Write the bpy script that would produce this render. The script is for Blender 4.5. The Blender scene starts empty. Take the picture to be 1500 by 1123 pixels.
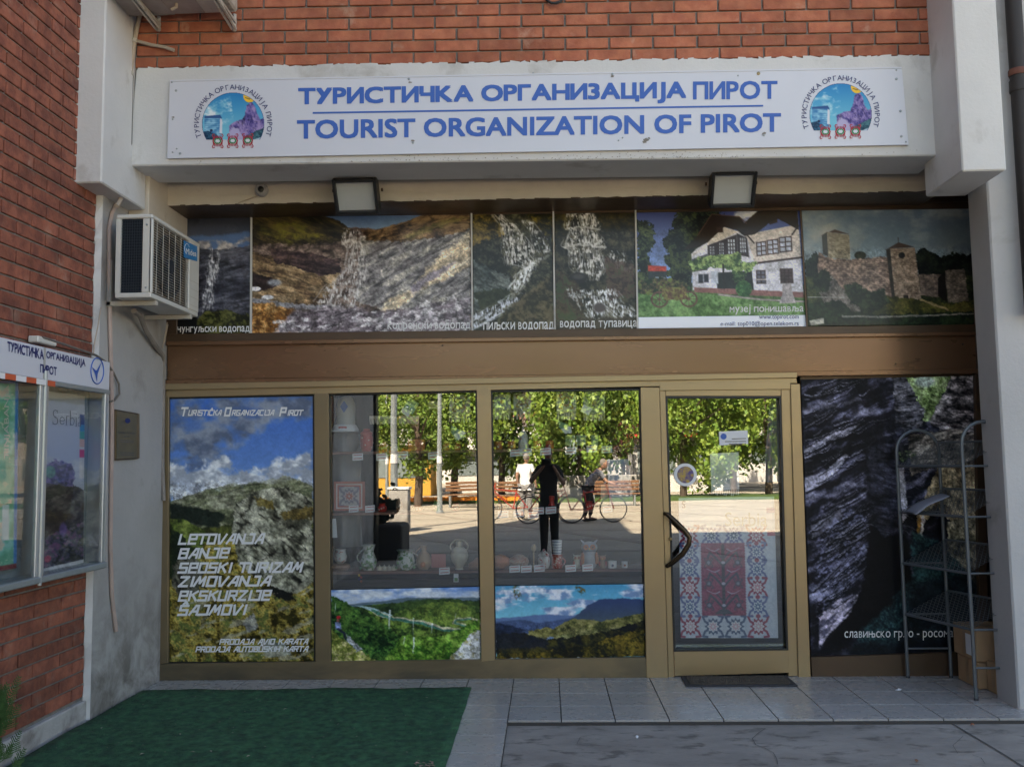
import bpy, math, random
import numpy as np
from mathutils import Vector, Matrix
random.seed(7)
sc = bpy.context.scene
COL = sc.collection
# ---------------------------------------------------------------- camera
F_PX = 1336.0                     # focal length in pixels of the 1500 px wide photograph
RX, RY, RZ = -0.08658, 0.03599, -0.01424
GLASS = 6.40                      # metres from the camera to the shop glass (plane Y = 0)
EYE = 1.465
def _rot(rx, ry, rz):
    cx, sx, cy, sy, cz, sz = math.cos(rx), math.sin(rx), math.cos(ry), math.sin(ry), math.cos(rz), math.sin(rz)
    A = np.array([[1,0,0],[0,cx,-sx],[0,sx,cx]]); B = np.array([[cy,0,sy],[0,1,0],[-sy,0,cy]]); D = np.array([[cz,-sz,0],[sz,cz,0],[0,0,1]])
    return D @ A @ B
MR = _rot(RX, RY, RZ)
right = Vector((MR[0,0], MR[0,2], -MR[0,1])); up = -Vector((MR[1,0], MR[1,2], -MR[1,1])); fwd = Vector((MR[2,0], MR[2,2], -MR[2,1]))
CAMP = Vector((0, -GLASS, EYE))
cam = bpy.data.cameras.new('camera'); camo = bpy.data.objects.new('camera', cam); COL.objects.link(camo)
cm = Matrix((right, up, -fwd)).transposed().to_4x4(); cm.translation = CAMP
camo.matrix_world = cm
cam.sensor_width = 36; cam.lens = F_PX/1500*36; cam.clip_start = 0.02; cam.clip_end = 2000
sc.camera = camo
# ---------------------------------------------------------------- world, sun, exposure
SUN_EL, SUN_AZ = math.radians(47), math.radians(24)    # sun stands behind the building, a little to the left
w = bpy.data.worlds.new('World'); sc.world = w; w.use_nodes = True
nt = w.node_tree; nt.nodes.clear()
sky = nt.nodes.new('ShaderNodeTexSky'); sky.sky_type = 'NISHITA'; sky.sun_disc = False
sky.sun_elevation = SUN_EL; sky.sun_rotation = -SUN_AZ; sky.air_density = 1.0; sky.dust_density = 1.5; sky.ozone_density = 1.0
bg = nt.nodes.new('ShaderNodeBackground'); bg.inputs[1].default_value = 0.085
wo = nt.nodes.new('ShaderNodeOutputWorld'); nt.links.new(sky.outputs[0], bg.inputs[0]); nt.links.new(bg.outputs[0], wo.inputs[0])
sl = bpy.data.lights.new('sun', 'SUN'); sl.energy = 5.0; sl.angle = math.radians(0.5); sl.color = (1, 0.93, 0.82)
so = bpy.data.objects.new('sun', sl); COL.objects.link(so)
sdir = Vector((-math.sin(SUN_AZ)*math.cos(SUN_EL), math.cos(SUN_AZ)*math.cos(SUN_EL), math.sin(SUN_EL)))  # towards the sun
so.rotation_euler = sdir.to_track_quat('Z', 'Y').to_euler()
sc.view_settings.view_transform = 'Standard'; sc.view_settings.look = 'None'; sc.view_settings.gamma = 1; sc.view_settings.use_curve_mapping = False
sc.view_settings.exposure = 2.6
sc.view_settings.use_white_balance = True; sc.view_settings.white_balance_temperature = 7800; sc.view_settings.white_balance_tint = 10
sc.render.engine = 'CYCLES'
sc.cycles.max_bounces = 8; sc.cycles.diffuse_bounces = 4; sc.cycles.glossy_bounces = 4; sc.cycles.transparent_max_bounces = 12
sc.cycles.use_denoising = True; sc.cycles.caustics_reflective = False; sc.cycles.caustics_refractive = False
# ---------------------------------------------------------------- picture point -> world point on a real plane
def ray(px, py):
    u, v = (px-750)/F_PX, (py-561.5)/F_PX
    return right*u - up*v + fwd
def at(px, py, Y=None, X=None, Z=None):
    d = ray(px, py)
    if Y is not None: t = (Y-CAMP.y)/d.y
    elif X is not None: t = (X-CAMP.x)/d.x
    else: t = (Z-CAMP.z)/d.z
    return CAMP + d*t
def mir(px, py, dist, Z=None):
    """the real place of something seen mirrored in the shop glass"""
    p = at(px, py, Y=dist) if Z is None else at(px, py, Z=Z)
    return Vector((p.x, -p.y, p.z))
def YP(Y): return lambda px, py: at(px, py, Y=Y)
def XP(X): return lambda px, py: at(px, py, X=X)
def xr(px, py, Y): return at(px, py, Y=Y).x
def zr(px, py, Y): return at(px, py, Y=Y).z
# ---------------------------------------------------------------- materials
def lin(c): return tuple(((v/255)/12.92 if v/255 <= .04045 else ((v/255+.055)/1.055)**2.4) for v in c)
def _n(nt, t, **k):
    n = nt.nodes.new(t)
    for a, b in k.items(): setattr(n, a, b)
    return n
def mat(name, c, rough=.6, metal=0., var=.0, vs=4., bump=0., bs=60., spec=.5, coat=0., rnd=0., c2=None, stain=None, st_s=3., st_t=(.55,.7), stretch=(1,1,1), croug=.05, foot=None):
    """c: linear colour; var: soft brightness variation; rnd: per-object variation; stain: colour of wear patches"""
    m = bpy.data.materials.new(name); m.use_nodes = True; nt = m.node_tree; b = nt.nodes['Principled BSDF']; L = nt.links.new
    b.inputs['Roughness'].default_value = rough; b.inputs['Metallic'].default_value = metal; b.inputs['Specular IOR Level'].default_value = spec
    b.inputs['Coat Weight'].default_value = coat; b.inputs['Coat Roughness'].default_value = croug
    tc = _n(nt, 'ShaderNodeNewGeometry'); mp = _n(nt, 'ShaderNodeMapping'); mp.inputs['Scale'].default_value = stretch; L(tc.outputs['Position'], mp.inputs[0])
    src = None
    rgb = _n(nt, 'ShaderNodeRGB'); rgb.outputs[0].default_value = (*c, 1); src = rgb.outputs[0]
    def mixc(fac, a, bcol, mode='MIX'):
        x = _n(nt, 'ShaderNodeMix', data_type='RGBA', blend_type=mode)
        if isinstance(fac, float): x.inputs[0].default_value = fac
        else: L(fac, x.inputs[0])
        L(a, x.inputs[6])
        if isinstance(bcol, tuple): x.inputs[7].default_value = (*bcol, 1)
        else: L(bcol, x.inputs[7])
        return x.outputs[2]
    def noise(s, d=5, dist=0., off=0):
        x = _n(nt, 'ShaderNodeTexNoise'); x.inputs['Scale'].default_value = s; x.inputs['Detail'].default_value = d; x.inputs['Distortion'].default_value = dist
        x.inputs['Roughness'].default_value = .62
        if off:
            q = _n(nt, 'ShaderNodeVectorMath'); q.operation = 'ADD'; q.inputs[1].default_value = (off, off*1.7, off*.6); L(mp.outputs[0], q.inputs[0]); L(q.outputs[0], x.inputs[0])
        else: L(mp.outputs[0], x.inputs[0])
        return x.outputs['Fac']
    def rng(f, a, bb, lo=0., hi=1.):
        x = _n(nt, 'ShaderNodeMapRange'); L(f, x.inputs[0]); x.inputs[1].default_value = a; x.inputs[2].default_value = bb; x.inputs[3].default_value = lo; x.inputs[4].default_value = hi
        return x.outputs[0]
    if c2: src = mixc(rng(noise(vs*1.3, 4, 0, 5), .4, .62), src, tuple(c2))
    if var:
        h = _n(nt, 'ShaderNodeHueSaturation'); L(src, h.inputs['Color']); L(rng(noise(vs), .3, .7, 1-var, 1+var), h.inputs['Value']); src = h.outputs[0]
    if stain: src = mixc(rng(noise(st_s, 8, .3, 11), st_t[0], st_t[1]), src, tuple(stain))
    if foot:      # splashed dirt that gets denser towards the ground
        sx = _n(nt, 'ShaderNodeSeparateXYZ'); L(tc.outputs['Position'], sx.inputs[0]); zf = rng(sx.outputs[2], 0., foot[1], 1., 0.)
        mm = _n(nt, 'ShaderNodeMath', operation='MULTIPLY'); L(zf, mm.inputs[0]); L(rng(noise(4.5, 7, .4, 21), .38, .60), mm.inputs[1]); src = mixc(mm.outputs[0], src, tuple(foot[0]))
    if rnd:
        oi = _n(nt, 'ShaderNodeObjectInfo'); h = _n(nt, 'ShaderNodeHueSaturation'); L(src, h.inputs['Color']); L(rng(oi.outputs['Random'], 0, 1, 1-rnd, 1+rnd), h.inputs['Value']); src = h.outputs[0]
    L(src, b.inputs['Base Color'])
    if bump:
        bn = _n(nt, 'ShaderNodeBump'); bn.inputs['Strength'].default_value = bump; bn.inputs['Distance'].default_value = .004; L(noise(bs, 6), bn.inputs['Height']); L(bn.outputs[0], b.inputs['Normal'])
    if var and rough > .1: L(rng(noise(vs*2.1, 4, 0, 3), .3, .7, rough*.85, min(1, rough*1.15)), b.inputs['Roughness'])
    return m
def print_mat(name, rough=.3, spec=.4, coat=0., gain=1.):
    m = bpy.data.materials.new(name); m.use_nodes = True; nt = m.node_tree; b = nt.nodes['Principled BSDF']
    a = _n(nt, 'ShaderNodeVertexColor', layer_name='print'); g = _n(nt, 'ShaderNodeVectorMath', operation='SCALE'); g.inputs['Scale'].default_value = gain
    nt.links.new(a.outputs[0], g.inputs[0]); nt.links.new(g.outputs[0], b.inputs['Base Color'])
    b.inputs['Roughness'].default_value = rough; b.inputs['Specular IOR Level'].default_value = spec; b.inputs['Coat Weight'].default_value = coat; b.inputs['Coat Roughness'].default_value = .03
    return m
def glass_mat(name, refl=.2, tint=(.86,.9,.9)):
    m = bpy.data.materials.new(name); m.use_nodes = True; nt = m.node_tree; nt.nodes.clear()
    t = _n(nt, 'ShaderNodeBsdfTransparent'); t.inputs[0].default_value = (*tint, 1); g = _n(nt, 'ShaderNodeBsdfGlossy'); g.inputs['Roughness'].default_value = 0.0; g.inputs[0].default_value = (1,1,1,1)
    lw = _n(nt, 'ShaderNodeLayerWeight'); lw.inputs[0].default_value = .5
    pw = _n(nt, 'ShaderNodeMath', operation='POWER'); pw.inputs[1].default_value = 4.5; nt.links.new(lw.outputs['Facing'], pw.inputs[0])
    mr = _n(nt, 'ShaderNodeMapRange'); nt.links.new(pw.outputs[0], mr.inputs[0]); mr.inputs[1].default_value = 0; mr.inputs[2].default_value = 1; mr.inputs[3].default_value = refl; mr.inputs[4].default_value = 1
    mx = _n(nt, 'ShaderNodeMixShader'); o = _n(nt, 'ShaderNodeOutputMaterial')
    tc = _n(nt, 'ShaderNodeTexCoord'); nz = _n(nt, 'ShaderNodeTexNoise'); nz.inputs['Scale'].default_value = 2.2; nz.inputs['Detail'].default_value = 1
    bp = _n(nt, 'ShaderNodeBump'); bp.inputs['Strength'].default_value = .25; bp.inputs['Distance'].default_value = .0012
    nt.links.new(tc.outputs['Object'], nz.inputs[0]); nt.links.new(nz.outputs['Fac'], bp.inputs['Height']); nt.links.new(bp.outputs[0], g.inputs['Normal'])
    nt.links.new(mr.outputs[0], mx.inputs[0]); nt.links.new(t.outputs[0], mx.inputs[1]); nt.links.new(g.outputs[0], mx.inputs[2]); nt.links.new(mx.outputs[0], o.inputs[0])
    return m
# ---------------------------------------------------------------- mesh building
ORG = {}
class MB:
    def __init__(s): s.v = []; s.f = []; s.m = []; s.cur = 0
    def add(s, vs, fs):
        k = len(s.v); s.v += [tuple(p) for p in vs]; s.f += [tuple(i+k for i in f) for f in fs]; s.m += [s.cur]*len(fs); return s
    def box(s, x0, x1, y0, y1, z0, z1, bev=0., M=None):
        x0, x1 = min(x0,x1), max(x0,x1); y0, y1 = min(y0,y1), max(y0,y1); z0, z1 = min(z0,z1), max(z0,z1)
        bev = min(bev, (x1-x0)*.4, (y1-y0)*.4, (z1-z0)*.4)
        if bev <= 0:
            vs = [(x,y,z) for z in (z0,z1) for y in (y0,y1) for x in (x0,x1)]
            fs = [(0,2,3,1),(4,5,7,6),(0,1,5,4),(2,6,7,3),(0,4,6,2),(1,3,7,5)]
        else:
            X, Y, Z = (x0,x1), (y0,y1), (z0,z1); vs = []; idx = {}
            for i in (0,1):
                for j in (0,1):
                    for k in (0,1):
                        p = (X[i], Y[j], Z[k]); q = (X[i]+(bev if i==0 else -bev), Y[j]+(bev if j==0 else -bev), Z[k]+(bev if k==0 else -bev))
                        for a in range(3):
                            r = list(q); r[a] = p[a]; idx[i,j,k,a] = len(vs); vs.append(tuple(r))
            I = lambda i,j,k,a: idx[i,j,k,a]
            fs = [tuple(I(0,j,k,0) for j,k in ((0,0),(0,1),(1,1),(1,0))), tuple(I(1,j,k,0) for j,k in ((0,0),(1,0),(1,1),(0,1))),
                  tuple(I(i,0,k,1) for i,k in ((0,0),(1,0),(1,1),(0,1))), tuple(I(i,1,k,1) for i,k in ((0,0),(0,1),(1,1),(1,0))),
                  tuple(I(i,j,0,2) for i,j in ((0,0),(0,1),(1,1),(1,0))), tuple(I(i,j,1,2) for i,j in ((0,0),(1,0),(1,1),(0,1)))]
            for j in (0,1):
                for k in (0,1): fs.append((I(0,j,k,1),I(1,j,k,1),I(1,j,k,2),I(0,j,k,2)))
            for i in (0,1):
                for k in (0,1): fs.append((I(i,0,k,0),I(i,1,k,0),I(i,1,k,2),I(i,0,k,2)))
            for i in (0,1):
                for j in (0,1): fs.append((I(i,j,0,0),I(i,j,1,0),I(i,j,1,1),I(i,j,0,1)))
            for i in (0,1):
                for j in (0,1):
                    for k in (0,1): fs.append((I(i,j,k,0),I(i,j,k,1),I(i,j,k,2)))
        if M is not None: vs = [M @ Vector(p) for p in vs]
        return s.add(vs, fs)
    def prism(s, pts, d):
        """closed solid: the polygon pts (world points, one plane) swept along the vector d"""
        n = len(pts); d = Vector(d); vs = [Vector(p) for p in pts] + [Vector(p)+d for p in pts]
        return s.add(vs, [tuple(range(n))[::-1], tuple(range(n, 2*n))] + [(i, (i+1)%n, n+(i+1)%n, n+i) for i in range(n)])
    def tube(s, pts, r, seg=8, caps=True):
        pts = [Vector(p) for p in pts]; n = len(pts); rs = r if isinstance(r, (list, tuple)) else [r]*n; vs = []; fs = []; prev = None
        for i, p in enumerate(pts):
            t = (pts[min(i+1,n-1)]-pts[max(i-1,0)]).normalized()
            if prev is None: a = t.cross(Vector((0,0,1)) if abs(t.z) < .9 else Vector((1,0,0))).normalized()
            else: a = (prev - t*prev.dot(t)).normalized()
            prev = a; b = t.cross(a)
            for k in range(seg):
                th = 2*math.pi*k/seg; vs.append(p + (a*math.cos(th)+b*math.sin(th))*rs[i])
        for i in range(n-1):
            for k in range(seg): fs.append((i*seg+k, i*seg+(k+1)%seg, (i+1)*seg+(k+1)%seg, (i+1)*seg+k))
        if caps: fs += [tuple(range(seg))[::-1], tuple((n-1)*seg+k for k in range(seg))]
        return s.add(vs, fs)
    def lathe(s, prof, c, seg=20, axis='Z'):
        vs = []; fs = []; n = len(prof); cx, cy, cz = c
        for r, z in prof:
            for k in range(seg):
                th = 2*math.pi*k/seg; a, b = r*math.cos(th), r*math.sin(th)
                vs.append({'Z': (cx+a, cy+b, cz+z), 'Y': (cx+a, cy+z, cz+b), 'X': (cx+z, cy+a, cz+b)}[axis])
        for i in range(n-1):
            for k in range(seg): fs.append((i*seg+k, i*seg+(k+1)%seg, (i+1)*seg+(k+1)%seg, (i+1)*seg+k))
        fs += [tuple(range(seg))[::-1], tuple((n-1)*seg+k for k in range(seg))]
        return s.add(vs, fs)
    def ball(s, c, r, seg=12, rings=8):
        R = (r,r,r) if isinstance(r, (int,float)) else r; vs = []; fs = []
        for i in range(rings+1):
            ph = math.pi*i/rings
            for k in range(seg):
                th = 2*math.pi*k/seg; vs.append((c[0]+R[0]*math.sin(ph)*math.cos(th), c[1]+R[1]*math.sin(ph)*math.sin(th), c[2]+R[2]*math.cos(ph)))
        for i in range(rings):
            for k in range(seg): fs.append((i*seg+k, (i+1)*seg+k, (i+1)*seg+(k+1)%seg, i*seg+(k+1)%seg))
        return s.add(vs, fs)
    def mesh(s, name, mats, smooth=False):
        me = bpy.data.meshes.new(name); me.from_pydata(s.v, [], s.f)
        for m in (mats if isinstance(mats, (list,tuple)) else [mats]): me.materials.append(m)
        if any(s.m): me.polygons.foreach_set('material_index', s.m)
        if smooth: me.polygons.foreach_set('use_smooth', [True]*len(s.f))
        import bmesh
        bm = bmesh.new(); bm.from_mesh(me); bmesh.ops.recalc_face_normals(bm, faces=bm.faces); bm.to_mesh(me); bm.free()
        if smooth:
            try: me.set_sharp_from_angle(angle=math.radians(40))
            except Exception: pass
        me.update(); return me
    def build(s, name, mats, parent=None, smooth=False):
        return link(name, s.mesh(name, mats, smooth), parent)
def link(name, me, parent=None):
    o = bpy.data.objects.new(name, me); COL.objects.link(o)
    if parent is not None:
        o.parent = parent; o.location = -ORG.get(parent.name, Vector((0,0,0)))
    return o
def tag(o, label=None, cat=None, group=None, kind=None):
    if label: o['label'] = label
    if cat: o['category'] = cat
    if group: o['group'] = group
    if kind: o['kind'] = kind
    return o
def thing(name, label, cat, loc=(0,0,0), group=None):
    o = bpy.data.objects.new(name, None); COL.objects.link(o); o.location = loc; o.empty_display_size = .1
    ORG[o.name] = Vector(loc)
    return tag(o, label, cat, group)
def struct(name, mb, m, parent=None):
    o = mb.build(name, m, parent)
    if parent is None: o['kind'] = 'structure'
    return o
def piece(name, me, parent, loc):
    o = bpy.data.objects.new(name, me); COL.objects.link(o); o.parent = parent; o.location = Vector(loc) - ORG.get(parent.name, Vector((0,0,0))); return o
# ---------------------------------------------------------------- lettering
_tc = {}
def glyphs(body, bold=0., shear=0., font=None):
    """flat outline mesh of a line of text, in units of its own size (x right, y up)"""
    key = (body, bold, shear)
    if key in _tc: return _tc[key]
    cu = bpy.data.curves.new('t', 'FONT'); cu.body = body; cu.size = 1; cu.offset = bold; cu.shear = shear; cu.resolution_u = 3
    o = bpy.data.objects.new('t', cu); COL.objects.link(o)
    me = o.to_mesh(); vs = [(v.co.x, v.co.y) for v in me.vertices]; fs = [tuple(p.vertices) for p in me.polygons]
    o.to_mesh_clear(); bpy.data.objects.remove(o); bpy.data.curves.remove(cu)
    xs = [v[0] for v in vs]; ys = [v[1] for v in vs]
    _tc[key] = (vs, fs, (min(xs), min(ys), max(xs), max(ys))); return _tc[key]
def letters(body, l, t, r, b, plane, m, parent, name='lettering', bold=0., shear=0., slope=0., boldx=None, slope_r=None):
    """text whose ink fills l..r, t..b of the picture on a real plane; slope = drop in px from left to right"""
    vs, fs, (x0, y0, x1, y1) = line_glyphs(body); mb = MB()
    k = bold*max(1., 1.)
    nrm = (plane(l+10, b)-plane(l, b)).cross(plane(l, b-10)-plane(l, b)).normalized()      # faces the viewer's side of the plane
    for q, (ox, oy) in enumerate(((0,0),(k,k),(-k,-k),(k,-k),(-k,k)) if bold else ((0,0),)):
        out = []
        for x, y in vs:
            u = (x+ox*.6-x0)/(x1-x0); v = (y+oy*.6-y0)/(y1-y0); out.append(plane(l+(r-l)*u, b+(t-b)*v + slope*u) + nrm*(.00012*q))
        mb.add(out, fs)
    return mb.build(name, m, parent)
def arc_letters(body, cx, cy, rad, a0, a1, h, plane, m, parent, bold=0.):
    mb = MB(); n = len(body)
    adv = [1.0 if ch != ' ' else .6 for ch in body]; tot = sum(adv); acc = 0
    for ch, w_ in zip(body, adv):
        if ch != ' ':
            vs, fs, (x0, y0, x1, y1) = line_glyphs(ch); th = math.radians(a0+(a1-a0)*(acc+w_/2)/tot)
            s_ = h/.7; out = []
            for qq, (x, y) in enumerate([(x+d_,y) for d_ in (-bold*.5,bold*.5) for x, y in vs]):
                lx = (x-(x0+x1)/2)*s_; ly = y*s_; rr = rad+ly
                ox, oy = math.sin(th), -math.cos(th); tx, ty = math.cos(th), math.sin(th)
                out.append(plane(cx+ox*rr+tx*lx, cy+oy*rr+ty*lx)+Vector((0,-.0002*(qq>=len(vs)),0)))
            mb.add(out[:len(vs)], fs); mb.add(out[len(vs):], fs)
        acc += w_
    return mb.build('lettering', m, parent)
# Cyrillic letters: those shaped like Latin ones are borrowed, the rest are cut from plain strokes
LIKE = dict(zip('АВЕКМНОРСТХЈаеорсухј', 'ABEKMHOPCTXJaeopcyxj'))
SMALL = {'к':'K','в':'B','т':'T','м':'M','н':'H','з':'3'}
CAPH, XH, ST = .682, .45, .095
def cyr_glyph(ch):
    """polygons (verts, faces, width) in font units"""
    if ch == 'У':
        vs, fs, (x0,y0,x1,y1) = glyphs('y'); return [((x-x0)*1.2,y+.23) for x, y in vs], fs, (x1-x0)*1.2
    if ch in LIKE or ch.isascii():
        vs, fs, (x0,y0,x1,y1) = glyphs(LIKE.get(ch, ch)); return [(x-x0,y) for x, y in vs], fs, x1-x0
    if ch in SMALL or ch == 'З':
        vs, fs, (x0,y0,x1,y1) = glyphs(SMALL.get(ch,'3')); h = XH if ch != 'З' else CAPH; k = h/(y1-y0); return [((x-x0)*k*1.06,(y-y0)*k) for x, y in vs], fs, (x1-x0)*k*1.06
    up = ch.isupper(); h = CAPH if up else XH; t = ST if up else ST*.9; c = ch.lower(); P = []
    R = lambda x0,y0,x1,y1: P.append([(x0,y0),(x1,y0),(x1,y1),(x0,y1)])
    w = {'и':.56,'г':.42,'п':.54,'ц':.60,'ч':.50,'ш':.80,'л':.52,'љ':.86,'њ':.82,'д':.60}[c]*(1. if up else .80)
    if c == 'и': R(0,0,t,h); R(w-t,0,w,h); P.append([(t,0+.02),(t,.02+t*1.25),(w-t,h-.02),(w-t,h-.02-t*1.25)])
    elif c == 'г': R(0,0,t,h); R(t,h-t,w,h)
    elif c == 'п': R(0,0,t,h); R(w-t,0,w,h); R(t,h-t,w-t,h)
    elif c == 'ц': R(0,0,t,h); R(w-t*2,0,w-t,h); R(t,0,w-t*2,t); P.append([(w-t,0),(w-t,t),(w,t),(w,-.13),(w-t*.9,-.13),(w-t*.9,0)])
    elif c == 'ч': R(w-t,0,w,h); R(0,h*.55,t,h); R(t*.4,h*.42,w-t,h*.42+t); P.append([(0,h*.55),(t*.4,h*.42),(t*.4,h*.42+t),(t,h*.55)]) if False else None
    elif c == 'ш': R(0,0,t,h); R((w-t)/2,0,(w+t)/2,h); R(w-t,0,w,h); R(t,0,(w-t)/2,t); R((w+t)/2,0,w-t,t)
    elif c in 'лљ':
        a = w if c == 'л' else w*.56
        P.append([(0,0),(.02,t*.95),(a*.20,t*1.3),(a*.24,h),(a*.24+t,h),(a*.22+t,t*1.4),(a*.12,0)]); R(a*.24+t,h-t,a-t,h); R(a-t,0,a,h)
    elif c == 'њ': R(0,0,t,h); R(w*.48,0,w*.48+t,h); R(t,h*.45,w*.48,h*.45+t)
    elif c == 'д':
        P.append([(w*.10,t),(w*.26,h),(w*.26+t*.9,h),(w*.10+t*.95,t)]); R(w*.26+t*.9,h-t,w*.86-t,h); R(w*.86-t,t,w*.86,h); R(0,0,w,t); R(0,-.11,t*.8,0); R(w-t*.8,-.11,w,0)
    if c in 'љњ':
        a = (w*.56 if c == 'љ' else w*.48+t); R(a,0,w-t,t); R(a,h*.50,w-t,h*.50+t); R(w-t,t*.25,w,h*.50+t*.75)
    vs, fs = [], []
    for p in P: fs.append(tuple(range(len(vs), len(vs)+len(p)))); vs += p
    return vs, fs, w
_c2 = {}
def line_glyphs(body):
    if body in _c2: return _c2[body]
    if body.isascii(): _c2[body] = glyphs(body); return _c2[body]
    V, Fc, x = [], [], 0.
    for ch in body:
        if ch == ' ': x += .26; continue
        vs, fs, w = cyr_glyph(ch); k = len(V); V += [(a+x,b) for a, b in vs]; Fc += [tuple(i+k for i in f) for f in fs]; x += w+.085
    xs = [v[0] for v in V]; ys = [v[1] for v in V]
    _c2[body] = (V, Fc, (min(xs),min(ys),max(xs),max(ys))); return _c2[body]
# angular display letters, drawn as strokes on a 4 x 5 grid
TG = {'A':[[(0,0),(2.6,5),(4,5),(4,0)],[(1.1,1.8),(4,1.8)]],'B':[[(0,0),(0,5),(4,5),(4,2.7),(0,2.7)],[(4,2.7),(4,0),(0,0)]],'C':[[(4,5),(0,5),(0,0),(4,0)]],
 'D':[[(0,0),(0,5),(4,5),(4,0),(0,0)]],'E':[[(0,2.6),(4,2.6),(4,5),(0,5),(0,0),(4,0)]],'G':[[(4,5),(0,5),(0,0),(4,0),(4,2.4),(2,2.4)]],'H':[[(0,0),(0,5)],[(4,0),(4,5)],[(0,2.5),(4,2.5)]],
 'I':[[(.8,0),(.8,5)]],'J':[[(1.5,5),(4,5),(4,0),(-.6,0)]],'K':[[(0,0),(0,5)],[(0,2.4),(4,5)],[(1.4,3.2),(4,0)]],'L':[[(0,5),(0,0),(4,0)]],'M':[[(-.4,0),(1.5,5),(2.4,1.6),(4.5,5),(4.5,0)]],
 'N':[[(0,0),(0,5),(4,0),(4,5)]],'O':[[(0,0),(0,5),(4,5),(4,0),(0,0)]],'P':[[(0,0),(0,5),(4,5),(4,2.3),(0,2.3)]],'R':[[(0,0),(0,5),(4,5),(4,2.5),(1,2.5)],[(2.2,2.5),(4,0)]],
 'S':[[(4,5),(0,5),(0,2.6),(4,2.6),(4,0),(-.4,0)]],'T':[[(-.5,5),(4.5,5)],[(2,5),(2,0)]],'U':[[(0,5),(0,0),(4,0),(4,5)]],'V':[[(0,5),(1,0),(2,0),(4.4,5)]],'Z':[[(0,5),(4,5),(0,0),(4.2,0)]],
 '^':[[(2,7.2),(1,6)],[(2,7.2),(3,6)]]}
def techno(body, l, b, r, h, plane_y, m, parent, slope=0., caron=()):
    """strokes as thin slabs; each slab sits a hair behind the last so that none share a plane"""
    mb = MB(); wd = {c: (1.6 if c == 'I' else 3. if c == ' ' else 5.6 if c == 'M' else 4.8) for c in 'ABCDEGHIJKLMNOPRSTUVZ '}
    sizes = [(.74 if ch.islower() and body != body.lower() and any(c.isupper() for c in body) else 1.) for ch in body]
    tot = sum((wd[ch.upper()]+.9)*s_ for ch, s_ in zip(body, sizes)); k = (r-l)/tot; x = 0.; vy = h/5.; cnt = 0
    for i, (ch, s_) in enumerate(zip(body, sizes)):
        C = ch.upper()
        if C != ' ':
            st = TG[C] + (TG['^'] if i in caron else [])
            for line in st:
                for (ax, ay), (bx, by) in zip(line, line[1:]):
                    dx, dy = bx-ax, by-ay; L_ = math.hypot(dx, dy); hw = .66; nx, ny = -dy/L_*hw, dx/L_*hw; ex, ey = dx/L_*.5, dy/L_*.5
                    q = [(ax-ex+nx, ay-ey+ny), (bx+ex+nx, by+ey+ny), (bx+ex-nx, by+ey-ny), (ax-ex-nx, ay-ey-ny)]
                    out = []
                    for gx, gy in q:
                        px = l + (x + (gx+gy*.28)*s_)*k; py = b - gy*s_*vy + slope*(px-l)/(r-l); out.append(at(px, py, Y=plane_y - .0002*(cnt % 9)))
                    mb.add(out, [(0,1,2,3)]); cnt += 1
        x += (wd[C]+.9)*s_
    return mb.build('lettering', m, parent)
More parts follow.
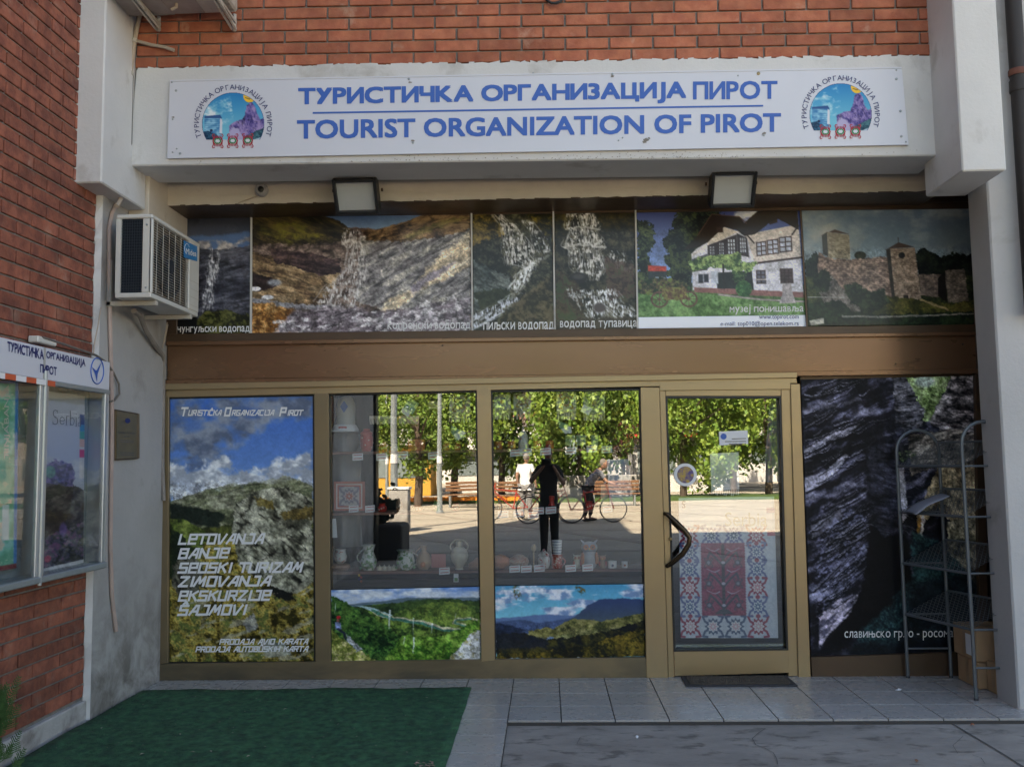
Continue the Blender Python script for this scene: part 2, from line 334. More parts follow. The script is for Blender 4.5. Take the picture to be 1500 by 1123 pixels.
# ---------------------------------------------------------------- printed pictures, painted by code onto fine grids
def _h(ix, iy, s):
    n = (ix.astype(np.int64)*374761393 + iy.astype(np.int64)*668265263 + s*974634777) & 0xffffffff
    n = ((n ^ (n >> 13))*1274126177) & 0xffffffff
    return ((n ^ (n >> 16)) & 0xffff)/65535.
def vn(x, y, s):
    ix, iy = np.floor(x), np.floor(y); fx, fy = x-ix, y-iy; fx = fx*fx*(3-2*fx); fy = fy*fy*(3-2*fy)
    a, b, c, d = _h(ix,iy,s), _h(ix+1,iy,s), _h(ix,iy+1,s), _h(ix+1,iy+1,s)
    return (a*(1-fx)+b*fx)*(1-fy) + (c*(1-fx)+d*fx)*fy
class Cv:
    def __init__(s, x0, y0, x1, y1, pitch=1.2, base=(128,128,128)):
        s.b = (x0,y0,x1,y1); s.nx = int((x1-x0)/pitch)+1; s.ny = int((y1-y0)/pitch)+1
        s.x, s.y = np.meshgrid(np.linspace(x0,x1,s.nx), np.linspace(y0,y1,s.ny)); s.c = np.ones(s.x.shape+(3,))*np.array(base, float)
    def n(s, sc_, o=4, seed=1, ang=0, st=1., rough=.55):
        a = math.radians(ang); u = (s.x*math.cos(a)+s.y*math.sin(a))/(sc_*st); v = (-s.x*math.sin(a)+s.y*math.cos(a))/sc_
        r = 0; am = 1; t = 0
        for i in range(o): r = r + am*vn(u*2**i+17.3*i, v*2**i-9.1*i, seed+i); t += am; am *= rough
        return np.clip((r/t-.5)*1.6+.5, 0, 1)
    def ridge(s, sc_, o=4, seed=1, ang=0, st=1.):
        a = math.radians(ang); u = (s.x*math.cos(a)+s.y*math.sin(a))/(sc_*st); v = (-s.x*math.sin(a)+s.y*math.cos(a))/sc_
        wv = vn(u*.7, v*.7, seed+50)*1.5; r = 0; am = 1; t = 0
        for i in range(o): r = r + am*(1-np.abs(2*vn(u*2**i+wv, v*2**i+wv, seed+i)-1)); t += am; am *= .55
        return np.clip(r/t, 0, 1)
    def poly(s, pts, wa=0., ws=8., seed=3, soft=1.):
        x, y = s.x, s.y
        if wa: x = x+(s.n(ws,4,seed,rough=.7)-.5)*2*wa; y = y+(s.n(ws,4,seed+20,rough=.7)-.5)*2*wa
        ins = np.zeros(x.shape, bool); d = np.full(x.shape, 1e9); n = len(pts)
        for i in range(n):
            (ax, ay), (bx, by) = pts[i], pts[(i+1)%n]
            if ay != by: ins ^= ((ay > y) != (by > y)) & (x < (bx-ax)*(y-ay)/(by-ay)+ax)
            L = (bx-ax)**2+(by-ay)**2 or 1e-9; t = np.clip(((x-ax)*(bx-ax)+(y-ay)*(by-ay))/L, 0, 1); d = np.minimum(d, np.hypot(x-ax-t*(bx-ax), y-ay-t*(by-ay)))
        return np.clip(np.where(ins, d, -d)/soft+.5, 0, 1)
    def line(s, pts, w0, w1=None, wa=0., ws=6., seed=5, soft=1.):
        w1 = w0 if w1 is None else w1; x, y = s.x, s.y; m = np.zeros(x.shape); n = len(pts)-1
        if wa: x = x+(s.n(ws,4,seed)-.5)*2*wa; y = y+(s.n(ws,4,seed+20)-.5)*2*wa
        for i in range(n):
            (ax, ay), (bx, by) = pts[i], pts[i+1]; L = (bx-ax)**2+(by-ay)**2 or 1e-9
            t = np.clip(((x-ax)*(bx-ax)+(y-ay)*(by-ay))/L, 0, 1); d = np.hypot(x-ax-t*(bx-ax), y-ay-t*(by-ay)); wd = w0+(w1-w0)*(i+t)/n
            m = np.maximum(m, np.clip((wd/2-d)/soft+.5, 0, 1))
        return m
    def put(s, m, col):
        col = np.array(col, float); m = np.clip(m, 0, 1)[..., None]; s.c = s.c*(1-m)+col*m; return s
    def ramp(s, t, cols):
        P = [c[0] for c in cols]; return np.stack([np.interp(t, P, [c[1][k] for c in cols]) for k in range(3)], -1)
    def grad(s, y0, y1, ca, cb):
        t = np.clip((s.y-y0)/(y1-y0), 0, 1)[..., None]; return np.array(ca, float)*(1-t)+np.array(cb, float)*t
    def ell(s, cx, cy, rx, ry, soft=1.): return np.clip((1-np.hypot((s.x-cx)/rx, (s.y-cy)/ry))*min(rx,ry)/soft+.5, 0, 1)
    def make(s, name, quad, plane, m, parent=None, thick=.003, keep=None):
        """quad: picture corners tl, tr, br, bl; the grid is laid between their points on the real plane"""
        w_ = [plane(*q) for q in quad]; nx, ny = s.nx, s.ny
        u, v = np.meshgrid(np.linspace(0,1,nx), np.linspace(0,1,ny)); u = u.ravel()[:,None]; v = v.ravel()[:,None]
        W = [np.array(p) for p in w_]; co = (W[0]*(1-u)+W[1]*u)*(1-v)+(W[3]*(1-u)+W[2]*u)*v
        i = np.arange(ny-1)[:,None]*nx+np.arange(nx-1)[None,:]; q = np.stack([i, i+nx, i+nx+1, i+1], -1).reshape(-1,4)
        if keep is not None:
            kk = keep.ravel() > .5; q = q[kk[q].all(1)]
        me = bpy.data.meshes.new(name); me.vertices.add(len(co)); me.vertices.foreach_set('co', co.astype(np.float32).ravel())
        me.loops.add(q.size); me.loops.foreach_set('vertex_index', q.ravel().astype(np.int32)); me.polygons.add(len(q))
        me.polygons.foreach_set('loop_start', (np.arange(len(q))*4).astype(np.int32))
        me.update(calc_edges=True); me.validate()
        c = np.clip(s.c/255, 0, 1); c = np.where(c <= .04045, c/12.92, ((c+.055)/1.055)**2.4)
        at_ = me.color_attributes.new('print', 'FLOAT_COLOR', 'POINT'); a = np.ones((nx*ny,4), np.float32); a[:,:3] = c.reshape(-1,3); at_.data.foreach_set('color', a.ravel())
        me.materials.append(m); return link(name, me, parent)
def rect(x0, y0, x1, y1): return [(x0,y0),(x1,y0),(x1,y1),(x0,y1)]
def clouds(c, m, seed, sc_=14, lo=.45, hi=.75, ca=(120,125,135), cb=(225,228,232), st=1.6):
    n = c.n(sc_,5,seed,0,st); c.put(m*np.clip((n-lo)/(hi-lo),0,1), c.ramp(c.n(sc_*.7,4,seed+9,0,1.3), [(.3,ca),(.7,cb)]))
def rock(c, m, cols, sc_=9, ang=0, st=3., seed=1, crack=.5):
    t = c.n(sc_,5,seed,ang,st,.65)*.6+c.ridge(sc_*.8,4,seed+7,ang,st)*.4
    k = np.clip((c.ridge(sc_*1.2,3,seed+31,ang,st)-.72)/.2,0,1)*crack
    c.put(m, c.ramp(np.clip((t-.3)/.45,0,1), [(i/(len(cols)-1), q) for i, q in enumerate(cols)])*(1-k[...,None]*.75))
def leafy(c, m, cols, sc_=3.5, seed=1):
    t = c.n(sc_,3,seed,20,1.2,.8)*.55+c.n(sc_*4,3,seed+5)*.45
    c.put(m, c.ramp(np.clip((t-.32)/.36,0,1), [(i/(len(cols)-1), q) for i, q in enumerate(cols)]))
def falls(c, pts, seed, wa=3., ang=90, dens=.42, col=(222,220,222), dark=(120,118,120)):
    m = c.poly(pts, wa, 7, seed, 4.); s_ = c.n(1.7,3,seed+3,ang,4.5,.8)*.75+c.n(7,3,seed+5)*.25
    mid = tuple((a*.45+b*.55) for a, b in zip(col, dark)); c.put(m*(.30 if dens < .5 else .12), mid)
    c.put(m*np.clip((s_-dens+.08)/.42,0,1), c.ramp(c.n(4,3,seed+8,ang,3), [(.2,mid),(.6,col)]))

def along(P, t):
    n = len(P)-1; k = min(int(t*n), n-1); f = t*n-k; return (P[k][0]+(P[k+1][0]-P[k][0])*f, P[k][1]+(P[k+1][1]-P[k][1])*f)
def strands(c, L, R, n, seed, col=(226,224,226), w_=1.2, fill=.45, spread=.10):
    """falling water: many thin broken threads between the two edges L and R"""
    rnd = random.Random(seed); env = c.poly(L+R[::-1], 3.5, 7, seed, 5.)*(.55+.45*c.n(2.2,3,seed+4,90,2.,.8))
    led = .5+.5*np.sin(c.y/2.3+c.n(11,3,seed+8)*7); k_ = c.n(1.3,2,seed+6,90,4.)*.75+c.n(5,3,seed+2)*.8+led*.22-.86
    c.put(np.clip(env*1.4,0,1)*np.clip(fill*.55+k_*2.6,0,.96), c.ramp(c.n(2.,2,seed+12,90,3), [(.2,tuple(v*.72 for v in col)),(.6,col)]))
    for k in range(int(n*.7)):
        u = rnd.uniform(-.12,1.12); t0 = rnd.random()*.95; t1 = min(1., t0+rnd.uniform(.05,.20)); pts = []
        for i in range(6):
            t = t0+(t1-t0)*i/5; u = u+rnd.uniform(-spread,spread)*.16; a = along(L,t); b = along(R,t); pts.append((a[0]+(b[0]-a[0])*u, a[1]+(b[1]-a[1])*u))
        x0, x1 = min(p[0] for p in pts)-3, max(p[0] for p in pts)+3; y0, y1 = min(p[1] for p in pts)-3, max(p[1] for p in pts)+3
        ii = np.where((c.y[:,0] >= y0) & (c.y[:,0] <= y1))[0]; jj = np.where((c.x[0] >= x0) & (c.x[0] <= x1))[0]
        if len(ii) < 2 or len(jj) < 2: continue
        s_ = slice(ii[0], ii[-1]+1), slice(jj[0], jj[-1]+1); X, Y = c.x[s_], c.y[s_]; m = np.zeros(X.shape); wd = w_*rnd.uniform(.4,1.6)
        for (ax, ay), (bx, by) in zip(pts, pts[1:]):
            L_ = (bx-ax)**2+(by-ay)**2 or 1e-9; q = np.clip(((X-ax)*(bx-ax)+(Y-ay)*(by-ay))/L_, 0, 1); m = np.maximum(m, np.clip((wd/2-np.hypot(X-ax-q*(bx-ax), Y-ay-q*(by-ay)))/1.1+.5, 0, 1))
        m = (m*rnd.uniform(.10,.55))[..., None]; c.c[s_] = c.c[s_]*(1-m)+np.array(col, float)*rnd.uniform(.88,1.05)*m
def grain(c, amp=.35, seed=71, y0=None):
    d = (c.n(2.4,3,seed,0,1,.8)-.5)*amp + (c.n(9,3,seed+9)-.5)*amp*.8
    if y0 is not None: d = d*np.clip((c.y-y0)/12, .15, 1)
    c.c = np.clip(c.c*(1+d[..., None]*1.5), 0, 255); return c

def pic_small_falls():            # leftmost picture: waterfall over a grey cliff under dark clouds
    c = Cv(258,317,367,488,1.1,(62,64,74)); full = c.x*0+1
    c.put(full, c.grad(317,345,(46,48,58),(60,66,82))); clouds(c, full, 4, 16, .4,.8,(40,42,50),(86,86,94))
    c.put(c.poly([(255,346),(330,344),(370,338),(370,372),(255,366)],2,9,3,4), (72,98,138))
    clouds(c, c.poly([(290,352),(325,350),(340,356),(370,345),(370,380),(280,372)],3,8,9,4), 8, 9,.25,.6,(110,108,115),(178,170,168))
    rock(c, c.poly([(255,368),(290,362),(325,366),(368,360),(368,490),(255,490)],1.5,7,2), [(34,34,42),(62,63,74),(96,97,108)], 9, -8, 4, 6, .8)
    strands(c, [(309,366),(306,395),(298,425),(296,452)], [(321,366),(321,395),(313,425),(312,452)], 60, 3, (205,205,212), 1.1, .3); grain(c, .3, 5, 365)
    leafy(c, c.poly([(280,470),(300,456),(330,453),(368,462),(368,492),(270,492)],3,8,5), [(22,24,14),(58,60,28),(92,92,52)], 5, 3)
    c.put(c.poly([(255,440),(285,455),(292,490),(255,490)],4,9,1,6), (22,22,22)); return c
def pic_wide_falls():
    c = Cv(369,309,689,488,1.15,(96,84,80)); full = c.x*0+1
    rock(c, full, [(50,40,38),(98,82,76),(136,118,108)], 10, -14, 3, 3, .7)
    # left slopes
    rock(c, c.poly([(369,365),(430,378),(500,400),(470,450),(369,450)],3), [(58,44,36),(120,98,72),(164,140,110)], 9, 14, 4, 21, .6)
    rock(c, c.poly([(395,362),(440,366),(500,378),(500,398),(470,402),(400,380)],3), [(34,26,28),(64,50,52),(92,72,66)], 8, 12, 4, 31, .5)
    rock(c, c.poly([(369,309),(480,309),(505,322),(516,334),(500,352),(440,356),(369,352)],3), [(22,20,15),(46,40,26),(84,70,40)], 9, 20, 4, 41, .5)
    c.put(c.poly([(372,330),(440,318),(480,345),(420,352)],5,9,4,9)*c.n(4,3,61,20,3)*.9, (108,104,34))
    rock(c, c.poly([(369,398),(400,404),(405,418),(380,425),(369,420)],2), [(34,26,28),(54,42,42)], 6, 10, 3, 51)
    c.put(c.ell(373,421,9,3.5), (205,205,212)); c.put(c.ell(392,434,9,3.4), (200,200,206)); c.put(c.ell(402,412,10,5,3), (136,140,148))
    # right face
    rock(c, c.poly([(530,345),(560,335),(689,318),(689,460),(560,455),(520,440)],3), [(70,64,66),(118,114,116),(166,160,152)], 8, -28, 4, 71, .6)
    rock(c, c.poly([(689,340),(689,392),(655,410),(610,430),(590,452),(556,456),(560,444),(600,425),(622,398),(650,372)],5,10,8,4), [(150,134,112),(188,172,148),(214,202,184)], 8, -32, 3, 81, .35)
    c.put(c.poly([(600,420),(630,400),(668,385),(640,408),(605,432)],3,6,5,4)*.8, (120,112,130))
    rock(c, c.poly([(528,336),(548,333),(600,318),(630,309),(689,309),(689,336),(640,350),(590,352),(540,352)],3), [(40,30,26),(96,74,54),(140,114,84)], 7, -18, 3, 91, .7)
    c.put(c.poly([(590,345),(660,318),(689,318),(640,335),(600,350)],3,6,2,3)*.35, (120,124,60))
    # sky
    c.put(c.poly([(468,309),(632,309),(600,321),(560,332),(550,334),(532,331),(512,330),(495,318)],1.5,6,3), c.grad(309,334,(74,100,138),(112,140,172)))
    # ground
    c.put(c.poly([(369,434),(400,440),(450,446),(500,446),(500,456),(369,446)],2,6,4,2), (128,128,134))
    leafy(c, c.poly([(369,442),(400,444),(435,455),(445,470),(425,490),(369,490)],3,7,5,2), [(96,62,30),(150,108,62),(184,146,96)], 5, 13)
    rock(c, c.poly([(430,455),(500,448),(560,458),(689,438),(689,490),(400,490)],4,9,5,5), [(72,64,72),(116,106,114),(168,162,168)], 8, -12, 2, 15, .7)
    c.put(np.clip((c.n(5,3,17,-15,2)-.66)/.1,0,1)*c.poly([(400,470),(560,455),(689,430),(689,490),(400,490)],3)*.8, (196,192,196))
    grain(c, .42, 6, 330)
    strands(c, [(505,333),(503,350),(512,362),(508,385),(499,402),(480,420),(463,446)], [(529,334),(528,352),(532,362),(536,382),(537,400),(528,425),(520,448)], 210, 4, (214,210,210), 1.2, .22)
    c.put(c.line([(502,354),(515,350),(530,355)],5,4,1.5)*.5, (214,210,210)); return c
def pic_twin_falls():
    c = Cv(690,308,810,486,1.1,(46,46,40)); full = c.x*0+1
    leafy(c, full, [(20,20,16),(44,44,34),(74,72,56)], 5, 4)
    leafy(c, c.poly([(690,308),(725,308),(738,345),(690,358)],5), [(26,24,12),(78,66,28),(112,94,46)], 5, 8)
    leafy(c, c.poly([(770,308),(810,308),(810,345),(795,345)],5), [(18,18,8),(70,60,18),(96,84,30)], 5, 9)
    rock(c, c.poly([(690,380),(745,405),(745,430),(690,460)],4), [(38,44,44),(74,82,80),(100,106,102)], 8, 25, 3, 3)
    grain(c, .4, 7)
    strands(c, [(715,309),(733,330),(735,362),(742,388),(766,396)], [(729,310),(756,332),(770,352),(782,370),(788,386)], 190, 5, (216,214,214), 1.1, .28)
    strands(c, [(762,322),(777,340),(782,368),(784,384)], [(780,325),(796,345),(808,372),(792,386)], 46, 6, (205,205,208), .9, .06)
    strands(c, [(770,390),(756,404),(742,425)], [(788,384),(777,405),(762,426)], 80, 7, (236,238,242), 1.8, .75, .05)
    leafy(c, c.poly([(690,428),(740,424),(750,438),(700,455)],3), [(24,30,16),(52,56,40)], 5, 6)
    strands(c, [(756,428),(722,446),(690,464)], [(768,434),(742,456),(690,483)], 90, 8, (206,210,222), 1.6, .5, .06)
    leafy(c, c.poly([(740,455),(810,400),(810,486),(720,486)],5)*.85, [(28,26,16),(72,64,44),(100,88,66)], 5, 21); return c
def pic_curtain_falls():
    c = Cv(811,307,931,484,1.1,(46,46,40)); full = c.x*0+1
    leafy(c, full, [(18,18,14),(42,40,32),(66,62,48)], 5, 14)
    leafy(c, c.poly([(811,307),(840,307),(830,345),(811,352)],4), [(14,14,8),(64,54,22)], 6, 8); leafy(c, c.poly([(870,307),(931,307),(931,340),(885,340)],4), [(14,12,8),(50,42,20)], 6, 9)
    grain(c, .4, 8)
    strands(c, [(830,308),(827,334),(834,338),(826,361),(836,366),(835,392),(850,410)], [(866,308),(877,330),(871,338),(887,361),(876,368),(885,392),(874,412)], 260, 9, (214,212,212), 1.1, .30, .04)
    for P in ([(828,336),(850,333),(878,337)],[(825,363),(850,359),(886,364)]): c.put(c.line(P,3,3,1.5)*.55, (218,216,216))
    strands(c, [(884,366),(893,385),(906,398)], [(908,368),(922,384),(928,402)], 40, 10, (200,198,198), .8, .05)
    leafy(c, c.poly([(884,380),(925,385),(931,440),(890,440)],4)*.8, [(44,34,32),(88,66,60),(70,72,52)], 5, 26)
    c.put(c.ell(846,408,13,8,2), (28,26,26)); c.put(c.ell(846,406,9,4,3), (62,58,58)); leafy(c, c.poly([(811,395),(850,420),(850,470),(811,470)],4)*.8, [(36,32,22),(72,56,44),(60,72,44)], 5, 31)
    strands(c, [(846,427),(851,445),(863,466)], [(896,424),(913,448),(934,467)], 190, 11, (228,230,236), 1.5, .42, .07); strands(c, [(829,424),(832,434),(842,442)], [(836,424),(842,434),(850,440)], 20, 12, (228,230,236), 1.2, .3); c.put(c.ell(876,452,9,7,3), (74,66,66))
    leafy(c, c.poly([(811,470),(931,466),(931,486),(811,486)],3), [(40,34,26),(66,58,46)], 6, 41); return c
def win(c, x0, y0, x1, y1, nx=2, ny=3, fr=(50,36,34), gl=(176,178,190), sl=0):
    P = [(x0,y0),(x1,y0+sl),(x1,y1+sl),(x0,y1)]; c.put(c.poly(P), fr); k = 1.6
    for i in range(nx):
        for j in range(ny):
            a = x0+k+(x1-x0-k)*i/nx; b = y0+k+(y1-y0-k)*j/ny+sl*(i+.5)/nx; c.put(c.poly(rect(a, b, a+(x1-x0-k)/nx-k, b+(y1-y0-k)/ny-k),soft=1), gl)
def pic_museum():
    c = Cv(931,305,1175,480,1.0,(70,96,150)); full = c.x*0+1
    c.put(full, c.grad(305,405,(62,72,130),(122,150,196))); clouds(c, c.poly([(1080,305),(1125,305),(1100,330),(1075,325)],2,6,1,4), 3, 9, .2,.6,(170,176,190),(210,212,220))
    leafy(c, c.poly([(931,320),(955,328),(958,350),(948,372),(955,400),(945,430),(931,450)],5,6), [(14,20,22),(36,48,40),(74,86,56)], 3.5, 3)
    leafy(c, c.poly([(992,305),(1060,305),(1060,330),(1030,350),(1012,400),(1012,440),(985,430),(975,400),(972,350),(985,330)],6,7), [(12,16,18),(30,40,36),(62,72,44)], 3.5, 5)
    c.put(c.poly([(947,388),(974,390),(974,398),(947,397)]), (176,66,56)); c.put(c.poly(rect(947,397,974,420)), (44,52,56)); c.put(c.ell(964,407,8,2), (150,165,180))
    leafy(c, np.clip((c.y-418)/3,0,1), [(50,76,48),(84,112,68)], 5, 40)
    # house walls
    c.put(c.poly([(1036,352),(1085,338),(1090,340),(1095,350),(1172,336),(1174,434),(1100,430),(1012,425),(1012,372),(1018,366)]), (196,196,208))
    c.put(c.poly([(1090,345),(1172,330),(1174,379),(1104,386),(1096,352)]), (198,188,184)); c.put(c.poly([(1036,352),(1062,333),(1083,340),(1036,362)]), (206,198,192)); c.put(c.poly([(1012,372),(1034,358),(1035,365),(1012,376)]), (200,196,200))
    # roofs
    c.put(c.poly([(1000,366),(1022,345),(1044,314),(1085,318),(1092,327),(1110,312),(1118,305),(1172,305),(1172,338),(1142,322),(1128,328),(1108,344),(1092,347),(1080,338),(1062,333),(1036,356),(1024,362)],.6), (38,28,26))
    c.put(c.line([(1022,345),(1044,314),(1085,318),(1095,328)],1.2), (86,62,54)); c.put(c.poly(rect(1050,333,1060,341)), (52,38,36)); c.put(c.poly([(1128,328),(1141,322),(1141,327),(1130,330)]), (50,38,34))
    c.put(c.line([(1096,346),(1105,357)],2.2), (52,40,38)); c.put(c.line([(1172,332),(1162,345)],2.4), (46,34,32))
    # floor band, storey windows
    c.put(c.line([(1105,387),(1174,379)],3), (54,40,42)); c.put(c.line([(1012,397),(1034,395)],2), (54,44,48)); c.put(c.poly([(1012,380),(1036,372),(1036,394),(1018,396),(1012,390)]), (66,66,80))
    c.put(c.poly([(1036,360),(1080,344),(1080,376),(1036,380)]), (52,44,50)); c.put(c.poly([(1080,342),(1095,350),(1097,378),(1080,374)]), (52,44,50))
    for x0, y0, x1, y1 in ((1038,360,1047,378),(1052,355,1061,375),(1065,350,1078,374),(1083,348,1094,372)): win(c, x0,y0,x1,y1,3,4,(60,54,62),(190,196,206))
    for x0, y0, x1, y1 in ((1108,356,1123,377),(1124,353,1141,375),(1142,349,1161,372)): win(c, x0,y0,x1,y1,2,3,(52,34,34),(172,176,192),-2)
    win(c,1106,397,1120,417,2,3,(50,36,38),(92,92,106)); win(c,1141,395,1160,417,3,4,(52,38,38),(70,56,60)); c.put(c.poly(rect(1106,410,1120,411.5)), (190,180,180))
    c.put(c.poly(rect(1021,402,1028,415)), (46,48,60)); c.put(c.poly(rect(1029,402,1036,414)), (46,48,60)); c.put(c.poly([(1048,400),(1100,398),(1102,430),(1048,428)]), (38,42,44)); c.put(c.poly(rect(1040,398,1050,416)), (176,182,196))
    leafy(c, c.poly([(1006,385),(1030,376),(1062,374),(1082,370),(1086,384),(1108,386),(1098,400),(1088,398),(1080,415),(1074,412),(1072,396),(1040,392),(1012,398)],3,5), [(52,76,52),(108,134,84),(150,172,112)], 3, 8)
    leafy(c, c.poly([(1072,398),(1090,400),(1088,414),(1074,414)],3,4), [(34,54,40),(84,110,70)], 3, 9)
    c.put(c.line([(1010,400),(1009,430)],2), (40,44,46)); c.put(c.line([(1058,388),(1058,434)],2.6), (38,38,40))
    # lawn, wall foot
    leafy(c, c.poly([(931,425),(1010,428),(1070,436),(1140,444),(1174,446),(1174,464),(931,464)],1,4), [(64,96,54),(92,128,78),(112,146,94)], 6, 11)
    c.put(c.poly([(1014,421),(1100,426),(1174,430),(1174,438),(1100,434),(1014,428)],.6), (128,90,88)); c.put(c.line([(1050,432),(1110,440),(1174,444)],2.5), (150,140,140))
    leafy(c, c.ell(1087,424,12,12), [(40,76,48),(78,118,72)], 3, 12); leafy(c, c.poly([(931,412),(960,405),(1005,415),(1005,430),(931,430)],3,5), [(30,48,34),(84,70,58),(98,112,60)], 4, 13)
    for cx in (963,1006):
        c.put(c.ell(cx,438,13,12)-c.ell(cx,438,10.5,9.5), (92,66,62))
        for k in range(8): c.put(c.line([(cx,438),(cx+11*math.cos(k*.785),438+10*math.sin(k*.785))],1), (90,64,62))
    leafy(c, c.poly([(965,422),(1000,420),(1005,438),(970,440)],2,4), [(84,60,54),(120,122,70)], 3, 15)
    rock(c, c.poly([(1144,417),(1156,417),(1158,432),(1162,446),(1138,446),(1143,432)],.5), [(150,144,150),(176,170,172)], 6, 0, 1, 2, .2)
    grain(c, .22, 14, 330); c.put(c.poly(rect(928,463.5,1180,482)), (214,218,230)); return c
def stones(c, m, a, b, seed=1, sc_=3.):
    n = c.n(sc_,2,seed,0,1.6,.8); rw = .5+.5*np.sin(c.y*2.2+c.n(9,2,seed+3)*3); c.put(m, c.ramp(np.clip(n*.7+rw*.2,0,1), [(.2,a),(.75,b)]))
def pic_fortress():
    c = Cv(1174,306,1428,478,1.1,(110,130,140)); full = c.x*0+1
    c.put(full, c.grad(306,410,(88,108,128),(128,146,154))); clouds(c, c.poly([(1174,306),(1300,306),(1260,345),(1240,380),(1174,390)],12,30,1,25), 4, 40,.2,.7,(140,146,146),(160,160,154))
    clouds(c, full, 8, 26, .55, .9, (100,118,136),(140,152,158), 3)
    leafy(c, c.poly([(1340,372),(1352,362),(1365,372),(1385,380),(1400,370),(1428,380),(1428,440),(1340,420)],5,8), [(10,12,16),(22,28,26),(34,40,32)], 5, 3)
    leafy(c, c.poly([(1174,385),(1192,370),(1200,385),(1196,420),(1174,430)],3,6), [(14,18,20),(34,42,32)], 4, 4); leafy(c, c.ell(1258,376,9,6), [(24,30,26),(44,50,40)], 3, 5)
    leafy(c, np.clip((c.y-405)/3,0,1), [(24,32,22),(60,66,40)], 5, 40)
    stones(c, c.poly([(1195,372),(1210,380),(1240,382),(1300,378),(1302,440),(1240,430),(1215,420),(1192,405)],2.2,5), (84,68,62),(156,132,118), 3)
    stones(c, c.poly([(1344,404),(1384,404),(1384,440),(1344,434)],1,5), (78,68,64),(128,112,102), 5); stones(c, c.poly([(1383,398),(1413,396),(1416,445),(1385,446)],1.4,5), (80,74,68),(134,122,112), 6); c.put(c.poly([(1372,410),(1383,400),(1385,446),(1371,436)]), (26,24,24))
    stones(c, c.poly([(1210,342),(1243,346),(1243,382),(1210,379)]), (118,110,96),(162,152,132), 7); c.put(c.poly([(1202,347),(1210,342),(1210,378),(1202,374)]), (66,66,62)); c.put(c.poly([(1201,347),(1222,338),(1243,345),(1210,342)]), (76,62,56))
    stones(c, c.poly([(1303,366),(1340,365),(1346,445),(1306,443)]), (116,98,86),(166,146,130), 9); c.put(c.poly([(1297,368),(1303,366),(1307,443),(1302,440)]), (44,40,38)); c.put(c.poly([(1296,368),(1316,357),(1340,364),(1303,366)]), (70,56,52)); c.put(c.line([(1316,357),(1316,350)],1), (60,56,56))
    c.put(c.ell(1320,376,5,4.5), (26,26,30)); c.put(c.poly(rect(1319,434,1327,442)), (44,38,36))
    leafy(c, c.poly([(1270,430),(1300,436),(1350,442),(1390,448),(1428,440),(1428,480),(1270,480)],2,6), [(46,48,26),(74,74,36),(92,86,46)], 7, 21)
    rock(c, c.poly([(1190,420),(1215,405),(1240,440),(1256,455),(1220,462),(1200,445)],3), [(66,62,58),(120,112,108)], 5, 30, 1.5, 8)
    leafy(c, c.poly([(1230,420),(1250,415),(1270,430),(1290,425),(1298,445),(1270,460),(1240,445)],3,5), [(18,26,18),(44,54,36)], 4, 31); leafy(c, c.poly([(1185,405),(1205,395),(1215,410),(1205,430),(1185,425)],3,5), [(20,26,20),(44,54,38)], 4, 33)
    leafy(c, c.poly([(1174,445),(1225,440),(1245,460),(1300,462),(1428,458),(1428,480),(1174,480)],3,6), [(14,24,18),(34,48,32)], 5, 34)
    c.put(c.line([(1345,441),(1385,456)],3,3,1), (140,122,88)); c.put(c.line([(1226,464),(1290,466),(1428,462)],3,2,1), (120,118,112)); c.put(c.line([(1176,436),(1230,437)],1), (150,150,146))
    c.put(c.poly([(1176,470),(1198,466),(1198,474),(1178,477)]), (150,148,140)); return grain(c, .32, 13, 360)
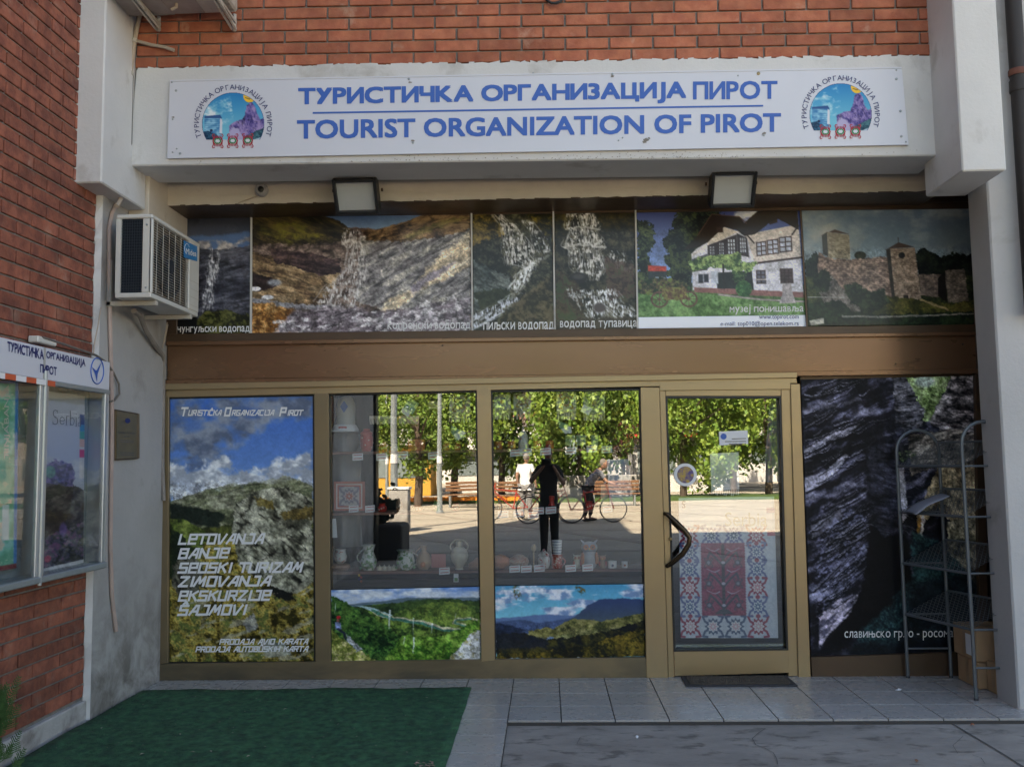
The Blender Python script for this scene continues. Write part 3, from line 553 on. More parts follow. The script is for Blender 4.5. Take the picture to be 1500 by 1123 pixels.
def pic_rock_mountain():
    c = Cv(246,581,462,971,1.25,(120,140,180)); full = c.x*0+1
    c.put(full, c.grad(600,720,(64,110,190),(110,150,210)))
    leafy(c, np.clip((c.y-735)/3,0,1), [(40,46,28),(84,88,44)], 8, 40)
    clouds(c, c.poly([(246,581),(462,581),(462,615),(420,612),(385,625),(350,665),(300,690),(246,680)],12,30,2,16), 4, 26, .15,.5,(92,104,128),(142,152,170))
    c.put(c.ell(282,622,14,10,8)*.7, (70,110,180)); c.put(c.ell(372,605,14,9,8)*.6,(62,100,176))
    clouds(c, c.poly([(246,680),(280,690),(322,672),(330,668),(336,690),(380,688),(410,675),(462,662),(462,725),(246,735)],8,14,5,7), 9, 16, -.15,.22,(158,166,180),(232,236,242),1.6)
    rock(c, c.poly([(246,735),(290,722),(330,712),(400,705),(420,700),(462,715),(462,760),(246,780)],2.5,8,7,2), [(72,80,60),(118,122,94),(150,150,128)], 9, -8, 3, 3, .5)
    c.put(c.poly([(300,716),(330,708),(420,700),(440,706),(370,712),(320,720)],3,8,8,3)*.6*c.n(4,3,3), (204,208,216))
    c.put(c.poly([(246,738),(290,745),(330,755),(320,775),(246,765)],2,8,4,3), (32,40,34)); leafy(c, c.poly([(246,760),(275,765),(300,780),(310,810),(246,820)],2,8), [(36,48,26),(84,100,44),(110,122,62)], 9, 14); leafy(c, c.poly([(246,775),(272,790),(262,840),(246,850)],2,8), [(16,26,20),(34,46,28)], 6, 15)
    leafy(c, c.poly([(246,850),(300,800),(345,790),(462,850),(462,971),(246,971)],5,12), [(48,44,20),(120,104,44),(168,148,80),(96,104,54)], 6, 4)
    rock(c, c.poly([(346,740),(372,722),(420,717),(440,725),(462,735),(462,855),(440,872),(415,876),(395,855),(368,845),(350,830),(340,775)],3,9,6), [(66,66,56),(138,138,120),(182,180,162)], 11, 40, 1.8, 7, 1.)
    leafy(c, c.poly([(375,730),(400,735),(405,748),(380,745)],3,6)*.8, [(80,66,24),(120,104,50)], 4, 8); leafy(c, c.poly([(410,755),(462,745),(462,765),(420,765)],3,6)*.85, [(70,58,26),(118,98,50)], 4, 9)
    c.put(c.poly([(395,860),(430,872),(435,885),(405,880)],3,6,2,2), (22,24,24)); rock(c, c.poly([(252,830),(275,812),(300,830),(290,870),(262,880),(250,860)],3,7), [(58,58,48),(108,106,92)], 8, 60, 1.5, 27, .9)
    rock(c, c.poly([(355,915),(372,900),(380,920),(365,930)],2,5), [(110,110,104),(160,158,150)], 5, 0, 1, 3, .3); rock(c, c.poly([(380,940),(420,945),(430,962),(390,965)],2,6), [(100,108,96),(150,152,140)], 5, 0, 2, 4, .3)
    c.put(np.clip((c.n(7,4,77,-18,3.5)-.68)/.08,0,1)*c.poly([(246,890),(462,850),(462,971),(246,971)])*.75, (150,146,128)); return grain(c, .4, 10, 700)
def pic_river_valley():
    c = Cv(483,860,704,971,1.05,(150,170,200)); full = c.x*0+1
    c.put(full, c.grad(860,885,(86,130,196),(196,208,222))); clouds(c, full, 4, 14, .5, .8, (190,200,214),(226,232,240), 3)
    c.put(c.poly([(483,885),(540,880),(600,874),(704,876),(704,890),(483,895)],1,9,3,2), (88,108,122))
    leafy(c, c.poly([(483,890),(540,884),(600,880),(650,876),(704,882),(704,971),(483,971)],1.5,8), [(34,54,30),(72,98,44),(116,142,66)], 6, 5)
    leafy(c, c.poly([(540,886),(620,876),(704,880),(704,900),(640,895),(560,900)],2,8)*.7, [(24,44,32),(54,78,44)], 6, 6)
    leafy(c, c.poly([(570,900),(640,880),(690,886),(704,905),(650,915),(600,912)],3,8)*.8, [(60,84,40),(124,144,66)], 5, 16)
    c.put(c.poly([(520,884),(545,888),(575,900),(560,904),(540,892)],1,6,3), (150,176,180))
    c.put(c.line([(548,895),(575,905),(620,912),(650,922),(680,925)],6,4,1), (196,190,160)); c.put(c.line([(545,893),(575,906),(620,914),(650,925),(680,926)],4,3,1), (70,128,112))
    c.put(c.line([(704,912),(690,907),(668,908),(664,914),(680,916),(690,922),(683,928),(668,928)],3.4,3.4,.8), (188,186,150)); c.put(c.line([(690,908),(668,910),(666,914),(680,918),(688,923),(680,929)],2.2,2.2,.8), (74,130,112))
    leafy(c, c.poly([(483,868),(500,876),(520,888),(560,912),(590,935),(620,960),(600,971),(483,971)],3,7), [(14,36,22),(42,80,38),(78,116,54)], 4.5, 7)
    leafy(c, c.poly([(590,930),(640,935),(704,910),(704,950),(660,971),(560,971)],3,8), [(44,84,30),(92,134,50),(132,168,74)], 5, 17)
    leafy(c, c.poly([(483,920),(500,935),(530,955),(555,971),(483,971)],3,6), [(92,104,44),(150,152,82),(190,180,130)], 4, 8); rock(c, c.poly([(505,925),(515,938),(530,950),(522,955),(508,940)],2,4), [(120,130,140),(190,192,196)], 4, 40, 1.5, 9)
    leafy(c, c.poly([(690,930),(704,925),(704,971),(655,971)],3,5), [(150,140,96),(180,180,170),(214,214,214)], 3.5, 10)
    c.put(c.ell(495,902,3.2,2.6), (196,40,52)); c.put(c.ell(494,907,2.2,2.6), (150,96,84)); c.put(c.poly([(490,909),(498,910),(499,920),(490,920)]), (130,146,190)); c.put(c.line([(494,920),(503,926),(505,935)],4,3), (36,42,60))
    for x, y0, y1, w_ in ((571,893,920,3),(606,905,940,1),(606,935,958,2.5),(633,915,928,1.6),(668,900,910,1),(592,935,945,1.4),(491,880,895,1)): c.put(c.line([(x,y0),(x-1.5,y1)],w_,w_*.4,.6)*.8, (210,220,226))
    return grain(c, .4, 11, 880)
def pic_blue_mountain():
    c = Cv(724,857,947,966,1.05,(150,170,200)); full = c.x*0+1
    c.put(full, c.grad(857,905,(62,144,186),(120,196,216))); clouds(c, full, 6, 13, .42, .62, (110,140,180),(222,226,236), 3)
    c.put(c.poly([(724,905),(800,900),(840,902),(870,895),(870,925),(724,925)],1,8,3,2), (92,118,160)); c.put(c.poly([(724,910),(760,907),(790,912),(850,905),(850,930),(724,935)],1,8,4,2), (66,84,120))
    c.put(c.poly([(820,918),(845,903),(862,888),(880,879),(905,878),(947,880),(947,915),(880,925)],1.5,8,4,1.5), c.grad(878,915,(46,66,110),(70,84,96)))
    leafy(c, c.poly([(810,922),(840,906),(880,912),(947,900),(947,966),(810,966)],2,8)*.9, [(52,56,30),(104,102,52),(140,132,80)], 5, 5)
    c.put(c.poly([(724,912),(745,915),(770,922),(752,930),(724,930)],1.5,6,5,2), (30,42,66))
    leafy(c, c.poly([(772,925),(800,920),(830,928),(800,936),(775,934)],2,6), [(96,94,52),(140,132,80)], 5, 6); leafy(c, c.poly([(724,928),(760,926),(800,938),(860,932),(947,912),(947,966),(724,966)],3,8), [(14,18,24),(40,42,26),(70,64,30)], 7, 7)
    leafy(c, c.poly([(724,958),(790,955),(860,948),(947,920),(947,966),(724,966)],3,8)*.85, [(20,22,16),(72,64,22),(120,100,38)], 5, 8)
    c.put(c.poly([(724,925),(760,928),(800,936),(800,950),(724,950)],3,8,9,5)*.8, (20,26,42))
    for cx, cy in ((755,862),(758,872),(848,860),(854,866)): leafy(c, c.ell(cx,cy,5,6,3)*np.clip(c.n(3,2,3)*2-.6,0,1), [(40,36,16),(110,90,40)], 3, 9)
    return grain(c, .35, 12, 905)
def pic_canyon():
    c = Cv(1172,553,1432,961,1.25,(20,20,28)); full = c.x*0+1
    # left wall of folded strata
    u = c.y + .42*(c.x-1172) + (c.n(46,3,3)-.5)*26
    band = .5+.5*np.sin(u/5.4 + c.n(22,3,5)*5); fine = c.ridge(5,4,11,-26,5)
    t = np.clip(band*.30+fine*.34+c.n(30,3,7,-25,2)*.42-.22, 0, 1)
    c.put(full, c.ramp(t, [(0,(9,9,13)),(.36,(22,22,30)),(.52,(66,66,84)),(.7,(128,128,150))]))
    for P, k in (([(1172,658),(1225,630),(1256,622),(1240,636),(1200,652),(1172,668)],1.),([(1172,700),(1205,690),(1235,665),(1240,668),(1212,700),(1172,722)],1.),([(1172,596),(1230,590),(1260,580),(1262,585),(1220,596),(1172,604)],.3),
                 ([(1180,770),(1215,752),(1235,740),(1226,760),(1190,785),(1180,790)],.55)):
        c.put(c.poly(P,2,6,4,1.5)*k*(.5+.5*c.n(4,3,5,-25,3)), (168,166,184))
    c.put(c.poly([(1180,800),(1230,745),(1262,752),(1262,820),(1230,870),(1185,900)],5,12,5,6)*np.clip((c.n(3,3,19,-30,2)-.45)*3,0,1)*.75, (108,110,138))
    c.put(c.poly([(1186,905),(1215,880),(1252,868),(1250,880),(1230,905),(1205,925),(1186,948)],2.5,8,6,2), c.ramp(c.n(4,3,29,-35,3), [(.3,(70,68,84)),(.6,(160,152,170))]))
    rnd = random.Random(44)
    for k in range(150):
        x = rnd.uniform(1174,1262); y = rnd.uniform(560,900); L_ = rnd.uniform(14,60); sl = -.30-.30*rnd.random()-(y-560)/340*.45; w_ = rnd.uniform(.7,2.2); b_ = rnd.uniform(90,190); P = [(x+L_*t, y+sl*L_*t+rnd.uniform(-1.5,1.5)+4*math.sin(t*2.5)) for t in (0,.33,.66,1.)]
        if P[-1][0] > 1290: continue
        c.put(c.line([(a,b+w_+.8) for a,b in P], w_*1.8, .6, 1.2, 5, k)*.75, (8,8,12)); c.put(c.line(P, w_, w_*.3, 1.2, 5, k)*rnd.uniform(.3,.85), (b_*.95,b_*.95,b_*1.08))
    for k in range(40):
        x = rnd.uniform(1262,1325); y = rnd.uniform(575,780); L_ = rnd.uniform(10,34); P = [(x+L_*t, y+L_*(.1+.5*t*t)*(1 if y > 660 else -.4)) for t in (0,.5,1.)]; b_ = rnd.uniform(60,130)
        c.put(c.line(P, 1.3, .4, 1, 5, k)*rnd.uniform(.3,.8), (b_*.95,b_*.97,b_*1.1))
    # inner dark fold and pool
    c.put(c.poly([(1262,640),(1290,620),(1300,700),(1300,750),(1285,790),(1268,770),(1262,700)],5,14,7,8)*.8, (14,14,19))
    c.put(c.poly([(1268,770),(1325,790),(1330,860),(1300,890),(1250,925),(1215,955),(1186,961),(1186,950),(1230,905),(1252,868),(1262,820)],3,10,8,3), (8,8,12))
    rock(c, c.poly([(1270,660),(1322,640),(1322,780),(1290,790),(1275,765),(1268,700)],3,9,9,5)*.85, [(14,14,18),(36,36,46),(64,66,82)], 8, 14, 4, 33, .8)
    c.put(c.poly([(1312,690),(1322,688),(1325,760),(1318,770)],2,5,9,1.5)*.8, (176,174,184))
    # gap with trees
    leafy(c, c.poly([(1328,553),(1395,553),(1385,575),(1372,600),(1366,620),(1345,618),(1335,585)],3,6), [(48,62,34),(96,118,70),(150,168,124)], 4, 5); c.put(c.ell(1356,560,15,9,5)*.6, (176,188,206))
    rock(c, c.poly([(1308,553),(1330,553),(1340,580),(1355,600),(1350,625),(1330,640),(1312,620)],3,6), [(20,20,24),(72,72,82),(126,124,134)], 6, -5, 3, 41, .9)
    rock(c, c.poly([(1395,553),(1432,553),(1432,640),(1395,640),(1362,625),(1372,600),(1385,578)],3,6), [(20,18,20),(84,80,84),(180,174,178)], 8, 8, 2, 42, .9)
    rock(c, c.poly([(1330,640),(1400,632),(1432,640),(1432,720),(1380,720),(1370,690),(1330,700)],3,6), [(34,32,32),(96,90,86),(172,164,154)], 7, -15, 3, 43, .8)
    rock(c, c.poly([(1372,690),(1410,680),(1432,690),(1432,770),(1405,780),(1370,750),(1350,770),(1344,800),(1340,760)],3,7), [(60,50,40),(150,134,106),(190,176,146)], 8, 70, 1.5, 44, .6)
    rock(c, c.poly([(1385,770),(1432,760),(1432,870),(1400,860),(1385,820)],3,7), [(44,42,36),(110,104,84),(180,172,148)], 8, 80, 1.5, 45, .6)
    c.put(c.line([(1349,760),(1345,790),(1347,812)],5,2,2), (196,190,190)); c.put(c.line([(1343,765),(1341,790)],4,2,2), (148,110,60))
    c.put(c.poly([(1330,780),(1372,800),(1400,830),(1432,870),(1432,961),(1230,961),(1250,925),(1300,885),(1330,850)],4,12,9,5), c.ramp(c.n(3,3,9)*.6+c.n(30,2,8)*.4, [(.3,(14,26,32)),(.7,(36,64,66))]))
    c.put(c.poly([(1330,860),(1432,840),(1432,961),(1300,961)],6,20,3,14)*.7, (14,16,22)); c.put(c.poly([(1186,945),(1432,938),(1432,961),(1186,961)],4,20,3,12)*.8, (10,12,18))
    leafy(c, c.ell(1326,672,16,9,3)*np.clip(c.n(3,2,3)*2.4-.7,0,1), [(30,40,28),(98,112,80)], 3, 9); return grain(c, .45, 9)
def motif(c, cx, cy, s_, a, b, d=(235,238,240)):
    for sx in (-1,1):
        for sy in (-1,1): c.put(c.line([(cx+sx*.25*s_,cy+sy*.2*s_),(cx+sx*.75*s_,cy+sy*.45*s_),(cx+sx*.95*s_,cy+sy*.9*s_),(cx+sx*.55*s_,cy+sy*.95*s_)],.2*s_), a)
    th = np.arctan2(c.y-cy, c.x-cx); r = np.hypot((c.x-cx), (c.y-cy))/s_
    c.put(np.clip(((.72+.1*np.cos(th*12))-r)*s_,0,1), a); c.put(np.clip((.5+.08*np.cos(th*8)-r)*s_,0,1), d); c.put(np.clip((.36+.1*np.cos(th*8)-r)*s_,0,1), b); c.put(np.clip((.14-r)*s_,0,1), d)
def pic_kilim():
    c = Cv(994,728,1140,936,.8,(206,214,226)); full = c.x*0+1
    c.put(full, c.ramp(c.n(3,2,3), [(.3,(196,204,218)),(.7,(214,220,230))])); c.put(c.poly(rect(994,728,1140,776)), (226,228,232))
    R, B, N = (158,44,76), (88,104,158), (70,78,110)
    cols = [R,B,B,R]
    for i, x in enumerate((1009,1043,1077,1111)):
        motif(c, x, 785, 16, cols[i], (190,120,140) if i in (0,3) else (70,100,130)); motif(c, x, 919, 16, cols[i] if i in (0,3) else (70,92,128), (220,180,190))
    for j, y in enumerate((810,835,862,890)):
        for x in (1009,1111): motif(c, x, y, 15, B if j in (0,1,3) else R, (80,110,150) if j != 2 else (220,150,165))
    for y in (797,822,848,876,904):
        for x in (1009,1111): c.put(c.ell(x,y,3.5,3), (168,60,86))
    c.put(c.poly(rect(1026,796,1094,903)), c.ramp(c.n(2,2,5), [(.3,(136,44,78)),(.7,(164,68,100))]))
    for y in np.arange(798,903,4.):
        for x in (1025.5,1094.5): c.put(c.ell(x,y,1.7,1.7), (200,206,220))
    c.put(c.line([(1060,800),(1060,901)],4.6), (46,40,56)); c.put(c.poly([(1046,901),(1074,901),(1066,894),(1054,894)]), (60,64,80))
    for y in (824,855,887):
        for s_ in (-1,1):
            c.put(c.line([(1060,y+6),(1060+s_*13,y-8),(1060+s_*20,y-14),(1060+s_*23,y-6)],3.0), (50,56,74)); c.put(c.line([(1060,y-4),(1060+s_*10,y-15)],2.2), (50,56,74)); motif(c, 1060+s_*22, y+1, 7, (52,58,78), (150,150,166), (84,74,96)); c.put(c.line([(1060+s_*6,y-19),(1060+s_*12,y-16),(1060+s_*17,y-17),(1060+s_*25,y-21)],1.8,.8), (186,170,186))
        c.put(c.ell(1060,y+1,3,2.2), (190,176,190))
    c.put(c.poly(rect(1136,728,1140,936)), (206,212,222)); c.put(c.poly(rect(1128,744,1140,752)), (120,70,150)); c.put(c.poly(rect(1128,778,1140,786)), (190,60,96)); return c
def pic_emblem(x0, y0, dx, slope):
    """round crest: square tower, rocks, sun; x0,y0 = centre of its disc"""
    c = Cv(x0-48, y0-48, x0+48, y0+34, .62, (226,228,238)); X, Y = x0, y0
    P = lambda pts: [(X+a, Y+b) for a, b in pts]
    c.put(c.x*0+1, c.grad(Y-46, Y+10, (24,128,190), (110,190,214))); clouds(c, c.poly(P([(-46,-20),(-5,-40),(0,-10),(-10,0),(-46,0)]),3,8,1,4), 3, 9, .35,.7,(140,200,220),(226,236,240))
    c.put(c.ell(X+24, Y-40, 9, 9), (240,190,60)); c.put(c.line(P([(18,-38),(24,-36),(27,-40)]),1), (80,70,50))
    rock(c, c.poly(P([(-6,2),(4,-4),(14,-6),(18,-16),(20,-26),(24,-31),(28,-31),(32,-26),(35,-14),(40,-6),(48,-10),(48,14),(30,22),(10,20),(-6,12)]),1.2,4), [(50,44,110),(110,96,160),(160,140,190)], 5, 70, 1.5, 3, .4)
    c.put(c.poly(P([(-6,12),(0,4),(8,8),(16,20),(2,34),(-10,34)]),1.5,4,5,2), (178,170,206)); leafy(c, c.poly(P([(14,20),(40,8),(48,4),(48,24),(24,28)]),1,4), [(20,60,80),(70,120,130)], 3, 4)
    c.put(c.poly(P([(8,30),(48,18),(48,34),(6,34)]),1,4), (170,196,214))
    stones(c, c.poly(P([(-42,-9),(-19,-11),(-16,-6),(-17,20),(-42,20)])), (60,130,180),(140,196,220), 3, 4); c.put(c.poly(P([(-42,-11),(-19,-13),(-16,-8),(-42,-8)])), (40,84,140)); c.put(c.poly(P([(-19,-8),(-16,-6),(-16,14),(-20,14)])), (214,218,226)); c.put(c.ell(X-32,Y+10,2,2), (20,40,80))
    leafy(c, c.poly(P([(-48,14),(-36,10),(-24,16),(-16,26),(-8,34),(-48,34)]),1.5,4), [(12,50,80),(50,110,140)], 3, 6)
    r = np.hypot(c.x-X, c.y-Y); c.put(np.clip(r-44.6,0,1), (40,60,110))
    keep = ((r < 46) & (c.y < Y+24)).astype(float); return c, keep
def pic_basket():
    c = Cv(63,573,125,838,1.1,(200,200,206)); full = c.x*0+1
    c.put(full, c.grad(580,690,(206,204,208),(168,172,190))); c.put(c.poly(rect(60,573,128,587),1,6,3), (196,190,180))
    rock(c, c.poly([(60,700),(95,704),(128,720),(128,840),(60,840)],3,9), [(40,36,50),(70,66,80)], 6, 0, 1, 3); leafy(c, c.poly([(60,680),(80,672),(104,678),(110,700),(104,716),(60,712)],3,5), [(36,32,74),(70,62,128),(120,100,150)], 4, 4)
    leafy(c, c.ell(72,690,8,9,2), [(50,96,100),(90,140,130)], 4, 8)
    rock(c, c.poly([(60,705),(108,712),(104,745),(92,775),(84,800),(60,800)],2,5), [(26,18,26),(56,40,46)], 4, 10, 4, 5); leafy(c, c.poly([(60,790),(84,776),(128,765),(128,830),(60,836)],3,5), [(24,24,36),(60,66,90),(110,70,110)], 5, 6)
    c.put(c.ell(70,815,5,5,2), (160,40,90)); c.put(c.ell(92,775,6,10,3)*.6, (120,96,170)); c.put(c.poly([(60,828),(128,824),(128,840),(60,840)]), (196,196,200))
    c.put(c.poly(rect(117,602,128,700)), (196,190,190)); c.put(c.poly(rect(117,602,128,618)), (40,60,120)); c.put(c.poly(rect(117,618,128,628)), (40,130,170)); c.put(c.poly(rect(117,628,128,640)), (60,150,130)); c.put(c.poly(rect(117,640,128,652)), (206,160,140)); c.put(c.poly(rect(117,656,128,668)), (196,30,80)); return c
def pic_map():
    c = Cv(-40,552,26,846,1.3,(96,170,146)); full = c.x*0+1
    c.put(full, c.ramp(c.n(26,4,3), [(.3,(84,160,128)),(.5,(110,186,160)),(.62,(150,204,190)),(.7,(206,196,176))])); c.put(np.clip((c.ridge(16,3,5)-.88)*14,0,1)*.7, (220,210,190)); leafy(c, c.poly([(-40,680),(14,690),(16,740),(-10,760),(-40,740)],8,18), [(210,190,160),(140,190,160),(120,180,150)], 9, 4)
    c.put(c.poly(rect(21,552,27,846)), (42,120,180)); c.put(c.poly(rect(-40,552,27,557)), (42,120,180)); c.put(c.poly(rect(-40,838,27,846)), (120,40,50)); c.put(c.poly(rect(4,745,14,800)), (190,206,206)); return c
def pic_winter():
    c = Cv(1448,583,1480,905,1.6,(150,160,190)); c.put(c.x*0+1, c.grad(600,760,(206,208,214),(96,120,180))); c.put(c.poly(rect(1448,583,1480,626)), (206,204,200)); c.put(c.ell(1458,592,4,2), (190,60,110))
    clouds(c, c.poly([(1448,720),(1458,705),(1466,740),(1470,790),(1448,790)],3,6), 3, 5, .2,.5,(120,140,190),(220,224,236)); c.put(c.poly(rect(1448,787,1480,905)), (90,140,130)); return c
def pic_tower_map(x0,y0,x1,y1,seed,a,b,d):
    c = Cv(x0,y0,x1,y1,1.5,a); c.put(c.x*0+1, c.ramp(c.n(10,3,seed), [(.4,a),(.55,b)])); c.put(c.ell((x0+x1)/2,(y0*.4+y1*.6),(x1-x0)*.3,(y1-y0)*.12,3)*.7, d); c.put(c.poly(rect(x0,y0,x1,y0+(y1-y0)*.1)), (210,212,216)); return c
def pic_knot(x0,y0,x1,y1,ground,a,b,border=None):
    c = Cv(x0,y0,x1,y1,1.,ground); cx, cy, s_ = (x0+x1)/2, (y0+y1)/2, (x1-x0)*.36
    c.put(c.x*0+1, c.ramp(c.n(1.6,2,4), [(.2,tuple(v*.88 for v in ground)),(.8,ground)])); motif(c, cx, cy, s_, a, b, ground)
    if border:
        for k, col in enumerate((border, (215,208,205), border)):
            m = c.poly(rect(x0+k*2.2,y0+k*2.2,x1-k*2.2,y1-k*2.2)); c.put(m-c.poly(rect(x0+k*2.2+2,y0+k*2.2+2,x1-k*2.2-2,y1-k*2.2-2)), col)
    return c
# ================================================================= MATERIALS
M = {}
M['white'] = mat('white_plaster', (.60,.595,.59), .75, var=.06, vs=2.2, bump=.5, bs=45, stain=(.36,.34,.31), st_s=2.6, st_t=(.57,.76))
M['pier'] = mat('old_white_render', (.40,.39,.385), .8, foot=((.13,.115,.10),.95), var=.09, vs=1.8, bump=.9, bs=30, stain=(.25,.23,.21), st_s=2.2, st_t=(.55,.75))
M['dirty'] = mat('stained_render', (.44,.43,.42), .85, var=.2, vs=3, bump=.9, bs=35, stain=(.15,.13,.12), st_s=3.5, st_t=(.48,.68))
M['lintel'] = mat('cream_painted_lintel', (.52,.465,.40), .6, var=.08, bump=.3, bs=30, stain=(.3,.24,.18), st_s=5, st_t=(.62,.75))
M['mortar'] = mat('grey_mortar', (.21,.195,.18), .95, var=.2, vs=20, bump=1, bs=120)
M['brick'] = mat('red_clay_brick', (.40,.135,.072), .8, var=.2, vs=9, bump=.8, bs=60, rnd=.2, c2=(.34,.10,.055), stain=(.47,.27,.19), st_s=6, st_t=(.60,.76))
M['brick2'] = mat('dark_red_clay_brick', (.31,.10,.06), .8, var=.2, vs=9, bump=.8, bs=60, rnd=.22, c2=(.19,.06,.04), stain=(.34,.19,.14), st_s=5, st_t=(.60,.76))
M['tile'] = mat('grey_floor_tile', (.37,.352,.34), .28, var=.06, vs=6, bump=.04, bs=80, rnd=.05, stain=(.24,.23,.22), st_s=5, st_t=(.68,.9))
M['grout'] = mat('dark_grout', (.055,.05,.048), .9)
M['concrete'] = mat('trodden_concrete', (.31,.285,.262), .85, var=.16, vs=2.5, bump=1., bs=28, c2=(.26,.24,.22), stain=(.15,.138,.125), st_s=6.5, st_t=(.53,.66), stretch=(1,1.8,1))
M['plaza'] = mat('pale_plaza_paving', (.44,.39,.32), .8, var=.08, vs=.6, c2=(.38,.34,.28))
M['bronze'] = mat('bronze_anodised_aluminium', (.34,.245,.14), .36, metal=.5, var=.05, vs=3, bump=.1, bs=20, stretch=(.15,1,1))
M['bronze_d'] = mat('shaded_bronze', (.225,.165,.095), .42, metal=.4, var=.1, vs=2, stretch=(.3,1,1), foot=((.10,.085,.06),.25))  # shade of the left and base members put into the colour, plus splashed dirt
M['bronze2'] = mat('brown_aluminium_sheet', (.21,.112,.064), .27, metal=.5, var=.08, vs=2, stretch=(.25,1,1))
M['bronze3'] = mat('dark_brown_aluminium', (.085,.05,.03), .4, metal=.3, var=.12, vs=3)
M['seal'] = mat('black_rubber_seal', (.012,.012,.013), .5)
M['black'] = mat('black_paint', (.012,.012,.013), .42)
M['galv'] = mat('galvanised_metal', (.33,.37,.39), .42, metal=.5, var=.1, vs=12)
M['alu'] = mat('aluminium_profile', (.46,.48,.50), .33, metal=.6, var=.06)
M['greyback'] = mat('grey_flocked_board', (.16,.20,.215), .9, var=.14, vs=7, bump=.4, bs=150)
M['acwhite'] = mat('cream_enamel', (.62,.61,.57), .45, var=.05, stain=(.38,.31,.22), st_s=6, st_t=(.66,.8))
M['acdirty'] = mat('weathered_enamel', (.46,.43,.38), .55, var=.12, vs=6, stain=(.2,.13,.08), st_s=7, st_t=(.56,.72))
M['fin'] = mat('blue_black_coil', (.02,.03,.045), .4, metal=.4)
M['pipe'] = mat('beige_plastic_pipe', (.42,.34,.27), .55, var=.1, vs=8)
M['pinkpipe'] = mat('pinkish_plastic_pipe', (.44,.33,.29), .55, var=.12, vs=6)
M['cable'] = mat('black_cable', (.02,.02,.02), .6)
M['brass'] = mat('tarnished_brass', (.27,.21,.11), .35, metal=.7, var=.12, vs=8)
M['sign'] = mat('white_sign_sheet', (.62,.635,.70), .38, var=.02, vs=1.2, stain=(.45,.44,.43), st_s=9, st_t=(.74,.82))
M['blue'] = mat('royal_blue_print', lin((44,94,178)), .45, var=.05, vs=1)
M['navy'] = mat('navy_print', lin((34,44,104)), .5)
M['whiteprint'] = mat('white_print', (.78,.78,.8), .45)
M['greyprint'] = mat('grey_print', (.12,.11,.11), .5)
M['paleprint'] = mat('pale_grey_print', (.50,.52,.48), .5)
M['carpet'] = mat('green_synthetic_turf', (.030,.125,.055), .95, var=.4, vs=16, bump=1, bs=110, c2=(.013,.064,.036), stain=(.045,.075,.05), st_s=14, st_t=(.58,.8))
M['mat'] = mat('brown_coir', (.105,.085,.065), .95, var=.3, vs=30, bump=1, bs=300)
M['rubber'] = mat('grey_rubber_edge', (.035,.036,.042), .7)
M['card'] = mat('brown_cardboard', (.42,.27,.155), .8, var=.1, vs=4)
M['tape'] = mat('brown_tape', (.33,.21,.12), .3)
M['paper'] = mat('white_paper', (.72,.73,.76), .7, var=.03)
M['lamp'] = mat('frosted_lamp_glass', (.42,.44,.44), .18, var=.05)
M['room'] = mat('dim_room_wall', (.09,.085,.085), .8)
M['shelf'] = mat('reddish_wood_shelf', (.22,.10,.07), .5, var=.15, vs=8, stretch=(.3,1,1))
M['pd'] = mat('dark_brown_plastic', (.018,.013,.012), .6)
M['orange'] = mat('rusty_orange_band', (.12,.04,.025), .7)
M['bark'] = mat('grey_brown_bark', (.09,.065,.05), .9, bump=1, bs=30)
M['leaf'] = mat('green_leaves', (.10,.20,.03), .55, rnd=.1, var=.35, vs=1.4, c2=(.19,.26,.035))
M['rack'] = mat('dull_grey_tube', (.12,.135,.15), .45, metal=.3, var=.1, vs=12)
M['leafdark'] = mat('dark_conifer_green', (.018,.038,.012), .7, var=.3, vs=3)
M['leafred'] = mat('red_plum_leaves', (.16,.045,.035), .6, var=.3, vs=3)
M['conifer'] = mat('fresh_conifer_green', (.055,.13,.035), .7, var=.3, vs=30)
M['yellow'] = mat('yellow_tape', (.70,.42,.02), .5)
M['cream'] = mat('cream_ceramic', (.52,.46,.36), .35, var=.08, vs=20)
M['red'] = mat('red_lacquer', (.45,.04,.03), .4, var=.2, vs=40)
M['orangepot'] = mat('orange_ceramic', (.46,.13,.045), .4, var=.2, vs=40)
M['green'] = mat('green_glaze', (.12,.28,.10), .35, var=.35, vs=45)
M['brown'] = mat('brown_ceramic', (.25,.12,.06), .4, var=.25, vs=30)
M['cloth'] = mat('grey_knitted_cloth', (.24,.235,.24), .9, var=.1, vs=10, bump=.6, bs=200)
M['glass'] = glass_mat('window_glass', .135, (.93,.95,.95))
M['glassthin'] = glass_mat('showcase_glass', .035, (.93,.95,.96))
M['p_gloss'] = print_mat('glossy_print', .3, .35, .08, 1.45)
M['p_film'] = print_mat('film_print', .3, .22, .0, 1.12)
M['p_matt'] = print_mat('matt_print', .5, .3, .0, 1.0)
M['p_dark'] = print_mat('poster_print', .5, .15, .0, 1.5)
M['skin'] = mat('skin', (.42,.24,.17), .6); M['tee'] = mat('black_cotton', (.018,.018,.02), .9); M['hair'] = mat('grey_hair', (.20,.18,.16), .8); M['hairdark'] = mat('dark_hair', (.02,.015,.012), .8); M['shirt'] = mat('grey_shirt', (.22,.23,.26), .9)
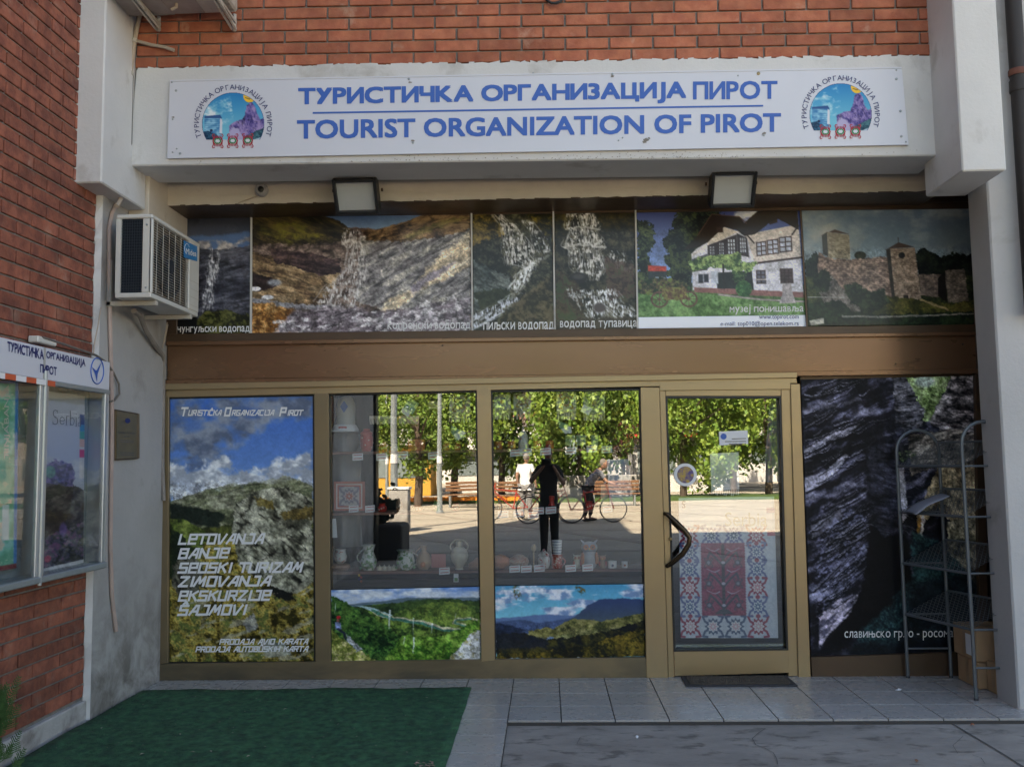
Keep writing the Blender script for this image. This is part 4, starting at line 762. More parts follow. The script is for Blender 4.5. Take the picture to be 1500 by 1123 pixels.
# ================================================================= SETTING: ground
def slab(mb, quad, Y, depth):
    """solid with its front face on the plane Y, seen at quad, going back by depth"""
    return mb.prism([at(px, py, Y=Y) for px, py in quad], (0, depth, 0))
def slabx(mb, quad, X, depth): return mb.prism([at(px, py, X=X) for px, py in quad], (depth, 0, 0))
XW = -2.70                       # white pier face
XQ = -2.738                      # brick face, set a little back
GZ = -0.03                       # concrete level, tiles are at 0
struct('plaza_ground', MB().box(-120,120,-160,40,-.5,-.06), M['plaza'])
SUNY = -6.2
pv = struct('pavement', MB().box(XW-.3,4.6,-6.6,-1.0,-.3,GZ), M['concrete'])
# a second slab of concrete behind a straight joint, front right, and fine cracks
a = at(1390,1057,Z=GZ); b = at(1500,1123,Z=GZ); c_ = at(1500,1049,Z=GZ)
def strip(mb, pts, w_, z):
    pts = [Vector((p.x, p.y, z)) for p in pts]
    for i, (p, q) in enumerate(zip(pts, pts[1:])):
        d = (q-p).normalized(); n = Vector((-d.y, d.x, 0))*w_/2; zz = Vector((0,0,.0003*(i%3)))
        mb.add([p-n-d*w_*.3+zz, p+n-d*w_*.3+zz, q+n+d*w_*.3+zz, q-n+d*w_*.3+zz], [(0,1,2,3)])
M['crack'] = mat('dark_crack', (.09,.083,.078), .95)
for P, w_, nm in (([(1390,1057),(1425,1078),(1462,1100),(1500,1124),(1560,1160)],.010,'expansion_joint'),([(1390,1057),(1445,1053),(1510,1048)],.009,'expansion_joint'),
        ([(1121,1067),(1112,1073),(1102,1082),(1107,1091),(1120,1096),(1133,1103),(1138,1112),(1139,1119)],.0035,'crack'),([(1411,1078),(1404,1085),(1396,1092),(1403,1104)],.002,'crack'),
        ([(1425,1106),(1437,1110),(1443,1119)],.0025,'crack'),([(845,1090),(850,1080),(870,1076),(890,1078)],.002,'crack')):
    mb = MB(); strip(mb, [at(x,y,Z=GZ) for x,y in P], w_, GZ+.004); mb.build(nm, M['crack'], pv)
# tiled step in front of the shop: every tile its own piece
pf = struct('porch_floor', MB().box(XW,2.95,-1.05,.55,-.28,-.012).box(XW,-.245,-2.6,-1.052,-.28,-.012), M['grout'])
TP = .3065
tme = MB().box(.003, TP-.003, .003, TP-.003, -.012, 0, .0012).mesh('floor_tile', M['tile'])
def tile_at(x, y, x1=None, y1=None):
    if x1 is None: piece('tile', tme, pf, (x, y, 0))
    else: MB().box(x+.003, x1-.003, y+.003, y1-.003, -.012, 0, .0012).build('tile', M['tile'], pf)
xs0 = -.245 - TP*8
x = -.245
for j in range(8):
    for i in range(9):
        y1 = -.10 - TP*j + .0; x0 = xs0 + TP*(i-1)
        if x0 + TP > -.24 or x0+TP < XW+.02: continue
        if x0 < XW: tile_at(XW, y1-TP, x0+TP, y1)
        else: tile_at(x0, y1-TP)
for i in range(8): tile_at(max(XW, xs0+TP*i), -.10, xs0+TP*(i+1), .02)
for i in range(11):
    x0 = -.245+TP*i; x1 = min(x0+TP, 2.95)
    ys = [(-.13+.0, .02), (-.13-TP, -.13), (-.13-2*TP, -.13-TP), (-1.05, -.13-2*TP)]
    for y0, y1 in ys:
        if x1-x0 > TP-.01 and abs(y1-y0-TP) < 1e-6: tile_at(x0, y0)
        else: tile_at(x0, y0, x1, y1)
# ================================================================= SIDE WING (brick), left
BL, BH, BP, BR = .262, .0665, .2745, .0775
wing = thing('brick_wall', 'dark red brick side wall with grey mortar joints at the left edge of the shop', 'brick wall', (XQ-.4,-2,0))
MB().box(XQ-2.6, XQ-.012, -7.9, -1.006, -.05, 12.).build('wall_core', M['mortar'], wing)
bme = MB().box(0,.1,0,BL,0,BH,.003).mesh('brick', M['brick2'])
bhalf = {}
zt0 = .135; n_b = 0
for r in range(54):
    z = zt0 + r*BR
    off = (0 if r % 2 else BP/2)
    y = -1.008
    first = BL if off == 0 else BL-BP/2
    k = 0
    while y > -2.25 and n_b < 290:
        ln = first if k == 0 else BL
        zc, yc = z+BH/2, y-ln
        if k and y < -2.0 and z < 3.2: break
        me = bme
        if ln != BL:
            if ln not in bhalf: bhalf[ln] = MB().box(0,.1,0,ln,0,BH,.003).mesh('half_brick', M['brick2'])
            me = bhalf[ln]
        piece('brick', me, wing, (XQ-.1+random.uniform(-.0015,.0015), y-ln, z)); n_b += 1
        y -= ln + (BP-BL); k += 1
# the rest of the wing, out of the picture: coursed bricks joined in one mesh
mb = MB()
for r in range(60):
    z = zt0+r*BR; y = -2.2 - (BP/2 if r%2 else 0)
    y = -1.008-(BL-BP/2 if r%2==0 else BL)-(BP-BL)
    while y > -7.8:
        if (y < -2.0 and z < 3.2) or y <= -2.25: mb.box(XQ-.1, XQ, max(y-BL,-7.9), y, z, z+BH)
        y -= BP
tag(mb.build('distant_bricks', M['brick2'], wing), kind='stuff')
mb = MB()
for r in range(60):
    z = zt0+r*BR; x = XQ-.002 - (BP/2 if r%2 else 0)
    while x > XQ-2.5: mb.box(x-BL, x, -7.93, -7.9, z, z+BH); x -= BP
tag(mb.build('end_bricks', M['brick2'], wing), kind='stuff')
MB().box(XQ-.3, XQ+.02, -7.9, -1.0, -.05, .115, .006).build('plinth', M['dirty'], wing)
MB().box(XQ-.3, XQ+.012, -7.96, -5.2, .12, 12).build('end_render', M['pier'], wing)
# pier of the wing, white render, between brick and shop front
def rough_edge(mb, x0, x1, y, z0, z1, n, amp, d, seed):
    pass
MB().box(XW-.35, XW, -1.0, .25, -.05, 3.2, .004).build('side_pier', M['pier'], None)
sp = bpy.data.objects['side_pier']; tag(sp, 'stained white rendered pier between the dark brick wall and the shop window', 'pier')
# ragged strip of smeared render on the brick edge
mb = MB(); zz = 0
prev = .012
while zz < 3.1:
    h_ = random.uniform(.03,.09); wd = random.uniform(.004,.028); mb.add([(XQ-.02,-1.0005,zz),(XQ+.004,-1.0005-prev,zz),(XQ+.004,-1.0005-wd,zz+h_),(XQ-.02,-1.0005,zz+h_)],[(0,1,2,3)]); mb.add([(XQ+.004,-1.0005-prev,zz),(XW+.002,-1.001,zz),(XW+.002,-1.001,zz+h_),(XQ+.004,-1.0005-wd,zz+h_)],[(0,1,2,3)]); prev = wd; zz += h_
mb.build('smeared_render', M['white'], sp)
# hanging columns either side of the sign beam
ZC = at(120,268,Y=-1.25).z
cl = MB().box(-2.80,-2.585,-1.25,-.66,ZC,12,.008); cl.build('hanging_column', M['white']); tag(bpy.data.objects['hanging_column'], 'white hanging column above the wall air conditioner, left end of the sign beam', 'column', 'white columns flanking the beam')
ZR = at(1445,250,Y=-1.2).z
Pq = [at(1391,0,Y=-1.2), at(1456,0,Y=-1.2), at(1477,250,Y=-1.2), at(1413,250,Y=-1.2)]
o = MB().box(2.415,2.665,-1.2,-.69,ZR,12,.008).build('hanging_column', M['white']); tag(o, 'white hanging column beside the brown downpipe, right end of the sign beam', 'column', 'white columns flanking the beam')
o = MB().box(XW+.0,-2.565,-.655,.0,2.9,3.46,.004).build('corner_block', M['lintel']); tag(o, 'beige plaster block tucked behind the left hanging column under the beam', 'plaster block')
# right pier
rp = MB().box(2.715,4.4,-.86,-.60,-.05,12,.01); o = rp.build('side_pier', mat('pale_lilac_render', (.46,.455,.46), .8, var=.07, vs=1.6, bump=.7, bs=35, stain=(.3,.28,.26), st_s=2.4, st_t=(.6,.8))); tag(o, 'pale rendered pier at the right edge, hiding the cardboard boxes and rack', 'pier')
# beam that carries the sign
bm_ = MB(); Yb = -.865
slab(bm_, [(199,101),(1366,82),(1381,228),(187,243)], Yb, .36); bo = bm_.build('sign_beam', M['white'])
tag(bo, 'long white plastered beam carrying the tourist organization sign', 'beam')
bpy.data.objects['sign_beam'].modifiers.new('bevel','BEVEL').width = .008
# ragged plaster line at its upper edge
mb = MB(); px = 202.
while px < 1360:
    w_ = random.uniform(5,16); y0 = 101-(px-199)*19/1167; y1 = 101-(px+w_-199)*19/1167; h_ = random.uniform(-.5,3.5)
    slab(mb, [(px,y0-h_),(px+w_,y1-random.uniform(-.5,3.5)),(px+w_,y1+2),(px,y0+2)], Yb+.0005, .01); px += w_
mb.build('plaster_smear', M['white'], bo)
mb = MB()
for k in range(230):       # soot and lichen specks along the lower face of the beam
    px = random.choice((random.uniform(200,1370), random.gauss(650,70), random.gauss(900,80), random.gauss(1010,50))); px = min(max(px,200),1370); yb = 243-(px-187)*15/1194; py = yb-abs(random.gauss(0,4.5))-1; s_ = random.uniform(.25,1.1)
    mb.add([at(px+s_*math.cos(t)*random.uniform(.6,1.5), py+s_*.7*math.sin(t), Y=Yb-.0006)+Vector((0,-.00001*k,0)) for t in (0,1.05,2.1,3.14,4.2,5.2)], [tuple(range(6))])
tag(mb.build('soot_specks', mat('soot', (.25,.22,.19), .9), bo), kind='stuff')
# brick wall above
ub = thing('brick_wall', 'orange red brick wall above the white sign beam', 'brick wall', (0,-.8,4.0))
sh = -.0142
MB().box(-2.6,2.45,-.845,-.3,3.9,14.5).build('wall_core', M['mortar'], ub)
ume = {}
def ubrick(x, z, ln):
    ln = round(ln,3)
    if ln < .03: return
    if ln not in ume: ume[ln] = MB().box(0,ln,0,.08,0,BH,.003).mesh('brick', M['brick'])
    p = piece('brick', ume[ln], ub, (x, -.86+random.uniform(-.0015,.0015), z)); p.rotation_euler = (0, -math.atan(sh), 0)
ztop = at(500,77.2,Y=-.86).z
xj = at(512,90,Y=-.86).x      # a vertical joint of the lowest course
for r in range(-1,9):
    zb = ztop + r*BR - .012
    x = xj - BP*9 + (BP/2 if r%2 else 0)
    while x < 2.44:
        x0, x1 = max(x, -2.58), min(x+BL, 2.42)
        if x1 > x0: ubrick(x0, zb+.012 + (x0-xj)*sh, x1-x0)
        x += BP
mb = MB()
for r in range(9,40):
    x = -2.58 + (BP/2 if r%2 else 0)
    while x < 2.2: mb.box(x, x+BL, -.86, -.80, ztop+r*BR+.02, ztop+r*BR+.02+BH); x += BP
tag(mb.build('upper_bricks', M['brick'], ub), kind='stuff')
# lintel strip behind the beam
mb = MB(); slab(mb, [(240,262),(1372,243),(1372,278),(238,300)], -.36, .30); lo = mb.build('lintel', M['lintel']); tag(lo, 'cream painted lintel with chipped lower edge under the sign beam', 'lintel')
mb = MB(); slab(mb, [(236,283),(1380,262),(1382,266),(236,288)], -.362, .004); mb.build('paint_line', M['lintel'], lo)
mb = MB(); px = 246.
while px < 1365:
    w_ = random.uniform(5,18); yb = 299.5-(px-240)*21.5/1130; slab(mb, [(px,yb-3),(px+w_,yb-3),(px+w_,yb+random.uniform(0,2.2)),(px,yb+random.uniform(0,2.2))], -.364, .006); px += w_
mb.build('chipped_edge', M['lintel'], lo)
mb = MB(); slab(mb, [(238,300.2),(1380,278.2),(1380,280),(238,302)], -.352, .33); o = mb.build('soffit_board', M['bronze3']); tag(o, 'dark brown soffit board between the cream lintel and the picture row', 'soffit')
# bulk of the building behind and above (casts the shade over the forecourt)
bd = thing('building', 'tall building body above the brick wall, out of view', 'building', (0,6,0))
MB().box(-30,2.7,-.30,14,4.0,15.).build('upper_storeys', M['pier'], bd); MB().box(2.72,26,-.58,14,3.9,11.).build('lower_block', M['pier'], bd)
MB().box(-30,26,3.2,14,-.05,3.9).build('rear_block', M['pier'], bd); MB().box(3.2,26,-.58,3.0,-.05,3.88).build('side_shops', M['pier'], bd)
# shop room
rm = MB(); rm.box(-2.9,3.2,2.6,2.7,0,2.9); rm.box(-2.8,-2.72,.30,2.6,0,2.9); rm.box(3.05,3.15,.1,2.6,0,2.9); rm.box(-2.9,3.2,.1,2.7,2.9,3.0); struct('shop_room_wall', rm, M['room'])
struct('shop_room_floor', MB().box(-2.72,3.04,.56,2.6,-.05,.0), M['room'])
# ================================================================= SHOP FRONT
sf = thing('shopfront', 'bronze aluminium shopfront with glass panes, brown fascia and door', 'shopfront', (0,.05,0))
YF = -.03
def fr(name, quad, m='bronze', Y=YF, d=.09, parent=sf, bev=.0025):
    o = slab(MB(), quad, Y, d).build(name, M[m], parent)
    if bev:
        q = o.modifiers.new('bevel','BEVEL'); q.width = bev; q.segments = 1
    return o
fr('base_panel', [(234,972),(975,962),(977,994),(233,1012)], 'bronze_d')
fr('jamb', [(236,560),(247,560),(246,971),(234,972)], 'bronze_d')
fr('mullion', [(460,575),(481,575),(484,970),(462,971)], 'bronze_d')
fr('mullion', [(698,570),(719,570),(725,967),(705,969)])
fr('mullion', [(938,567),(966,567),(979,1000),(947,992)], Y=-.034, d=.094)
fr('mullion', [(1158,562),(1172,562),(1188,1000),(1170,1000)], Y=-.034, d=.094)
fr('head_rail', [(238,571),(1166,551),(1168,561),(238,582)])
fr('head_rail', [(966,561),(1158,558),(1158,570),(966,572)], Y=-.031)
fr('head_trim', [(238,562),(1168,545),(1168,553),(238,571)], Y=-.05, d=.11)
fr('head_trim', [(238,556),(1434,540),(1434,547),(238,563)], 'bronze2', Y=-.04, d=.1)
fr('fascia_panel', [(245,505),(1430,490),(1431,541),(245,556)], 'bronze2', Y=-.02, d=.08)
fr('fascia_ledge', [(243,500),(1432,486),(1432,491),(243,506)], 'bronze2', Y=-.05, d=.1)
fr('fascia_ledge', [(243,489),(1434,475),(1434,487),(243,501)], 'bronze3', Y=-.035, d=.08)
fr('upper_frame', [(243,296),(1440,268),(1440,305),(243,319)], 'bronze3', Y=-.025, d=.08)
fr('upper_frame', [(243,303),(1440,288),(1440,295),(243,309)], 'bronze3', Y=-.045, d=.02)
fr('upper_jamb', [(243,300),(257,300),(259,495),(243,495)], 'bronze3')
fr('upper_jamb', [(1424,290),(1447,290),(1455,560),(1431,560)], 'bronze3')
fr('corner_post', [(1429,545),(1440,545),(1450,1000),(1437,1000)], 'bronze3', Y=-.036)
fr('lower_panel', [(1188,962),(1437,954),(1440,1000),(1190,1000)], 'bronze3')
for px in (368,690.5,810.5,931): 
    k = (px-368)/563; fr('divider_strip', [(px-1.2,316-k*10),(px+1.2,316-k*10),(px+1.6+k*4-1,488-k*6),(px-1.2+k*4-1,488-k*6)], 'white', Y=-.033, d=.01, bev=0)
fr('divider_strip', [(1171.5,304),(1173.6,304),(1184,478),(1181.5,478)], 'bronze3', Y=-.033, d=.01, bev=0)
for quad in ([(247,582),(460,578),(462,970),(246,971)], [(481,577),(698,572),(705,968),(484,970)], [(719,572),(938,569),(946,963),(725,967)]):
    slab(MB(), quad, .02, .006).build('glass_pane', M['glass'], sf)
    (a, b, c_, d_) = quad; mb = MB(); e = 2.
    for q in ([a,b,(b[0],b[1]+e),(a[0],a[1]+e)], [d_,c_,(c_[0],c_[1]-e),(d_[0],d_[1]-e)], [a,(a[0]+e,a[1]),(d_[0]+e,d_[1]),d_], [(b[0]-e,b[1]),b,c_,(c_[0]-e,c_[1])]): slab(mb, q, -.008+.001*len(mb.f)/6, .02)
    mb.build('rubber_seal', M['seal'], sf)
slab(MB(), [(247,306),(1430,300),(1436,478),(247,494)], -.002, .006).build('backing_panel', M['bronze3'], sf)
slab(MB(), [(1172,550),(1432,546),(1438,960),(1188,965)], .012, .006).build('backing_panel', M['bronze3'], sf)
for px, py in ((648,506),(1410,504),(846,555),(705,557),(1312,533),(450,556)):
    p = at(px,py,Y=-.021); MB().lathe([(.006,0),(.006,-.004),(.003,-.006)], p, 8, 'Y').build('screw', M['black'], sf)
# door
door = MB(); Yd = -.02
slab(door, [(966,571),(975,571),(988,992),(979,992)], Yd, .05); slab(door, [(1144,570),(1158,570),(1170,990),(1155,990)], Yd, .05); slab(door, [(975,570),(1144,570),(1144,580),(975,580)], Yd, .05); slab(door, [(987,953),(1155,951),(1156,985),(988,990)], Yd, .05)
do = door.build('door', M['bronze'], sf); q = do.modifiers.new('bevel','BEVEL'); q.width = .003; q.segments = 1
slab(MB(), [(975,580),(1144,580),(1155,952),(987,954)], .02, .006).build('glass_pane', M['glass'], do)
mb = MB(); a,b,c_,d_ = (975,580),(1144,580),(1155,952),(987,954); e = 2.6
for i, q in enumerate(([a,b,(b[0],b[1]+e),(a[0],a[1]+e)], [d_,c_,(c_[0],c_[1]-e),(d_[0],d_[1]-e)], [a,(a[0]+e,a[1]),(d_[0]+e,d_[1]),d_], [(b[0]-e,b[1]),b,c_,(c_[0]-e,c_[1])])): slab(mb, q, -.0215-.0005*i, .04)
mb.build('rubber_seal', M['seal'], do)
hp = [at(974,752,Y=-.03), at(978,753,Y=-.075), at(990,764,Y=-.10), at(1003,777,Y=-.11), at(1010,787,Y=-.11), at(1009,797,Y=-.11), at(1000,811,Y=-.10), at(986,823,Y=-.08), at(977,829,Y=-.03)]
MB().tube(hp, [.014,.016,.018,.018,.018,.018,.018,.017,.014], 10).build('handle', mat('dark_bronze_handle', (.06,.04,.022), .25, metal=.6), do, True)
MB().lathe([(.012,0),(.012,-.012),(.006,-.016)], at(982,789,Y=-.03), 12, 'Y').build('lock', M['brass'], do)
# glazed return at the right, seen edge on
rt = thing('side_window', 'dark narrow side window with yellow tape, deep in the right corner', 'window', (3.0,-.3,0))
XR = 2.985
MB().box(XR,XR+.06,-.598,-.04,-.02,.18).box(XR,XR+.06,-.598,-.04,1.93,2.1).box(XR,XR+.06,-.598,-.04,2.34,3.2).box(XR+.001,XR+.058,-.16,-.04,.18,3.0).build('frame', M['bronze3'], rt)
MB().box(XR+.03,XR+.035,-.598,-.16,.18,1.93).build('glass_pane', M['glassthin'], rt); MB().box(XR+.03,XR+.035,-.598,-.16,2.1,2.34).build('glass_pane', M['glassthin'], rt)
MB().box(XR-.004,XR-.001,-.598,-.05,2.36,2.40).build('yellow_tape', M['yellow'], rt)
MB().box(XR+.2,XR+.22,-.57,0.09,0,3.1).build('back_panel', M['room'], rt)
# ================================================================= SIGN
YS = -.885
sg = thing('sign_board', 'long white tourist organization sign with blue Cyrillic and English lettering on the beam', 'sign', (0,-.87,3.7))
slab(MB(), [(249,119),(1321,100),(1331,212),(245,232)], YS, .012).build('board', M['sign'], sg)
slab(MB(), [(249,117.4),(1321,98.4),(1321,100.4),(249,119.4)], YS-.003, .016).build('board_edge', M['sign'], sg)
SP = YP(YS-.002)
letters('ТУРИСТИЧКА ОРГАНИЗАЦИЈА', 438, 130, 1004, 159.6, SP, M['blue'], sg, bold=.055, slope=-9.5)
letters('ПИРОТ', 1016, 120.2, 1138, 145.5, SP, M['blue'], sg, bold=.038, slope=-1)
letters('TOURIST ORGANIZATION OF PIROT', 436, 177, 1143, 203, SP, M['blue'], sg, bold=.045, slope=-10.5)
mb = MB(); mb.add([SP(458,164.3),SP(1118,153.8),SP(1118,156.4),SP(458,167)], [(0,1,2,3)]); mb.build('underline', M['blue'], sg)
R_ = (176,44,60); G_ = (40,140,90)
for ex, ey in ((341.5,181.5),(1231.5,168)):
    c, keep = pic_emblem(ex, ey, 0, 0)
    b = c.b; c.make('emblem', [(b[0],b[1]),(b[2],b[1]),(b[2],b[3]),(b[0],b[3])], YP(YS-.001), M['p_matt'], sg, keep=keep)
    arc_letters('ТУРИСТИЧКА ОРГАНИЗАЦИЈА ПИРОТ', ex, ey, 50, -113, 110, 7.6, YP(YS-.002), M['navy'], sg, bold=.012)
    for k in (-22,0,22):
        mx, my = ex-.5+k, ey+25-k*.015; q = YP(YS-.003); mb = MB(); w_ = 1.15
        def ln(pts, wd=w_, o=0.):
            for i,((ax,ay),(bx,by)) in enumerate(zip(pts, pts[1:])):
                L_ = math.hypot(bx-ax,by-ay); nx, ny = -(by-ay)/L_*wd/2, (bx-ax)/L_*wd/2; exx, eyy = (bx-ax)/L_*wd*.3, (by-ay)/L_*wd*.3
                off = Vector((0,-.0002*((len(mb.f)%7)+1)-o,0)); mb.add([q(ax-exx+nx,ay-eyy+ny)+off, q(bx+exx+nx,by+eyy+ny)+off, q(bx+exx-nx,by+eyy-ny)+off, q(ax-exx-nx,ay-eyy-ny)+off], [(0,1,2,3)])
        for sx in (-1,1):
            for sy in (-1,1): ln([(mx+sx*6.5,my+sy*2),(mx+sx*6.2,my+sy*5.5),(mx+sx*8,my+sy*8),(mx+sx*7,my+sy*10),(mx+sx*4.6,my+sy*9.6)])
            ln([(mx+sx*4,my-6),(mx+sx*7,my),(mx+sx*4,my+6)], 1.6)
        for a_ in range(-4,5,2):
            for sy in (-1,1): ln([(mx+a_,my+sy*4),(mx+a_*1.15,my+sy*7.6)], 1.1)
        mb.build('folk_motif', M['fred'] if 'fred' in M else M.setdefault('fred', mat('folk_red', lin(R_), .5)), sg)
        mb = MB(); out = [q(mx+5.2*math.cos(t)*1.05, my+4.2*math.sin(t))+Vector((0,-.0018,0)) for t in [i*math.pi/8 for i in range(16)]]; mb.add(out, [tuple(range(16))]); mb.build('motif_centre', M.setdefault('fgreen', mat('folk_green', lin(G_), .5)), sg)
        mb = MB(); out = [q(mx+4*math.cos(t)*1.0*(1 if i%2 else .7), my+3*math.sin(t)*(1 if i%2 else .7))+Vector((0,-.0022,0)) for i, t in enumerate([i*math.pi/8 for i in range(16)])]; mb.add(out, [tuple(range(16))]); mb.build('motif_star', M['sign'], sg)
for px, py, big in ((258,133,1),(253,175,0),(253,223,0),(259,218,0),(264,225,1),(599,116,1),(781,107,0),(897,109,1),(1081,111,0),(1111,108,2),(1119,198,1),(605,209,1),(1313,116,1),(1319,163,1),(1320,200,1),(1327,208,0),(950,204,0),(906,206,0),(912,202,0),(1313,103,0),(252,121,0)):
    p = at(px,py,Y=YS); r = (.005,.008,.011)[big]; MB().lathe([(r,0),(r,-.003),(r*.5,-.005)], p, 10, 'Y').build('screw', M['brass'] if big == 2 else M['galv'], sg)
mb = MB()
for px, py, s_ in ((946,205,5),(944,208,4),(950,203,3),(601,121,2.5),(897,112,3),(605,206,3),(1119,196,3.5),(254,172,2)):
    pts = [SP(px+s_*math.cos(t)*random.uniform(.5,1.3), py+s_*.6*math.sin(t)*random.uniform(.4,1.2)) + Vector((0,-.0004*(len(mb.f)+1),0)) for t in [i*.7 for i in range(9)]]; mb.add(pts, [tuple(range(9))])
tag(mb.build('dirt_mark', mat('brown_grime', (.22,.20,.18), .9), sg), kind='stuff')
# ================================================================= PICTURES ON THE SHOP FRONT
YP0 = -.012
def poster(name, fn, quad, m, label, Y=YP0, text=(), cat='poster', group=None, plane=None):
    c = fn(); o = c.make(name, quad, plane or YP(Y), m); tag(o, label, cat, group)
    q = o.modifiers.new('thick','SOLIDIFY'); q.thickness = .002; q.offset = 1 if plane is None else -1; q.offset = 0
    return o
TX = YP(YP0-.004)
G1 = 'pictures along the top of the shopfront'
o = poster('picture_panel', pic_small_falls, [(257,319),(366,317),(367,488),(259,491)], M['p_gloss'], 'narrow waterfall picture under dark clouds, partly behind the air conditioner', group=G1)
letters('чунгуљски водопад', 260, 478.5, 365.5, 490.5, TX, M['whiteprint'], o, slope=-1, bold=.012)
o = poster('picture_panel', pic_wide_falls, [(369.5,316),(688.5,309),(691,485.5),(369,488)], M['p_gloss'], 'wide waterfall picture of brown rocky slopes, widest in the top row', group=G1)
letters('копренски водопад', 568, 473, 689, 486.5, TX, M['whiteprint'], o, slope=-1, bold=.012)
o = poster('picture_panel', pic_twin_falls, [(692,309),(808.5,307),(812,484),(693.5,485.5)], M['p_gloss'], 'waterfall picture with a stream bending to the lower left', group=G1)
letters('пиљски водопад', 708, 472, 811, 485.5, TX, M['whiteprint'], o, slope=-1, bold=.012)
o = poster('picture_panel', pic_curtain_falls, [(812,307),(930,306),(934,482),(813.5,484)], M['p_gloss'], 'waterfall picture with a tall white stepped curtain of water', group=G1)
letters('водопад тупавица', 820.5, 470, 933, 484, TX, M['whiteprint'], o, slope=-1, bold=.012)
o = poster('picture_panel', pic_museum, [(932,306),(1171,304),(1181,478),(935,481.5)], M['p_gloss'], 'picture of a white museum house with dark roof and garden', group=G1)
letters('музеј понишавља', 1069, 446.5, 1177, 461, TX, M['whiteprint'], o, slope=-1, bold=.012)
letters('www.topirot.com', 1112, 461, 1170, 469, TX, M['navy'], o, slope=-.3)
letters('e-mail: top010@open.telekom.rs', 1055.5, 470.5, 1170, 479, TX, M['navy'], o, slope=-.6)
o = poster('picture_panel', pic_fortress, [(1174,304),(1424,305),(1432,475),(1184,478)], M['p_gloss'], 'picture of a ruined stone fortress with two roofed towers', group=G1)
# big left poster
o = poster('window_poster', pic_rock_mountain, [(249,584),(458,580),(460,968),(248,969)], M['p_film'], 'tall mountain poster with white angular lettering in the left window', Y=-.004)
W_ = M['whiteprint']; yt = -.008
for s_, l, b, r, h in (('LETOVANJA',262,796,388,13),('BANJE',262,817,337,13),('SEOSKI TURIZAM',262,838,445,13),('ZIMOVANJA',262,858,398,13),('EKSKURZIJE',262,879,398,13),('SAJMOVI',262,900,362,13)):
    techno(s_, l, b, r, h, yt, W_, o, slope=-1.2, caron=(0,) if s_ == 'SAJMOVI' else ())
techno('PRODAJA AVIO KARATA', 322, 943, 452, 7, yt, W_, o, slope=-.6); techno('PRODAJA AUTOBUSKIH KARTA', 287, 954, 452, 7, yt, W_, o, slope=-.8, caron=(13,))
for s_, l, r in (('Turisticka',265,325),('Organizacija',329,402),('Pirot',410,444)):
    techno(s_[0], l, 608.5, l+10, 11, yt, W_, o); techno(s_[1:].upper(), l+11, 608, r, 7, yt, W_, o, slope=-.3, caron=(6,) if s_[0] == 'T' else ())
poster('window_poster', pic_river_valley, [(484,864),(703,859),(705,967),(484.5,970)], M['p_film'], 'low landscape poster of a green winding river valley', Y=-.004)
poster('window_poster', pic_blue_mountain, [(725,858),(944,855),(946,961),(726,966)], M['p_film'], 'low landscape poster with a blue flat topped mountain', Y=-.004)
o = poster('wall_poster', pic_canyon, [(1173,556),(1430,550),(1437,955),(1188,962)], M['p_dark'], 'large dark canyon poster of folded rock behind the wire rack', Y=.004)
letters('славињско грло - росомачк', 1237, 924, 1411, 938, YP(-.001), M['whiteprint'], o, slope=-1)
# ================================================================= BEHIND THE DOOR GLASS
YD = .034
o = poster('door_poster', pic_kilim, [(994,729),(1134,727),(1140,934),(997,934)], M['p_matt'], 'white poster with a red and blue woven rug pattern, low on the door', Y=YD)
letters('Serbia', 1062, 750, 1124, 770, YP(YD-.003), mat('faint_gold_print', (.50,.45,.33), .5), o)
letters('S', 999, 733, 1004, 744, YP(YD-.003), M['navy'], o, bold=.03)
mb = MB(); slab(mb, [(1053,632),(1095,630),(1096,650),(1054,652)], .012, .002); o = mb.build('door_sticker', M['paper']); tag(o, 'small white name sticker with round crest, high on the door glass', 'sticker')
mb = MB(); p = YP(.010); mb.add([p(1060+4.5*math.cos(t),639+4.5*math.sin(t)) for t in [i*.5236 for i in range(12)]], [tuple(range(12))]); mb.build('crest', M['blue'], o)
mb = MB(); [slab(mb, [(a,y),(1093,y-.5),(1093,y+.6),(a,y+1.1)], .009, .002) for a, y in ((1072,642),(1062,646),(1068,649.5))]; mb.build('lettering', M['greyprint'], o)
ps = at(1004,695,Y=.012); o = MB().lathe([(.079,0),(.079,-.002)], ps, 28, 'Y').build('door_sticker', M['paper']); tag(o, 'round white sticker with purple and yellow disc on the left of the door', 'sticker')
MB().lathe([(.058,-.003),(.058,-.004)], ps, 24, 'Y').build('disc', mat('purple_print', (.09,.06,.20), .5, c2=(.45,.30,.06), vs=22), o)
mb = MB(); Y_ = .036; slab(mb, [(1040,664),(1082,662),(1083,716),(1042,718)], Y_, .003)
for k in range(16):
    x0 = 1042+k*2.6; mb.box(*[v for v in (xr(x0,720,Y_), xr(x0+1.4,720,Y_))], Y_, Y_+.002, zr(x0,724+random.uniform(-1,2),Y_), zr(x0,717,Y_))
o = mb.build('paper_hanging', mat('pale_woven_cloth', (.66,.68,.72), .9, var=.25, vs=14, c2=(.78,.78,.80))); tag(o, 'pale fringed cloth hanging behind the door glass above the rug poster', 'wall hanging')
mb = MB(); 
for k in range(9):
    x0, x1 = 1118+k*2.8, 1118+(k+1)*2.8; ya = .10+.02*math.sin(k*1.9); yb = .10+.02*math.sin((k+1)*1.9)
    mb.add([at(x0+(8-k)*1.3,585,Y=.1)+Vector((0,ya-.1,0)), at(x1+(8-k-1)*1.3,585,Y=.1)+Vector((0,yb-.1,0)), at(x1,706,Y=.1)+Vector((0,yb-.1,0)), at(x0,706,Y=.1)+Vector((0,ya-.1,0))], [(0,1,2,3)])
